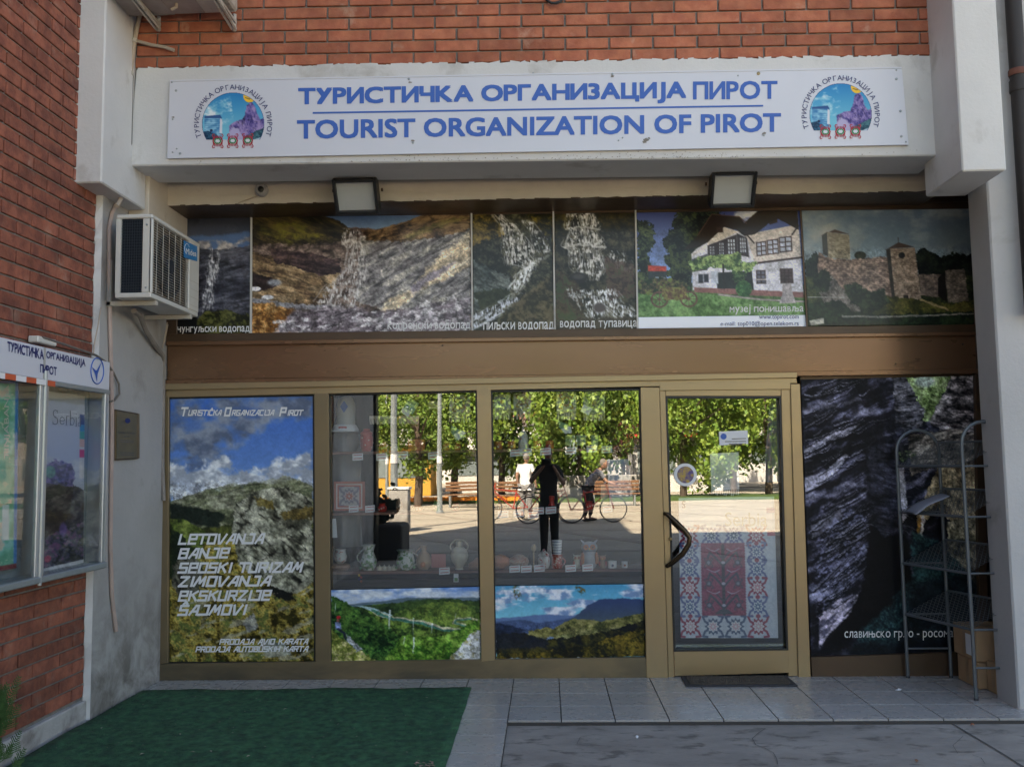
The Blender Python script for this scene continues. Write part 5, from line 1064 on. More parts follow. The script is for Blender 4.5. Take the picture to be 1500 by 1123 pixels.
o = mb.build('curtain', mat('pale_curtain', (.33,.35,.40), .9), None); tag(o, 'pale gathered curtain behind the right side of the door glass', 'curtain'); q = o.modifiers.new('t','SOLIDIFY'); q.thickness = .003
# ================================================================= FLOODLIGHTS, CAMERA
def flood(px, py, label):
    p = at(px, py+2, Y=-.47); t = thing('floodlight', label, 'floodlight', p, 'floodlights under the beam')
    T = Matrix.Translation(p) @ Matrix.Rotation(math.radians(34), 4, 'X')
    mb = MB(); w_, h_, d_ = .145, .118, .09
    for q in ((-w_,-w_+.02,-d_,.02,-h_,h_),(w_-.02,w_,-d_,.02,-h_,h_),(-w_+.02,w_-.02,-d_,.02,h_-.02,h_),(-w_+.02,w_-.02,-d_,.02,-h_,-h_+.02)): mb.box(*q, .004, M=T)
    mb.box(-w_*.8,w_*.8,.02,.05,-h_*.7,h_*.7,.01,M=T); mb.build('housing', M['black'], t)
    MB().box(-w_+.021,w_-.021,-d_+.03,-d_+.034,-h_+.021,h_-.021,M=T).build('lamp_glass', M['lamp'], t)
    mb = MB(); mb.box(-.17,.17,-.03,.06,.105,.122,.002,M=Matrix.Translation(p)); mb.box(-.12,-.09,.0,.03,.05,.097,M=Matrix.Translation(p)); mb.box(.09,.12,.0,.03,.05,.097,M=Matrix.Translation(p)); mb.build('bracket', mat('dark_brown_bracket', (.03,.022,.016), .5), t)
    for sx in (-1,1): MB().lathe([(.012,-.006),(.012,.006)], p+Vector((sx*.164,0,.02)), 8, 'X').build('knob', M['bronze3'], t)
flood(524, 281, 'black floodlight above the wide brown waterfall picture, left of the two')
flood(1071, 271, 'black floodlight above the museum picture, right of the two')
p = at(384,279,Y=-.375); t = thing('security_camera', 'small round dome camera on the cream lintel', 'camera', p)
MB().lathe([(.046,0),(.044,-.016),(.034,-.026),(.030,-.026)], p, 20, 'Y').build('housing', mat('grey_camera_shell', (.30,.29,.29), .4), t, True); MB().lathe([(.022,-.02),(.020,-.034),(.008,-.040)], p, 16, 'Y').build('lens', M['black'], t, True)
o = MB().tube([at(*q,Y=-.372) for q in ((378,287),(366,291),(350,297))]+[at(*q,Y=-.10) for q in ((330,305),(312,307),(288,304),(262,300),(246,304),(243,318))], .004, 6).build('cable', M['pipe']); tag(o, 'thin cable sagging from the dome camera to the left corner', 'cable')
# ================================================================= AIR CONDITIONERS
def air_unit(label, cx, cz0, cy0, cy1, X0, X1, H_, name='air_conditioner'):
    """long side along Y (cy0..cy1), fan facing +X"""
    t = thing(name, label, 'air conditioner', ((X0+X1)/2,(cy0+cy1)/2,cz0)); z0, z1 = cz0, cz0+H_
    b = MB(); e = .012
    b.box(X0,X1,cy0,cy1,z1-.02,z1+.006,.006); b.box(X0,X1-.004,cy0+.004,cy1-.004,z0,z0+.03,.004)
    b.box(X0,X0+.03,cy0+.004,cy1,z0+.03,z1-.02); b.box(X1-.062,X1-.006,cy0+.004,cy0+.02,z0+.03,z1-.02,.004); b.box(X0,X1-.006,cy1-.02,cy1,z0+.03,z1-.02)
    b.box(X1-.02,X1,cy0+.02+(cy1-cy0)*.74,cy1-.004,z0+.03,z1-.02,.004); b.box(X1-.02,X1-.001,cy0+.004,cy0+.03,z0+.03,z1-.02,.004)
    b.build('casing', M['acwhite'], t)
    ya, yb = cy0+.03, cy0+.02+(cy1-cy0)*.74; b = MB()
    n = 28
    for i in range(n): b.tube([(X1-.006,ya,z0+.04+(z1-z0-.07)*i/(n-1)),(X1-.006,yb,z0+.04+(z1-z0-.07)*i/(n-1))], .0015, 4, False)
    for i in range(6): b.tube([(X1-.003,ya+(yb-ya)*(i+.5)/6,z0+.035),(X1-.003,ya+(yb-ya)*(i+.5)/6,z1-.025)], .0019, 4, False)
    b.build('fan_grille', M['acdirty'], t)
    MB().box(X1-.10,X1-.03,ya,yb,z0+.03,z1-.02).build('fan_shroud', mat('grimy_shroud', (.10,.08,.06), .8), t)
    yc, zc = (ya+yb)/2, (z0+z1)/2; MB().lathe([(.20,0),(.20,.018),(.19,.018),(.19,.004)], (X1-.032,yc,zc), 28, 'X').build('fan_ring', M['fin'], t)
    MB().lathe([(.188,0),(.188,.004)], (X1-.03,yc,zc), 28, 'X').build('fan_opening', M['seal'], t)
    b = MB(); b.lathe([(.05,0),(.045,.02)], (X1-.024,yc,zc), 14, 'X')
    for k in range(3):
        a0 = k*2.094+.4; b.add([(X1-.024,yc+.04*math.cos(a0),zc+.04*math.sin(a0)),(X1-.02,yc+.17*math.cos(a0-.3),zc+.17*math.sin(a0-.3)),(X1-.010,yc+.17*math.cos(a0+.5),zc+.17*math.sin(a0+.5)),(X1-.014,yc+.04*math.cos(a0+.9),zc+.04*math.sin(a0+.9))],[(0,1,2,3)])
    b.build('fan', M['fin'], t)
    # side coil: fine fins
    MB().box(X0+.03,X1-.066,cy0+.02,cy0+.04,z0+.03,z1-.02).build('coil', M['fin'], t); b = MB()
    n = 26
    for i in range(n):
        z = z0+.04+(z1-z0-.07)*i/(n-1); b.box(X0+.032,X1-.066,cy0+.012,cy0+.017,z,z+.003)
    for i in range(9):
        x = X0+.035+(X1-X0-.105)*i/8; b.box(x,x+.002,cy0+.009,cy0+.0118,z0+.032,z1-.022)
    b.build('coil_guard', mat('dark_blue_wire', (.05,.07,.09), .4, metal=.5), t)
    for z in (z0+.06, z1-.06): MB().lathe([(.007,0),(.005,-.004)], (X1-.035,cy0+.003,z), 8, 'Y').build('screw', M['galv'], t)
    for i in range(4): MB().box(X1-.0005,X1+.001,yb+.01,cy1-.01,z0+.06+i*.055,z0+.062+i*.055).build('panel_groove', M['acdirty'], t)
    return t, yb
xa0, xa1 = -2.60, -2.375
pA = at(221,435,X=xa1); pB = at(221,313,X=xa1); pC = at(291,467,X=xa1)
t, yb = air_unit('weathered white air conditioner on the white pier beside the pictures', 0, pA.z, pA.y, pC.y, xa0, xa1, pB.z-pA.z)
q4 = XP(xa1+.0015); mb = MB(); mb.add([q4(269,352),q4(289,361),q4(289,383),q4(269,377)], [(0,1,2,3)]); lb = mb.build('brand_label', mat('bright_blue_label', lin((20,120,180)), .4), t)
letters('Midea', 272.5, 363.5, 287.5, 372, XP(xa1+.003), M['whiteprint'], lb, bold=.02, slope=4)
mb = MB(); mb.tube([q4(271+3.5*math.cos(a_*.5)*1.0+2.5, 364+7*math.sin(a_*.5)) + Vector((.0012,0,0)) for a_ in range(4,13)], .0018, 4); mb.build('logo_ring', M['whiteprint'], lb)
# bracket arms, strut, drain
bk = thing('wall_bracket', 'rusty angle bracket carrying the wall air conditioner', 'bracket', (XW,-.8,pA.z-.05))
MB().box(XW+.001,xa1-.01,pA.y+.10,pA.y+.13,pA.z-.032,pA.z-.002,.003).build('arm', M['acdirty'], bk)
MB().box(XW+.001,xa1-.005,pC.y-.13,pC.y-.10,pA.z-.032,pA.z-.002,.003).build('arm', M['acdirty'], bk)
MB().box(XW+.001,XW+.03,pA.y+.10,pA.y+.135,pA.z-.03,pA.z+.26,.003).build('wall_plate', M['pier'], bk)
drain = [at(196,455,Y=-.80),at(205,462,Y=-.62),at(214,485,Y=-.45),at(229,508,Y=-.25),at(238,520,Y=-.10),at(240,530,Y=-.06),at(239,600,Y=-.05),at(238,680,Y=-.05),at(240,733,Y=-.05)]
o = MB().tube(drain, [.017]*5+[.013]*4, 8).build('drain_pipe', mat('grey_pipe_lagging', (.25,.22,.20), .8, var=.15, vs=14), None, True); tag(o, 'grey drain pipe running from under the air conditioner down the corner', 'pipe')
# upper unit, seen from below on the brick wall
t = thing('air_conditioner', 'air conditioner seen from below, mounted on the orange brick wall at the top', 'air conditioner', (-2.1,-1.1,4.5))
zu = at(330,22,Y=-.93).z; x0, x1 = at(190,22,Y=-.93).x, at(350,22,Y=-.93).x
MB().box(x0,x1,-1.29,-.95,zu,zu+.56,.012).build('casing', M['acdirty'], t); MB().box(x0+.015,x1-.20,-1.27,-.97,zu-.006,zu,.003).box(x0+.05,x1-.40,-1.22,-1.02,zu-.012,zu-.006,.003).build('base_tray', mat('grimy_tray', (.30,.26,.24), .6, var=.2, vs=8), t)
MB().box(x1-.17,x1-.02,-1.30,-1.12,zu-.02,zu+.1,.03).build('pipe_cover', M['acwhite'], t)
MB().tube([((x0+x1)/2+.02,-1.1,zu-.0),((x0+x1)/2+.02,-1.1,zu-.03),((x0+x1)/2-.01,-1.1,zu-.045)], .010, 7).build('drain_spout', M['pipe'], t)
MB().box(x0-.02,x0+.3,-.955,-.95,zu-.001,zu+.004).build('edge_trim', M['acdirty'], t)
bk2 = thing('wall_bracket', 'steel bracket pair under the upper air conditioner on brick', 'bracket', (-2.1,-.9,zu-.1))
for px_, xs_ in ((232,-.06),(343,-.09)):
    pw = at(px_,46,Y=-.875); 
    MB().tube([(pw.x,-.875,pw.z),(pw.x,-.875,zu+.03)], .014, 4).build('wall_plate', M['acdirty'], bk2)
    MB().box(pw.x-.016,pw.x+.016,-1.36,-.87,zu-.034,zu-.013,.003).build('arm', M['acdirty'], bk2)
    for dx in (-.012,.014): MB().tube([(pw.x+dx,-.885,pw.z+.01),(pw.x+dx,-1.34,zu-.03)], .009, 5).build('brace', M['acdirty'], bk2)
# pipes and cables on the left column and pier
pp = [at(205,22,Y=-.885),at(200,45,Y=-.885),at(197,62,Y=-.885),at(191,110,Y=-.885),at(187,160,Y=-.89),at(184,215,Y=-.89),at(183,262,Y=-.89),at(181,284,Y=-.89),at(171,302,Y=-1.0)] 
o = MB().tube(pp, .0135, 8).build('conduit', M['pipe'], None, True); tag(o, 'beige conduit down the inner edge of the left hanging column', 'pipe')
for q in ((197,60),(191,108),(183,217)): MB().lathe([(.019,-.012),(.019,.012)], at(*q,Y=-.887), 8, 'Z').build('clip', M['acdirty'], o)
o = MB().tube([at(199,60,Y=-.885),at(222,66,Y=-.885),at(240,69,Y=-.885),at(255,74,Y=-.89)], .011, 8).build('pipe_stub', M['pipe'], None, True); tag(o, 'short beige pipe stub branching sideways across the orange bricks', 'pipe')
o = MB().tube([at(190,20,Y=-.875),at(191,60,Y=-.875),at(190,100,Y=-.875),at(195,108,Y=-.875),at(194,150,Y=-.875),at(193,210,Y=-.875),at(188,228,Y=-.875)], .0035, 5).build('cable', M['cable']); tag(o, 'thin black cable beside the beige conduit on the left column', 'cable')
Xp = XW+.014
o = MB().tube([at(*q,X=Xp) for q in ((170,300),(164,312),(160,335),(160,400),(161,470),(163,540),(164,600),(163,700),(162,800),(164,870),(170,924))], .013, 8).build('conduit', M['pinkpipe'], None, True); tag(o, 'long pinkish pipe hanging down the white pier beside the brass plaque', 'pipe')
o = MB().tube([at(*q,X=XW+.012) for q in ((148,450),(143,480),(138,505),(137,518))], .004, 5).build('cable', M['pipe']); tag(o, 'short thin cable on the pier above the notice case', 'cable')
o = MB().tube([at(*q,X=XW+.02) for q in ((62,494),(90,503),(120,513),(140,520),(155,530),(166,545),(174,562),(175,577),(168,586),(160,588))], .007, 6).build('cable', mat('grey_cable', (.16,.14,.12), .6), None, True); tag(o, 'grey cable looping from the junction box over the notice case', 'cable')
o = MB().tube([at(*q,Y=-.06) for q in ((246,265),(248,290),(245,310),(242,322))], .006, 6).build('cable', M['pipe']); tag(o, 'short brown cable in the corner under the left column', 'cable')
o = MB().tube([at(*q,Y=-.12) for q in ((245,472),(242,490),(238,510),(241,500),(246,475))], .004, 6).build('cable', M['pipe']); tag(o, 'thin cable loop below the wall air conditioner', 'cable')
o = MB().tube([at(798,-3,Y=-.875),at(802,1,Y=-.89),at(808,5,Y=-.9),at(815,5,Y=-.9),at(822,2,Y=-.89),at(825,-4,Y=-.875)], .009, 6).build('cable', M['cable'], None, True); tag(o, 'black cable loop at the top edge of the orange bricks', 'cable')
# junction box
jb = at(60,499,X=XW+.02); o = MB().box(XQ+.002,XQ+.06,at(50,497,X=XW).y,at(78,500,X=XW).y,at(62,502,X=XW+.03).z,at(62,492,X=XW+.03).z,.006).build('junction_box', M['acwhite']); tag(o, 'small white junction box above the notice case header', 'junction box')
# brass plaque
X_ = XW+.004; pq = [at(*q,X=X_) for q in ((168,600),(202,606),(202,671),(168,673))]
t = thing('plaque', 'tarnished brass plaque with dark engraving on the white pier', 'plaque', pq[3])
MB().prism(pq, (.012,0,0)).build('plate', M['brass'], t); q4 = XP(X_+.0135)
mb = MB(); 
for a_, b_ in (((168,600),(202,606)),((202,606),(202,671)),((202,671),(168,673)),((168,673),(168,600))): mb.tube([XP(X_+.012)(*a_), XP(X_+.012)(*b_)], .004, 4)
mb.build('rim', M['bronze3'], t)
letters('ТУРИСТИЧКА ОРГАНИЗАЦИЈА', 173, 632, 198, 636, q4, M['greyprint'], t, slope=1.0); letters('ПИРОТ', 181, 637.5, 190, 640.5, q4, M['greyprint'], t, slope=.3)
mb = MB(); 
for y in (644,646.6,662,665): mb.add([q4(176,y),q4(196,y+.8),q4(196,y+1.7),q4(176,y+.9)],[(0,1,2,3)])
mb.build('lettering', M['greyprint'], t); mb = MB(); mb.add([q4(187+4*math.cos(a_),616+4*math.sin(a_)) for a_ in [i*.7854 for i in range(8)]],[tuple(range(8))]); mb.build('crest', M['navy'], t)
# ================================================================= NOTICE CASE on the brick wall
XN = -2.60; XB = XQ+.012
nc = thing('notice_case', 'grey metal notice case with white Cyrillic header on the brick wall', 'notice case', (-2.6,-1.6,.95))
Nq = XP(XN); ye = at(157,700,X=XN).y; yn = ye-1.75
zt = lambda px, py: at(px,py,X=XN).z
z_hd_t = zt(157,535); z_hd_b = zt(157,571); z_bt = zt(155,822)
z_top = zt(155,529)
MB().box(XB,XN-.03,yn,ye-.003,z_hd_b+.002,z_top-.003).build('header_box', M['alu'], nc)
mb = MB(); mb.box(XN-.03,XN,yn,ye,z_hd_b,z_top,.003); hdr = mb.build('header_sign', M['sign'], nc)
MB().box(XB,XB+.01,yn,ye,z_bt,z_hd_b).build('back_board', M['greyback'], nc)
MB().box(XB,XN+.012,yn,ye+.004,z_bt-.035,z_bt,.006).build('bottom_rail', M['galv'], nc)
MB().box(XB+.01,XN,ye-.012,ye,z_bt,z_hd_b,.003).box(XN-.02,XN+.002,ye-.05,ye-.012,z_bt,z_hd_b,.003).build('end_frame', M['alu'], nc)
MB().box(XN-.02,XN+.008,yn,ye,z_hd_b-.024,z_hd_b,.003).build('header_rail', M['galv'], nc)
ym = at(63,700,X=XN).y; MB().box(XN-.02,XN,ym-.05,ym-.012,z_bt,z_hd_b-.024,.003).build('centre_post', M['alu'], nc); MB().box(XN-.02,XN+.002,ym-.008,ym+.03,z_bt,z_hd_b-.024,.003).build('centre_post', M['alu'], nc)
MB().lathe([(.010,-.55),(.010,.55)], (XN+.004,ym-.01,(z_bt+z_hd_b)/2), 8).build('hinge_rod', M['alu'], nc)
for y0, y1 in ((ym+.03,ye-.05),(yn,ym-.05)): MB().box(XN-.012,XN-.008,y0,y1,z_bt,z_hd_b-.024).build('glass_pane', M['glassthin'], nc)
H1 = XP(XN+.0015)
letters('ТУРИСТИЧКА', 11, 500, 64, 514, H1, M['navy'], hdr, slope=12.5, bold=.04); letters('ОРГАНИЗАЦИЈА', 68, 514, 125, 527, H1, M['navy'], hdr, slope=12.5, bold=.04); letters('ПИРОТ', 59, 533, 83, 545, H1, M['navy'], hdr, slope=5, bold=.04)
mb = MB(); pts = [XP(XN+.003)(142.5+9.3*math.cos(a_), 543+19*math.sin(a_)) for a_ in [i*math.pi/14 for i in range(29)]]; mb.tube(pts, .0035, 4)
mb.build('logo_ring', M['blue'], hdr)
mb = MB(); q4 = XP(XN+.002)
mb.add([q4(*p) for p in ((149,530),(143,548),(142,560),(139.5,548),(134.5,537),(138,540),(141,543))], [(0,1,2,3,4,5,6)]); mb.build('logo_bird', M['blue'], hdr)
mb = MB()
for i in range(12):
    y0 = ye-.62-.09*i
    if y0-.09 < yn: break
    mb.cur = i % 2; mb.box(XN+.009,XN+.0105,y0-.09,y0,z_hd_b-.03,z_hd_b-.002)
mb.build('striped_tape', [mat('orange_red_tape', (.62,.12,.05), .5), M['whiteprint']], nc)
mb = MB(); mb.box(XN+.0002,XN+.0008,at(64.3,500,X=XN).y,at(67.5,500,X=XN).y,z_hd_b+.005,z_top-.002); mb.build('joint_strip', mat('yellowed_plastic', (.42,.41,.39), .5), nc)
mb = MB(); mb.box(XB+.012,XB+.06,ye-.36,ye-.16,z_hd_b-.03,z_hd_b+.0); mb.build('grey_block', M['greyback'], nc)  # grey block on the back board, just under the header
# what hangs inside the case
XI = XB+.016; o = poster('case_poster', pic_basket, [(66,572),(124,580),(122,832),(62,843)], M['p_matt'], 'faded poster of a basket of grapes with the word Serbia', plane=XP(XI))
ser = XP(XI+.003)
# serif lettering drawn letter by letter
mb = MB()
def seg(pts, w_):
    for (ax,ay),(bx,by) in zip(pts, pts[1:]):
        L_ = math.hypot(bx-ax,by-ay); nx, ny = -(by-ay)/L_*w_/2, (bx-ax)/L_*w_/2; off = Vector((.0002*(len(mb.f)%8),0,0)); mb.add([ser(ax+nx,ay+ny)+off, ser(bx+nx,by+ny)+off, ser(bx-nx,by-ny)+off, ser(ax-nx,ay-ny)+off],[(0,1,2,3)])
def arc(cx, cy, rx, ry, a0, a1, n=9): return [(cx+rx*math.cos(math.radians(a0+(a1-a0)*i/n)), cy+ry*math.sin(math.radians(a0+(a1-a0)*i/n))) for i in range(n+1)]
seg(arc(81,605.5,3.3,5,-40,-270),.9); seg([(81,610.5),(82,612)],1.2); seg(arc(80.7,616,3.6,5.5,-80,140),1.1); seg([(77.4,616),(77.4,622)],.6); seg([(84.2,600.5),(84.2,605)],.6)
seg(arc(91,616,3.2,5.5,0,-330),.9); seg([(88,616),(94,616.5)],.7); seg([(97,609),(97,622)],1.1); seg(arc(99.5,612,2,3,-170,-40),.8); seg([(95.8,622.5),(98.8,623)],.6)
seg([(103,601),(103,623)],1.1); seg(arc(105.5,617,3,5.5,-150,150),.9); seg([(111.5,611),(111.5,624)],1.1); seg([(111,605.8),(112.2,606.5)],1.2); seg([(110,624),(113.2,624.6)],.6)
seg(arc(116,613.5,2,2.6,-160,0),.8); seg([(118,613),(118,624.5)],1.0); seg(arc(116,621.5,2,2.8,0,-340),.8)
mb.build('lettering', M['greyprint'], o)
o = poster('case_poster', pic_map, [(-45,556),(27,557),(24,832),(-45,845)], M['p_matt'], 'green and pink town map with a blue border in the left bay', plane=XP(XI+.02))
letters('STINJABANJA', 5, 563, 15, 663, lambda px,py: XP(XI+.023)(10-(613-py)*.12*0+(px-10), py), M['paleprint'], o) if False else None
vs, fs, (x0,y0,x1,y1) = glyphs('TINJABANJA', .01); mb = MB()
mb.add([XP(XI+.024)(15-(y-y0)/(y1-y0)*9, 672-(x-x0)/(x1-x0)*108) for x, y in vs], fs); mb.build('lettering', M['paleprint'], o)
# ================================================================= RIGHT: downpipe, rack, boxes
t = thing('downpipe', 'dark brown round downpipe at the top right with a rusty band', 'downpipe', (2.8,-.95,3))
pd = [at(1494,0,Y=-.93), at(1519,250,Y=-.93)]; xd = 2.83
MB().lathe([(.046,-1.0),(.046,6)], (2.905,-.93,3.3), 16).build('pipe', M['pd'], t, True)
zb_ = at(1488,107,Y=-.93).z; MB().lathe([(.051,-.02),(.053,-.012),(.053,.012),(.051,.02)], (2.905,-.93,zb_), 16).build('band', M['orange'], t, True); MB().lathe([(.052,-.05),(.052,.02)], (2.905,-.93,zb_-.07), 16).build('socket', M['pd'], t, True)
# wire display rack
ra = thing('display_rack', 'grey tubular rack with wire mesh shelves against the canyon poster', 'rack', (2.65,-.35,0))
xf, xb, yA, yC = at(1325,900,Y=-.07).x, at(1388,900,Y=-.07).x, -.075, -.66
xf2, xb2 = 2.565, 2.84
def arch(X0, X1, Y, zt_, name='side_frame'):
    pts = [(X0,Y,0)]; r = (X1-X0)/2; zc = zt_-r
    pts += [(X0,Y,zc*.5),(X0,Y,zc)] + [(X0+r-r*math.cos(a_),Y,zc+r*math.sin(a_)) for a_ in [math.pi*i/10 for i in range(1,10)]] + [(X1,Y,zc),(X1,Y,zc*.5),(X1,Y,0)]
    return MB().tube(pts, .0115, 8).build(name, M['rack'], ra, True)
ztA = at(1345,630,Y=yA).z; ztC = at(1445,617,Y=yC).z; zA = (ztA+ztC)/2
arch(xf, xb, yA, ztA); arch(xf2, xb2, yC, ztC)
for py0, py1 in ((683,682),(747,760),(819,846),(893,929)):
    z0, z1 = at(1322,py0,Y=yA).z, at(1414,py1,Y=yC).z
    zf = (z0+z1)/2; zf0 = zf1 = zf
    bk_ = .155
    MB().tube([(xf,yA,zf),(xf2,yC,zf)], .009, 7).build('front_rail', M['rack'], ra, True); MB().tube([(xb,yA,zf+bk_),(xb2,yC,zf+bk_)], .008, 7).build('back_rail', M['rack'], ra, True)
    MB().tube([(xf,yA,zf),(xb,yA,zf)], .007, 6).build('side_rail', M['rack'], ra, True); MB().tube([(xf2,yC,zf),(xb2,yC,zf)], .007, 6).build('side_rail', M['rack'], ra, True)
    mb = MB(); A0 = Vector((xf,yA,zf+.004)); A1 = Vector((xf2,yC,zf+.004)); B0 = Vector((xb,yA,zf+bk_)); B1 = Vector((xb2,yC,zf+bk_))
    def P(u, v): return (A0*(1-u)+A1*u)*(1-v)+(B0*(1-u)+B1*u)*v
    n = 18; k = .5
    for i in range(-9, n+1):
        for s_ in (1,-1):
            u0, v0, u1, v1 = i/n, 0., i/n+k, 1.
            if u0 < 0: v0 = -u0/k; u0 = 0
            if u1 > 1: v1 = (1-i/n)/k; u1 = 1
            if v1 <= v0+.02: continue
            if s_ < 0: u0, u1 = 1-u0, 1-u1
            mb.tube([P(u0,v0), P(u1,v1)], .0016, 3, False)
    tag(mb.build('wire_mesh', mat('dull_wire', (.13,.14,.145), .5, metal=.4) if 'dw' not in M else M['dw'], ra), kind='stuff')
for (X0,X1,Y) in ((xf,xb,yA),(xf2,xb2,yC)): MB().tube([(X0,Y,.19),(X1,Y,.19)], .007, 6).build('side_rail', M['rack'], ra, True)
for (X,Y) in ((xf,yA),(xb,yA),(xf2,yC),(xb2,yC)): MB().lathe([(.014,0),(.014,.012)], (X,Y,0), 8).build('foot', M['rubber'], ra)
# sheet lying on the second shelf
zs = (at(1322,747,Y=yA).z+at(1414,760,Y=yC).z)/2
mb = MB(); g = 7; pts = []
for i in range(g):
    for j in range(g):
        u, v = i/(g-1), j/(g-1); pts.append((xf-.01+.22*v, yA-.07-.23*u, zs+.012+.11*v+.012*math.sin(u*3.1)+.006*math.sin(v*5)-.012*(v<.2)))
mb.add(pts, [(i*g+j,(i+1)*g+j,(i+1)*g+j+1,i*g+j+1) for i in range(g-1) for j in range(g-1)])
o = mb.build('paper_sheet', mat('grey_white_sheet', (.26,.27,.32), .7), None, True); q = o.modifiers.new('t','SOLIDIFY'); q.thickness = .002; tag(o, 'pale grey sheet of paper lying on the second rack shelf', 'paper')
# cardboard boxes in the corner
def carton(x0, x1, y0, y1, z0, z1, label, rz=0, tape=True):
    t = thing('cardboard_box', label, 'box', ((x0+x1)/2,(y0+y1)/2,z0), 'cardboard boxes in the corner')
    R = Matrix.Translation(((x0+x1)/2,(y0+y1)/2,0)) @ Matrix.Rotation(rz,4,'Z') @ Matrix.Translation((-(x0+x1)/2,-(y0+y1)/2,0))
    MB().box(x0,x1,y0,y1,z0,z1-.003,.004,M=R).build('carton', M['card'], t)
    ym_ = (y0+y1)/2; MB().box(x0,x1,y0+.001,ym_-.002,z1-.003,z1,.001,M=R).build('flap', M['card'], t); MB().box(x0,x1,ym_+.002,y1-.001,z1-.003,z1,.001,M=R).build('flap', M['card'], t)
    if tape: MB().box(x0-.001,x0-.0005,ym_-.02,ym_+.02,z0+.02,z1,M=R).box(x0,x1,ym_-.02,ym_+.02,z1+.0003,z1+.0008,M=R).build('tape', M['tape'], t)
    return t
carton(2.70,2.96,-.40,-.12,.003,.17,'open brown cardboard box on the floor below the upper one')
b2 = carton(2.69,2.96,-.42,-.10,.175,.37,'brown cardboard box with a white label stacked on top of the others')
MB().box(2.688,2.6895,-.36,-.28,.20,.33).build('label', M['paper'], b2)
carton(2.745,2.965,-.575,-.43,.003,.19,'small brown carton on the tiles in front of the stack', .02)
# winter poster in the side window
poster('case_poster', pic_winter, [(1449,583),(1476,585),(1490,905),(1462,905)], M['p_matt'], 'blue winter tree poster half hidden by the right pier', plane=XP(2.975))
# ================================================================= FLOOR THINGS
# carpet
mb = MB(); nx, ny = 36, 30; x0, x1, y0, y1 = XW+.02, -.512, -2.5, -.335; pts = []
for j in range(ny+1):
    for i in range(nx+1):
        u, v = i/nx, j/ny; x = x0+(x1-x0)*u; y = y0+(y1-y0)*v
        if j == ny: y += .008*math.sin(i*1.3)+.012*math.sin(i*.35)
        if i == nx: x += .0012*math.sin(j*1.1)
        z = .011+.003*math.sin(x*7+y*3)+.0025*math.sin(y*9+x*2)+(.006*math.exp(-((y-y1)/.05)**2)*max(0,math.sin(x*6)))
        pts.append((x,y,z))
mb.add(pts, [(j*(nx+1)+i,j*(nx+1)+i+1,(j+1)*(nx+1)+i+1,(j+1)*(nx+1)+i) for j in range(ny) for i in range(nx)])
o = mb.build('carpet', M['carpet'], None, True); q = o.modifiers.new('t','SOLIDIFY'); q.thickness = .009; tag(o, 'dark green artificial turf carpet laid on the tiles, lower left', 'carpet')
mb = MB()
for k in range(20000):
    x, y = random.uniform(x0,x1), random.uniform(-1.95,y1); a_ = random.uniform(0,6.28); l_ = random.uniform(.004,.009); h_ = random.uniform(.003,.007); z = .0125
    dx, dy = math.cos(a_)*.0012, math.sin(a_)*.0012; mb.add([(x-dx,y-dy,z),(x+dx,y+dy,z),(x+l_*math.cos(a_+1.3),y+l_*math.sin(a_+1.3),z+h_)],[(0,1,2)])
me = bpy.data.meshes.new('pile'); me.from_pydata(mb.v, [], mb.f); me.materials.append(M['carpet']); po = link('pile', me, o); po['kind'] = 'stuff'
# door mat
dm = thing('doormat', 'brown coir doormat with dark rubber edge in front of the door', 'doormat', (1.2,-.2,0))
Pm = [at(991,989,Z=.012), at(1134,984,Z=.012), at(1158,1005,Z=.012), at(1006,1016,Z=.012)]
xm0, xm1, ym0, ym1 = .885, 1.60, -.30, .0-.045
MB().box(xm0,xm1,ym0,ym1,.0005,.010,.003).build('rubber_base', M['rubber'], dm)
MB().box(xm0+.03,xm1-.03,ym0+.03,ym1-.01,.010,.0145,.002).build('coir_pad', M['mat'], dm); mb = MB()
for k in range(2600):
    x, y = random.uniform(xm0+.032,xm1-.032), random.uniform(ym0+.032,ym1-.012); a_ = random.uniform(0,6.28); mb.add([(x,y,.0143),(x+.003*math.cos(a_),y+.003*math.sin(a_),.0143),(x+.004*math.sin(a_),y+.003,.0143+random.uniform(.003,.007))],[(0,1,2)])
tag(mb.build('coir_bristles', M['mat'], dm), kind='stuff')
# litter: seeds, leaves, paper scraps
mb = MB(); M['scrap'] = mat('dry_seed_litter', (.30,.28,.22), .8)
def flake(mb, p, s_, z=.002):
    a_ = random.uniform(0,6.28); ca, sa = math.cos(a_)*s_, math.sin(a_)*s_; x, y, _ = p
    mb.add([(x-ca,y-sa,z),(x+sa*.35,y-ca*.35,z+s_*.3),(x+ca,y+sa,z+.001),(x-sa*.35,y+ca*.35,z+s_*.25)],[(0,1,2,3)])
for k in range(90): 
    x, y = random.uniform(-2.6,-.55), random.uniform(-1.75,-.4); flake(mb,(x,y,0),random.uniform(.003,.009),.014)
for q in ((282,1101),(309,1100),(149,1066),(264,1075),(364,1107),(208,1104),(418,1038)): flake(mb, at(*q,Z=.014), .016, .015)
for k in range(60):
    x, y = random.uniform(-.2,2.5), random.uniform(-1.7,-.1); flake(mb,(x,y,0),random.uniform(.002,.006),.003 if y > -1.05 else GZ+.003)
tag(mb.build('litter', M['scrap']), 'scattered dry seeds and flecks on carpet, tiles and concrete', 'litter', kind='stuff')
def scrap(q, lab, m, s_=.02, z=.003):
    mb = MB(); p = at(*q,Z=z); pts = [(p.x+s_*math.cos(t)*random.uniform(.5,1.1), p.y+s_*math.sin(t)*random.uniform(.5,1.1), z+random.uniform(.0005,.012)) for t in [i*1.05 for i in range(6)]]
    mb.add(pts+[(p.x,p.y,z+.014)], [(i,(i+1)%6,6) for i in range(6)]); tag(mb.build('paper_scrap', m), lab, 'litter')
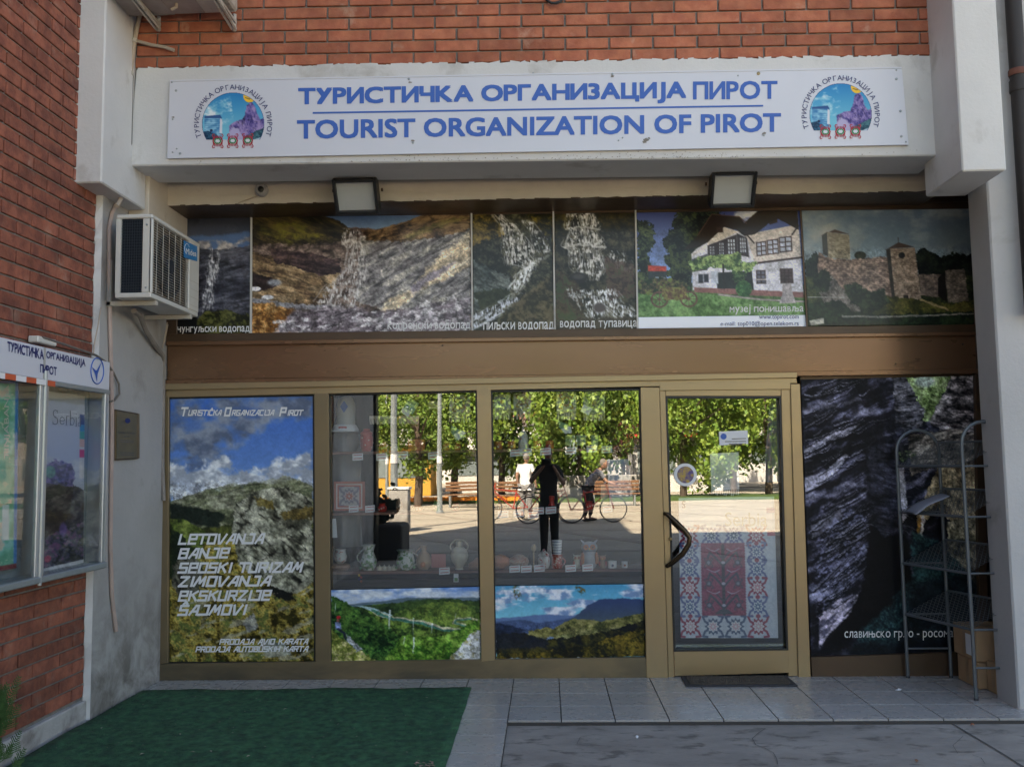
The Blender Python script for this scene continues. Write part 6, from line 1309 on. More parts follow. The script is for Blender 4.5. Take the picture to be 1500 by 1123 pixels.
scrap((1316,1011),'crumpled white paper scrap on the tiles left of the rack', M['paper'])
scrap((933,1080),'white cigarette end on the bare concrete', M['paper'], .012, GZ+.003)
scrap((1231,971),'tiny white scrap at the foot of the canyon poster', M['paper'], .010)
scrap((1425,1062),'orange leaf beside the concrete joint', M['orangepot'], .014, GZ+.003)
scrap((1343,1115),'small brown leaf at the bottom edge of the concrete', M['brown'], .014, GZ+.003)
for (u,v) in ((612,1118),(620,1116),(628,1121),(634,1114)): pass
mb = MB()
for k in range(16):
    p = at(622+random.uniform(-16,12),1117+random.uniform(-3,6),Z=.014); flake(mb,p,random.uniform(.01,.02),.015)
tag(mb.build('dry_leaves', mat('dry_pinkish_leaf', (.34,.24,.20), .8)), 'little heap of dry leaves at the near edge of the carpet', 'leaves', kind='stuff')
# conifer sprigs at the lower left corner
def sprig(mb, p, d, L_, n=26):
    d = Vector(d).normalized(); side = d.cross(Vector((0,1,0))).normalized(); up_ = side.cross(d)
    for i in range(n):
        f = i/n; c = Vector(p)+d*L_*f
        for s_ in (-1,1):
            l_ = L_*.34*(1-f*.8)*random.uniform(.7,1.1); e_ = c + side*s_*l_ + d*l_*.9 + up_*random.uniform(-.3,.3)*l_; w_ = up_.cross(d)*.0
            q = (e_-c).cross(Vector((0,1,0))).normalized()*.003
            mb.add([c-q, c+q, e_+q*.5, e_-q*.5],[(0,1,2,3)])
            for k in range(3):
                b0 = c.lerp(e_, .3+.22*k); e2 = b0+(d*.6+side*s_*random.uniform(-.3,.9)+up_*random.uniform(-.5,.5)).normalized()*l_*.3; mb.add([b0-q*.9, b0+q*.9, e2],[(0,1,2)])
t = thing('conifer_shrub', 'fresh green conifer shrub poking in at the lower left corner', 'shrub', (-2.6,-2.05,GZ))
mb = MB(); base = Vector((-2.66,-2.05,0.0))
for k in range(70):
    a_ = random.uniform(0,6.28); rr = random.uniform(.01,.11); h_ = random.uniform(.03,.36); p = base+Vector((rr*math.cos(a_)*(1.1-h_),rr*math.sin(a_),h_)); sprig(mb, p, (math.cos(a_)*.5,math.sin(a_)*.5,1.), random.uniform(.07,.13), 10)
mb.build('foliage', M['conifer'], t); MB().tube([(base.x,base.y,GZ),(base.x,base.y,.4)], [.02,.006], 6).build('stem', M['bark'], t)
# ================================================================= SHOP DISPLAY
def zsh(py, px=700): return at(px,py,Y=.30).z
SHZ = {1: zsh(659), 2: zsh(747), 3: zsh(832)}
xl, xr_ = -1.62, .70
for k, z in SHZ.items():
    if k != 9:
        o = MB().box(-1.66,.72,.16,.46,z-.018,z,.003).build('display_shelf', M['shelf']); tag(o, {1:'upper reddish wooden shelf in the display window',2:'middle reddish wooden shelf in the display window',3:'lower reddish wooden shelf with jugs in the display window'}[k], 'shelf')
o = MB().box(-1.70,.76,.40,.42,.02,.62).build('display_plinth', M['room']); tag(o, 'dark panel below the display shelves', 'panel')
YI = .24
def dx(px, py=800, Y=YI): return at(px,py,Y=Y).x
SC = (GLASS+YI)/F_PX
def lathe_item(name, px, shelf, prof, m, label, cat, extra=None, Y=YI, group=None):
    """prof in picture pixels: (radius, height)"""
    t = thing(name, label, cat, (dx(px,830,Y),Y,SHZ[shelf]), group)
    b = MB().lathe([(r*SC,z*SC) for r, z in prof], (dx(px,830,Y),Y,SHZ[shelf]+.0005), 20).build('body', m, t, True)
    if extra: extra(t, dx(px,830,Y), Y, SHZ[shelf])
    return t
def handle(side, z0, z1, out, m, r=1.1):
    def f(t, x, y, z):
        for s_ in (side if isinstance(side, tuple) else (side,)):
            pts = [(x+s_*(out[0]+(out[1]-out[0])*math.sin(a_))*SC, y, z+(z0+(z1-z0)*i/7)*SC) for i, a_ in enumerate([math.pi*i/7 for i in range(8)])]
            MB().tube(pts, r*SC, 7).build('handle', m, t, True)
    return f
def spots(m, n, R_, z0, z1, rs=1.6):
    def f(t, x, y, z):
        for i in range(n):
            a_ = -math.pi/2 + (i-(n-1)/2)*.55; zz = z0+(z1-z0)*((i*7)%5)/4
            MB().ball((x+R_*SC*math.cos(a_), y+R_*SC*math.sin(a_), z+zz*SC), rs*SC, 7, 5).build('painted_spot', m, t)
    return f
def both(*fs):
    def f(*a):
        for g in fs: g(*a)
    return f
floral = mat('floral_glaze', (.55,.55,.52), .3, var=.1, vs=10, stain=(.10,.20,.06), st_s=38, st_t=(.5,.56)); fl2 = mat('floral_glaze_red', (.55,.54,.52), .3, stain=(.40,.06,.06), st_s=42, st_t=(.55,.6)); redfloral = mat('red_floral_glaze', (.45,.07,.05), .4, stain=(.6,.55,.5), st_s=45, st_t=(.56,.6))
lathe_item('pot', 537, 1, [(6,0),(8.5,4),(9.5,14),(9,22),(8,24),(8.8,25),(8.8,28),(5,31),(5,33)], M['red'], 'red lacquered pot with white dots on the upper shelf', 'pot', spots(M['cream'], 7, 9.3, 6, 20, 1.1))
lathe_item('jug', 540, 3, [(7,0),(11,6),(12,14),(9,22),(7,27),(9,33),(10,37),(8,37)], floral, 'green floral jug with a tilted spout, second item on the lower shelf', 'jug', both(handle(-1,8,30,(8,17),floral), spots(M['green'],5,12,4,14,2.2)))
lathe_item('jug', 594, 3, [(8,0),(12,5),(13.5,13),(12,20),(10,25),(13,29),(12,29)], floral, 'green flowered milk jug with a white handle on the lower shelf', 'jug', both(handle(1,6,25,(11,22),M['cream']), spots(M['green'],6,13,4,18,2.4)))
lathe_item('jug', 621, 3, [(6,0),(11,7),(12,14),(8,22),(3.5,27),(3.5,32),(5,35),(4,35)], mat('tan_ceramic',(.36,.22,.13),.4,var=.15,vs=25), 'small tan jug with narrow neck and red flower on the lower shelf', 'jug', both(handle(-1,14,33,(4,12),M['brown']), spots(M['orangepot'],1,12,9,9,4)))
lathe_item('vase', 673, 3, [(6,0),(5,3),(11,12),(13,20),(11,28),(5,33),(4.5,40),(7,43),(6,43)], M['cream'], 'tall cream amphora vase with two handles on the lower shelf', 'vase', handle((-1,1),24,42,(6,13),M['cream']))
lathe_item('pot', 699, 3, [(9,0),(13,4),(13,8),(6,12),(2.5,16),(1,17)], mat('terracotta_glaze',(.40,.16,.08),.4,var=.2,vs=30), 'low lidded terracotta pot at the right end beside the mullion', 'pot')
lathe_item('pot', 497, 3, [(12,0),(16,5),(15,9),(8,10)], M['brown'], 'shallow brown bowl holding a floral cup at the far left of the display', 'bowl')
lathe_item('jug', 499, 3, [(3,10),(8,14),(9,20),(7,28),(8,31),(6,31)], fl2, 'white cup with red flowers leaning in the brown bowl', 'cup')
for i, px in enumerate((556,563,570,577)): lathe_item('candle', px, 3, [(4,0),(4,5),(1,6),(.4,8)], M['cream'], ('short cream candle beside the tilted floral jug','cream candle, second of the row between the jugs','cream candle, third of the row between the jugs','cream candle closest to the flowered milk jug')[i], 'candle', group='small cream candles')
for px, m, lab in ((733,M['orangepot'],'striped orange bowl at the left end of the second window'),(760,mat('striped_bowl',(.44,.36,.28),.4,c2=(.36,.10,.06),vs=60),'beige bowl with red bands beside the wooden spoon')): lathe_item('bowl', px, 3, [(6,0),(13,5),(15,10),(13,15),(7,19),(3,20)], m, lab, 'bowl', Y=.26)
lathe_item('wooden_spoon', 782, 3, [(1.6,0),(1.2,6),(1.2,24),(3.8,27),(4,31),(2,35)], mat('carved_wood',(.32,.22,.12),.6), 'upright carved wooden spoon between bowl and pot', 'spoon')
lathe_item('pot', 797, 3, [(6,0),(8.5,5),(8.5,14),(7,18),(8,19),(5,23),(2,26),(1.5,28)], fl2, 'round painted pot with an orange lid left of the mugs', 'pot')
lathe_item('mug', 816, 3, [(7,0),(8,3),(7.5,10),(8.5,20),(7.5,20)], redfloral, 'red and white painted mug under the checked cup', 'mug', handle(1,4,16,(7,12),redfloral))
def mug2():
    t = thing('cup', 'white cup with a dark checked pattern standing on the red mug', 'cup', (dx(816),YI,SHZ[3]+21*SC)); MB().lathe([(6*SC,0),(7.5*SC,20*SC),(6.8*SC,20*SC)], (dx(816),YI,SHZ[3]+20.5*SC), 20).build('body', M['paper'], t, True)
    b = MB(); 
    for k in range(5): b.lathe([((6.2+k*.33)*SC,0),((6.3+k*.33)*SC,.7*SC)], (dx(816),YI,SHZ[3]+(22+k*4)*SC), 20)
    b.build('check_band', M['navy'], t)
mug2()
def owl(px, h, label, m, m2):
    x = dx(px); z = SHZ[3]; t = thing('owl_figurine', label, 'figurine', (x,YI,z)); s_ = h*SC
    MB().lathe([(.20*s_,0),(.26*s_,.1*s_),(.28*s_,.35*s_),(.22*s_,.6*s_)], (x,YI,z+.0005), 14).build('body', m, t, True); MB().ball((x,YI,z+.74*s_),(.30*s_,.2*s_,.22*s_),14,8).build('head', m, t, True)
    for sx in (-1,1):
        MB().lathe([(.10*s_,0),(.085*s_,-.02*s_)], (x+sx*.12*s_,YI-.19*s_,z+.76*s_), 12, 'Y').build('eye', M['orangepot'], t); MB().ball((x+sx*.12*s_,YI-.21*s_,z+.76*s_),.035*s_,7,5).build('pupil', M['black'], t)
        MB().tube([(x+sx*.18*s_,YI,z+.88*s_),(x+sx*.3*s_,YI,z+1.02*s_)],[.06*s_,.01*s_],6).build('ear', m, t); MB().ball((x+sx*.25*s_,YI-.03,z+.36*s_),(.08*s_,.1*s_,.22*s_),8,6).build('wing', m2, t, True)
    MB().tube([(x,YI-.19*s_,z+.72*s_),(x,YI-.26*s_,z+.66*s_)],[.035*s_,.006*s_],6).build('beak', M['yellow'], t)
owl(845, 20, 'small white owl figurine with orange eyes on the lower shelf', M['cream'], M['red'])
owl(863, 40, 'tall grey owl figurine with big orange eyes on the lower shelf', mat('grey_glaze',(.30,.31,.35),.4,var=.2,vs=20), M['orangepot'])
owl(882, 19, 'small dark brown figurine right of the tall owl', M['brown'], M['red'])
lathe_item('candle_cup', 897, 3, [(6,0),(6.5,10),(6,10)], M['paper'], 'white cup with blue dot near the right end of the lower shelf', 'cup', spots(M['navy'],1,6.5,4,4,2))
lathe_item('candle_cup', 915, 3, [(4,0),(4.6,9),(4,9)], M['paper'], 'small white cup with orange dot at the far right of the lower shelf', 'cup', spots(M['orangepot'],1,4.6,4,4,1.8))
for i, px in enumerate((732,752,790,808)):
    lathe_item('jam_jar', px, 1, [(5.5,0),(6,1),(6,8),(5.5,9),(6,9.5),(6,12),(5.5,12)], (M['orangepot'],M['red'])[i//2], ('orange jar beneath the first fringed rug','orange jar left of the white bottle','red jar right of the white bottle','red jar between two hanging rugs')[i], 'jar', spots(M['cream'],1,6,4,4,1.7), group='jars on the upper shelf')
lathe_item('bottle', 769, 1, [(7,0),(7.5,2),(7.5,18),(5,24),(2,28),(2,32)], mat('white_painted_bottle',(.50,.50,.50),.3,stain=(.3,.08,.06),st_s=40,st_t=(.56,.6)), 'white painted bottle between orange and red jars', 'bottle')
lathe_item('spice_bottle', 810, 2, [(4,0),(5,1),(5,7),(3.4,9),(3.4,14),(4,15),(4,19),(3,20)], M['red'], 'red and black bottle on the middle shelf', 'bottle', lambda t,x,y,z: MB().lathe([(5.2*SC,2*SC),(5.2*SC,6*SC)],(x,y,z),14).build('label', M['black'], t))
for i, (px, r_, h_, m_, lab) in enumerate(((563,5,13,'orangepot','orange painted jar between the lacquered pot and the plain red box'),(578,6,10,'cream','small cream sugar bowl left of the plain red box'),(655,6,12,'orangepot','round orange jar below the brown star rug'),(672,5,10,'red','small red jar right of the round orange jar'),(689,6,13,'brown','brown honey jar at the right end of the first upper shelf'),(924,5,14,'orangepot','orange candle jar at the right end of the second upper shelf'))):
    lathe_item('jam_jar', px, 1, [(r_*.85,0),(r_,2),(r_,h_*.7),(r_*.6,h_*.85),(r_*.7,h_),(r_*.3,h_*1.1)], M[m_], lab, 'jar', spots(M['cream'],3,r_,h_*.3,h_*.5,1.2))
for i, (px, r_, h_, m_, lab) in enumerate(((560,7,12,'red','red glazed bowl on the middle shelf of the first window'),(585,5,20,'brown','slim brown vase on the middle shelf of the first window'),(612,8,9,'orangepot','wide orange dish on the middle shelf of the first window'),(640,6,16,'green','green glazed jug on the middle shelf of the first window'),(668,7,11,'red','red painted pot near the right end of the first middle shelf'),(735,7,12,'orangepot','orange pot at the left of the second middle shelf'),(762,6,15,'green','green vase left of the overlapping price cards'),(866,7,12,'red','red bowl right of the beige board'))):
    lathe_item('ceramic_pot', px, 2, [(r_*.7,0),(r_,h_*.35),(r_*.9,h_*.6),(r_*.55,h_*.85),(r_*.7,h_),(r_*.5,h_)], M[m_], lab, 'pot', spots(M['cream'],3,r_*.97,h_*.3,h_*.5,1.3))
# flat goods
def flat(name, quad, Y, m, label, cat, group=None, th=.003):
    o = slab(MB(), quad, Y, th).build(name, m); return tag(o, label, cat, group)
def card(px, py, lab, w_=15, h_=10, sl=-1.2):
    Y = .148; o = flat('price_card', [(px-w_/2,py-h_/2+sl*-.5),(px+w_/2,py-h_/2+sl*.5),(px+w_/2,py+h_/2+sl*.5),(px-w_/2,py+h_/2-sl*.5)], Y, M['paper'], lab, 'price card', 'white price cards under the shelves', .0015)
    mb = MB()
    for dy in (-2.4,2.6): slab(mb, [(px-w_/2+1.5,py+dy-.5),(px+w_/2-1.5,py+dy-.5+sl*.8),(px+w_/2-1.5,py+dy+.6+sl*.8),(px-w_/2+1.5,py+dy+.6)], Y-.002, .001)
    mb.build('red_rule', M.setdefault('redline', mat('red_rule', (.5,.08,.08), .6)), o)
cards = [(524,669,'under the red lacquered pot'),(559,669,'right of the lacquered pot'),(590,666,'under the plain red box'),(635,667,'under the carved wooden comb'),(651,836,'under the red booklet and vase'),
 (755,663,'below the orange jars'),(771,662,'under the white bottle'),(799,661,'below the red jars'),(836,660,'under the green coasters'),(867,657,'under the third green coaster'),(889,658,'last one right on the upper shelf'),
 (737,753,'leftmost on the middle shelf of the right window'),(760,752,'second on the middle shelf of the right window'),(781,754,'lowest on the middle shelf, left of the bottle'),(789,748,'overlapping its neighbour on the middle shelf'),(807,747,'directly below the red and black bottle'),(890,745,'below the white map sheet'),
 (754,833,'below the beige bowl'),(771,833,'left of the wooden spoon, lower shelf'),(790,832,'below the round painted pot'),(836,832,'under the small white owl'),(861,831,'under the tall grey owl'),(518,745,'yellowed, under the framed embroidery'),(542,745,'yellowed, right of the framed embroidery')]
for px, py, lab in cards: card(px, py, 'white price card with red lines, '+lab, 15.5 if py != 745 else 14)
def printed(name, fn, quad, Y, label, cat, group=None): 
    o = fn().make(name, quad, YP(Y), M['p_matt']); q = o.modifiers.new('t','SOLIDIFY'); q.thickness = .003; q.offset = 0; return tag(o, label, cat, group)
def rug(x0, y0, x1, y1, lab, a_, b_, Y=.10, fr_=10, ground=(186,184,176)):
    o = printed('small_rug', lambda: pic_knot(x0,y0,x1,y1,ground,a_,b_), [(x0,y0),(x1,y0),(x1,y1),(x0,y1)], Y, lab, 'rug', 'small fringed rugs hanging in the window')
    mb = MB(); n = int((x1-x0)/1.6)
    for k in range(n):
        x = x0+(x1-x0)*(k+.2)/n; slab(mb, [(x,y1),(x+.9,y1),(x+.9+random.uniform(-1.2,1.2),y1+fr_+random.uniform(-2,1)),(x+random.uniform(-1.2,1.2),y1+fr_)], Y+.001+.0003*(k%3), .001)
    mb.build('fringe', M['cream'], o)
rug(658,578,689,605,'small fringed rug with a brown star near the top right of the first window',(120,70,40),(60,110,60),fr_=13)
rug(723,577,748,600,'small pale fringed rug, top left corner of the second window',(110,120,150),(190,120,70),fr_=14)
rug(752,576,778,598,'small fringed rug with dark red knot, second in the second window',(110,40,34),(70,60,50),fr_=16)
rug(815,574,844,602,'small fringed rug with rust star in the middle of the second window',(150,74,34),(60,96,60),fr_=13)
rug(854,573,886,606,'larger fringed rug with a white card pinned on it',(84,100,64),(130,70,40),fr_=10,ground=(150,156,144))
for x0, x1, lab in ((541,580,'pale fringed strip hanging left in the first window'),(584,614,'pale fringed strip hanging in the middle of the first window')):
    mb = MB(); slab(mb, [(x0,609),(x1,609),(x1,613),(x0,613)], .12, .003)
    for k in range(int((x1-x0)/2)): slab(mb, [(x0+k*2,613),(x0+k*2+1.3,613),(x0+k*2+1.3+random.uniform(-.6,.6),621+random.uniform(-2,1)),(x0+k*2+random.uniform(-.6,.6),621)], .121+.0004*(k%3), .001)
    tag(mb.build('fringe_strip', M['cream']), lab, 'textile')
tg = mat('green_photo_card', (.10,.22,.11), .5, c2=(.10,.25,.34), vs=9)
def tcard(quad, quad2, lab):
    o = flat('postcard', quad, .09, tg, lab, 'postcard', 'tilted green postcards stuck to the glass'); slab(MB(), quad2, .087, .002).build('label', M['paper'], o)
tcard([(600,582),(614,591),(604,607),(591,596)], [(590,596),(603,603),(597,611),(587,603)], 'tilted green postcard at the top of the first window')
tcard([(661,623),(677,631),(683,640),(668,645),(660,632)], [(664,636),(678,630),(683,634),(671,645)], 'tilted green postcard below the brown star rug')
tcard([(818,616),(833,622),(838,634),(826,634),(819,625)], [(822,628),(836,624),(838,634),(828,635)], 'tilted green postcard in the middle of the second window')
o = flat('postcard', [(855,592),(868,598),(862,608),(850,602)], .085, M['paper'], 'tilted white card pinned on the larger fringed rug', 'card')
mb = MB(); p = Vector(at(640,592,Y=.12)); mb.box(p.x-.068,p.x+.068,p.y,p.y+.02,p.z-.010,p.z+.024,.006); mb.box(p.x-.062,p.x+.062,p.y-.004,p.y,p.z-.032,p.z-.012,.004); o = mb.build('carved_comb', mat('pale_wood', (.42,.36,.24), .6)); tag(o, 'pale carved wooden comb hanging at the top of the first window', 'comb')
ob = thing('gift_box', 'plain orange red box standing on the upper shelf', 'box', (dx(610),YI,SHZ[1])); MB().box(dx(599),dx(623),YI-.03,YI+.04,SHZ[1]+.0005,SHZ[1]+17*SC*.9,.003).build('box_body', M['orangepot'], ob); MB().box(dx(599)-.002,dx(623)+.002,YI-.032,YI+.042,SHZ[1]+12*SC,SHZ[1]+17*SC,.003).build('lid', M['orangepot'], ob)
for i,(x0,x1) in enumerate(((828,842),(844,858),(866,876))): printed('coaster', (lambda a=x0,b=x1: pic_knot(a,636,b,652,(150,176,140),(90,120,80),(180,190,170))), [(x0,637),(x1,637),(x1,652),(x0,652)], .2, ('green woven coaster left of the pair','green woven coaster right of the pair','green woven coaster standing alone')[i], 'coaster', 'green coasters on the upper shelf')
o = printed('framed_embroidery', lambda: pic_knot(490,706,533,748,(196,186,184),(120,110,130),(180,90,80),(190,76,60)), [(490,706),(533,706),(533,747),(490,747)], .17, 'square red bordered embroidery standing on the middle shelf', 'embroidery')
mb = MB()
for q in ([(489,705),(534,705),(534,708),(489,708)],[(489,745),(534,745),(534,748),(489,748)],[(489,708),(492,708),(492,745),(489,745)],[(531,708),(534,708),(534,745),(531,745)]): slab(mb, q, .160, .02)
mb.build('frame', mat('coral_frame', (.50,.13,.09), .5), o)
flat('red_booklet', [(632,811),(653,811),(653,831),(632,831)], .22, mat('red_print', (.38,.08,.07), .5), 'red booklet leaning between the tan jug and the vase', 'booklet')
flat('postcard', [(483,760),(492,759),(494,787),(484,787)], .12, M['paper'], 'pale card at the lower left edge of the first window', 'card')
flat('map_sheet', [(889,673),(921,672),(928,740),(893,739)], .12, mat('pale_map_print', (.52,.56,.62), .6, c2=(.32,.42,.60), vs=11), 'tall pale blue map sheet hanging in the second window', 'map')
flat('leaflet', [(880,710),(891,708),(892,740),(880,742)], .15, M['cream'], 'narrow cream leaflet beside the pale blue map sheet', 'leaflet')
flat('notice_board', [(819,714),(852,713),(854,744),(820,745)], .19, mat('beige_board', (.30,.26,.22), .7), 'plain beige board on the middle shelf of the second window', 'board')
# hanging folk clothes on the left: cap, pale hat cloth, grey garment
g_ = thing('garment', 'grey knitted garment hanging at the left of the first window', 'garment', (dx(505),.33,1.0))
mb = MB(); n = 14; rows = [(636,483,527),(660,482,530),(700,484,529),(750,486,530),(800,488,532)]
vs = []
for j,(y,a_,b_) in enumerate([(636,483,527)]+rows[1:]):
    for i in range(n+1):
        u = i/n; p = at(a_+(b_-a_)*u, y, Y=.34); vs.append((p.x, .34+.03*math.sin(u*9+j*.3)-.05*math.sin(u*math.pi), p.z))
mb.add(vs, [(j*(n+1)+i,j*(n+1)+i+1,(j+1)*(n+1)+i+1,(j+1)*(n+1)+i) for j in range(4) for i in range(n)]); o = mb.build('skirt', M['cloth'], g_, True); q = o.modifiers.new('t','SOLIDIFY'); q.thickness = .01
p = at(505,650,Y=.31); MB().ball((p.x,.33,p.z+.02),(.105,.07,.10),16,10).build('shoulders', M['cloth'], g_, True)
c_ = thing('cap', 'white cap with red embroidery above the grey garment', 'cap', at(505,640,Y=.28)); p = at(505,632,Y=.27)
MB().lathe([(.10,0),(.098,.02),(.08,.05),(.04,.065),(.01,.068)], (p.x,p.y+.02,p.z), 18).build('crown', M['paper'], c_, True); MB().box(p.x-.10,p.x+.10,p.y-.10,p.y-.02,p.z-.004,p.z+.006,.003).build('brim', M['paper'], c_); letters('PIROT', 500, 626, 511, 630, YP(.185), M['red'], c_) if False else MB().box(p.x-.03,p.x+.03,p.y-.075,p.y-.07,p.z+.02,p.z+.035).build('badge', M['red'], c_)
h_ = thing('knitted_hat', 'tall pale knitted hat with blue diamond, top left of the display', 'hat', at(507,625,Y=.25)); p = at(507,622,Y=.28)
MB().lathe([(.068,0),(.070,.03),(.066,.031),(.070,.11),(.064,.16),(.045,.20),(.015,.213)], (p.x,p.y,p.z+.0), 18).build('hat_body', mat('pale_knit', (.46,.45,.43), .9, bump=.6, bs=150), h_, True)
mb = MB(); mb.add([(p.x,p.y-.0725,p.z+.175),(p.x+.03,p.y-.0725,p.z+.13),(p.x,p.y-.0725,p.z+.085),(p.x-.03,p.y-.0725,p.z+.13)],[(0,1,2,3)]); mb.build('diamond', M['blue'], h_)
# beads and tag hanging below the lower shelf
t = thing('key_ring', 'string of coloured beads hanging below the floral jug', 'trinket', (dx(528),.16,.9)); MB().tube([at(527,833,Y=.14),at(526,841,Y=.14)], .0015, 5).build('cord', M['black'], t)
for i, (m_) in enumerate((M['yellow'],M['red'],M['navy'],M['orangepot'])): p = at(526+(i%2)*3,842+i*3,Y=.14); MB().ball(p,.009,8,6).build('bead', m_, t, True)
t = thing('key_ring', 'small green and white tag hanging below the cream vase', 'trinket', (dx(668),.14,.9)); MB().tube([at(666,832,Y=.14),at(668,840,Y=.14)], .0015, 5).build('cord', M['black'], t); slab(MB(), [(664.5,840),(671.5,840),(671.5,852),(664.5,852)], .14, .003).build('tag', M['paper'], t); slab(MB(), [(665.5,846),(670.5,846),(670.5,851),(665.5,851)], .1385, .001).build('picture', M['green'], t)
flat('dark_backdrop', [(483,575),(938,565),(946,864),(484,870)], .62, mat('interior_shade', (.018,.016,.016), .95), 'dark sheet standing in for the dim interior behind the display shelves', 'backdrop', th=.01)  # near-black sheet: the dim shop interior is put into its colour
# ================================================================= THE SQUARE (behind the camera, mirrored in the shop glass)
def foliage_mesh(seed, n=9500, R=(2.1,2.1,2.2), leaf=.062, holes=.5):
    rnd = random.Random(seed); mb = MB(); cl = [(rnd.gauss(0,.48),rnd.gauss(0,.48),rnd.gauss(0,.48)) for _ in range(22)]
    for k in range(n):
        c = cl[int(22*rnd.random()**1.3)]; p = [c[i]+rnd.gauss(0,.13) for i in range(3)]; d = math.sqrt(sum(v*v for v in p))
        if d > 1.15: continue
        p = Vector((p[0]*R[0],p[1]*R[1],p[2]*R[2])); a_ = Vector((rnd.gauss(0,1),rnd.gauss(0,1),rnd.gauss(0,1))).normalized(); b = a_.cross(Vector((rnd.gauss(0,1),rnd.gauss(0,1),rnd.gauss(0,1)))).normalized(); s_ = leaf*rnd.uniform(.6,1.3)
        mb.add([p-a_*s_-b*s_*.5, p+a_*s_*.2-b*s_*.8, p+a_*s_+b*s_*.4, p-a_*s_*.1+b*s_*.9],[(0,1,2,3)])
    return mb
GP = -.06
ftypes = [foliage_mesh(s_).mesh('tree_foliage', M['leaf']) for s_ in (1,2,3)]
dk = foliage_mesh(5, 6000, (2.2,2.2,3.2), .1).mesh('tree_foliage', M['leafdark']); rdm = foliage_mesh(6, 4000, (1.6,1.6,1.5), .06).mesh('tree_foliage', M['leafred'])
def tree(X, Y, H_, me, label, s_=1., tr=.13):
    t = thing('broadleaf_tree', label, 'tree', (X,Y,GP), 'trees on the square'); 
    mb = MB(); mb.tube([(X,Y,GP),(X+.05,Y,GP+H_*.25),(X-.03,Y+.04,GP+H_*.5),(X+.02,Y,GP+H_*.8)], [tr*1.25,tr,tr*.8,tr*.35], 9)
    for k in range(6):
        a_ = k*1.1; z = GP+H_*(.36+.06*k); mb.tube([(X,Y,z),(X+.6*math.cos(a_)*s_,Y+.6*math.sin(a_)*s_,z+.5),(X+1.3*math.cos(a_)*s_,Y+1.3*math.sin(a_)*s_,z+1.1)], [tr*.5,tr*.3,.02], 6)
    mb.build('trunk', M['bark'], t, True)
    o = bpy.data.objects.new('crown', me); COL.objects.link(o); o.parent = t; o.location = (0,0,H_*(.56+.05*math.sin(X*3))); o.scale = (s_,s_,s_*H_/6.2); o.rotation_euler = (0,0,X*1.7); return t
TR = [(612,27,5.6,0,1.0,'young green tree with an orange flower bed at its foot, mirrored in the first window'),(665,30,6.6,1,1.25,'green tree between the two lamp posts, mirrored in the glass'),
 (735,34,7.4,2,1.35,'dense green tree mirrored at the left of the second window'),(795,30,7.2,0,1.4,'large green tree mirrored above the photographer'),(850,36,7.8,1,1.4,'green tree mirrored at the right of the second window'),
 (1000,30,7.0,2,1.3,'green tree mirrored at the left of the door glass'),(1075,37,7.6,0,1.4,'green tree mirrored in the middle of the door glass'),(1125,31,6.6,1,1.2,'green tree mirrored at the right edge of the door'),(920,44,7.0,2,1.2,'farther green tree behind the plum tree')]
for px, d, H_, k, s_, lab in TR:
    p = mir(px,700,d); tree(p.x, -d, H_, ftypes[k], lab, s_)
p = mir(912,700,41); tree(p.x,-41,4.8,rdm,'red leaved plum tree by the kiosk in the mirrored square',.9,.09)
p = mir(1040,700,48); tree(p.x,-48,11.,dk,'tall dark conifer far back in the mirrored square',1.1,.18)
for X, Y in ((9,-38),(13,-45),(-9,-40),(-14,-44),(18,-40),(24,-46),(-22,-42)): tree(X,Y,8.,ftypes[int(abs(X))%3],'green tree at the side of the square, %s' % {9:'right of the door view',13:'by the long hall',-9:'left of the kiosk row',-14:'beyond the brick wing',18:'in front of the right block',24:'at the far right',-22:'at the far left'}[X],1.4)
# lamp posts
def lamp_post(px, d, H_, label, r=.10):
    p = mir(px,700,d); t = thing('lamp_post', label, 'lamp post', (p.x,-d,GP), 'lamp posts on the square')
    MB().lathe([(r*1.7,0),(r*1.7,.05),(r*1.2,.08),(r,.9),(r*.6,H_)], (p.x,-d,GP), 12).build('pole', M['galv'], t, True); MB().box(p.x-.5,p.x+.5,-d-.06,-d+.06,GP+H_,GP+H_+.1,.03).build('lantern', M['lamp'], t)
    MB().lathe([(r*1.06,1.55),(r*1.02,1.75)], (p.x,-d,GP), 12).build('sticker_band', M['paper'], t)
lamp_post(577,14.6,6.2,'pale metal lamp post beside the bin, mirrored in the first window',.085); lamp_post(644,22,6.5,'second lamp post farther out on the mirrored square',.08); lamp_post(567,30,4.5,'thin far lamp post left of the pale one',.07)
p = mir(585,740,14.3); t = thing('litter_bin', 'grey concrete litter bin beside the pale lamp post', 'bin', (p.x,-14.3,GP)); MB().box(p.x-.22,p.x+.22,-14.5,-14.1,GP,GP+.95,.02).build('bin_body', M['pier'], t); MB().box(p.x-.24,p.x+.24,-14.52,-14.08,GP+.96,GP+1.02,.01).build('bin_lid', M['paper'], t)
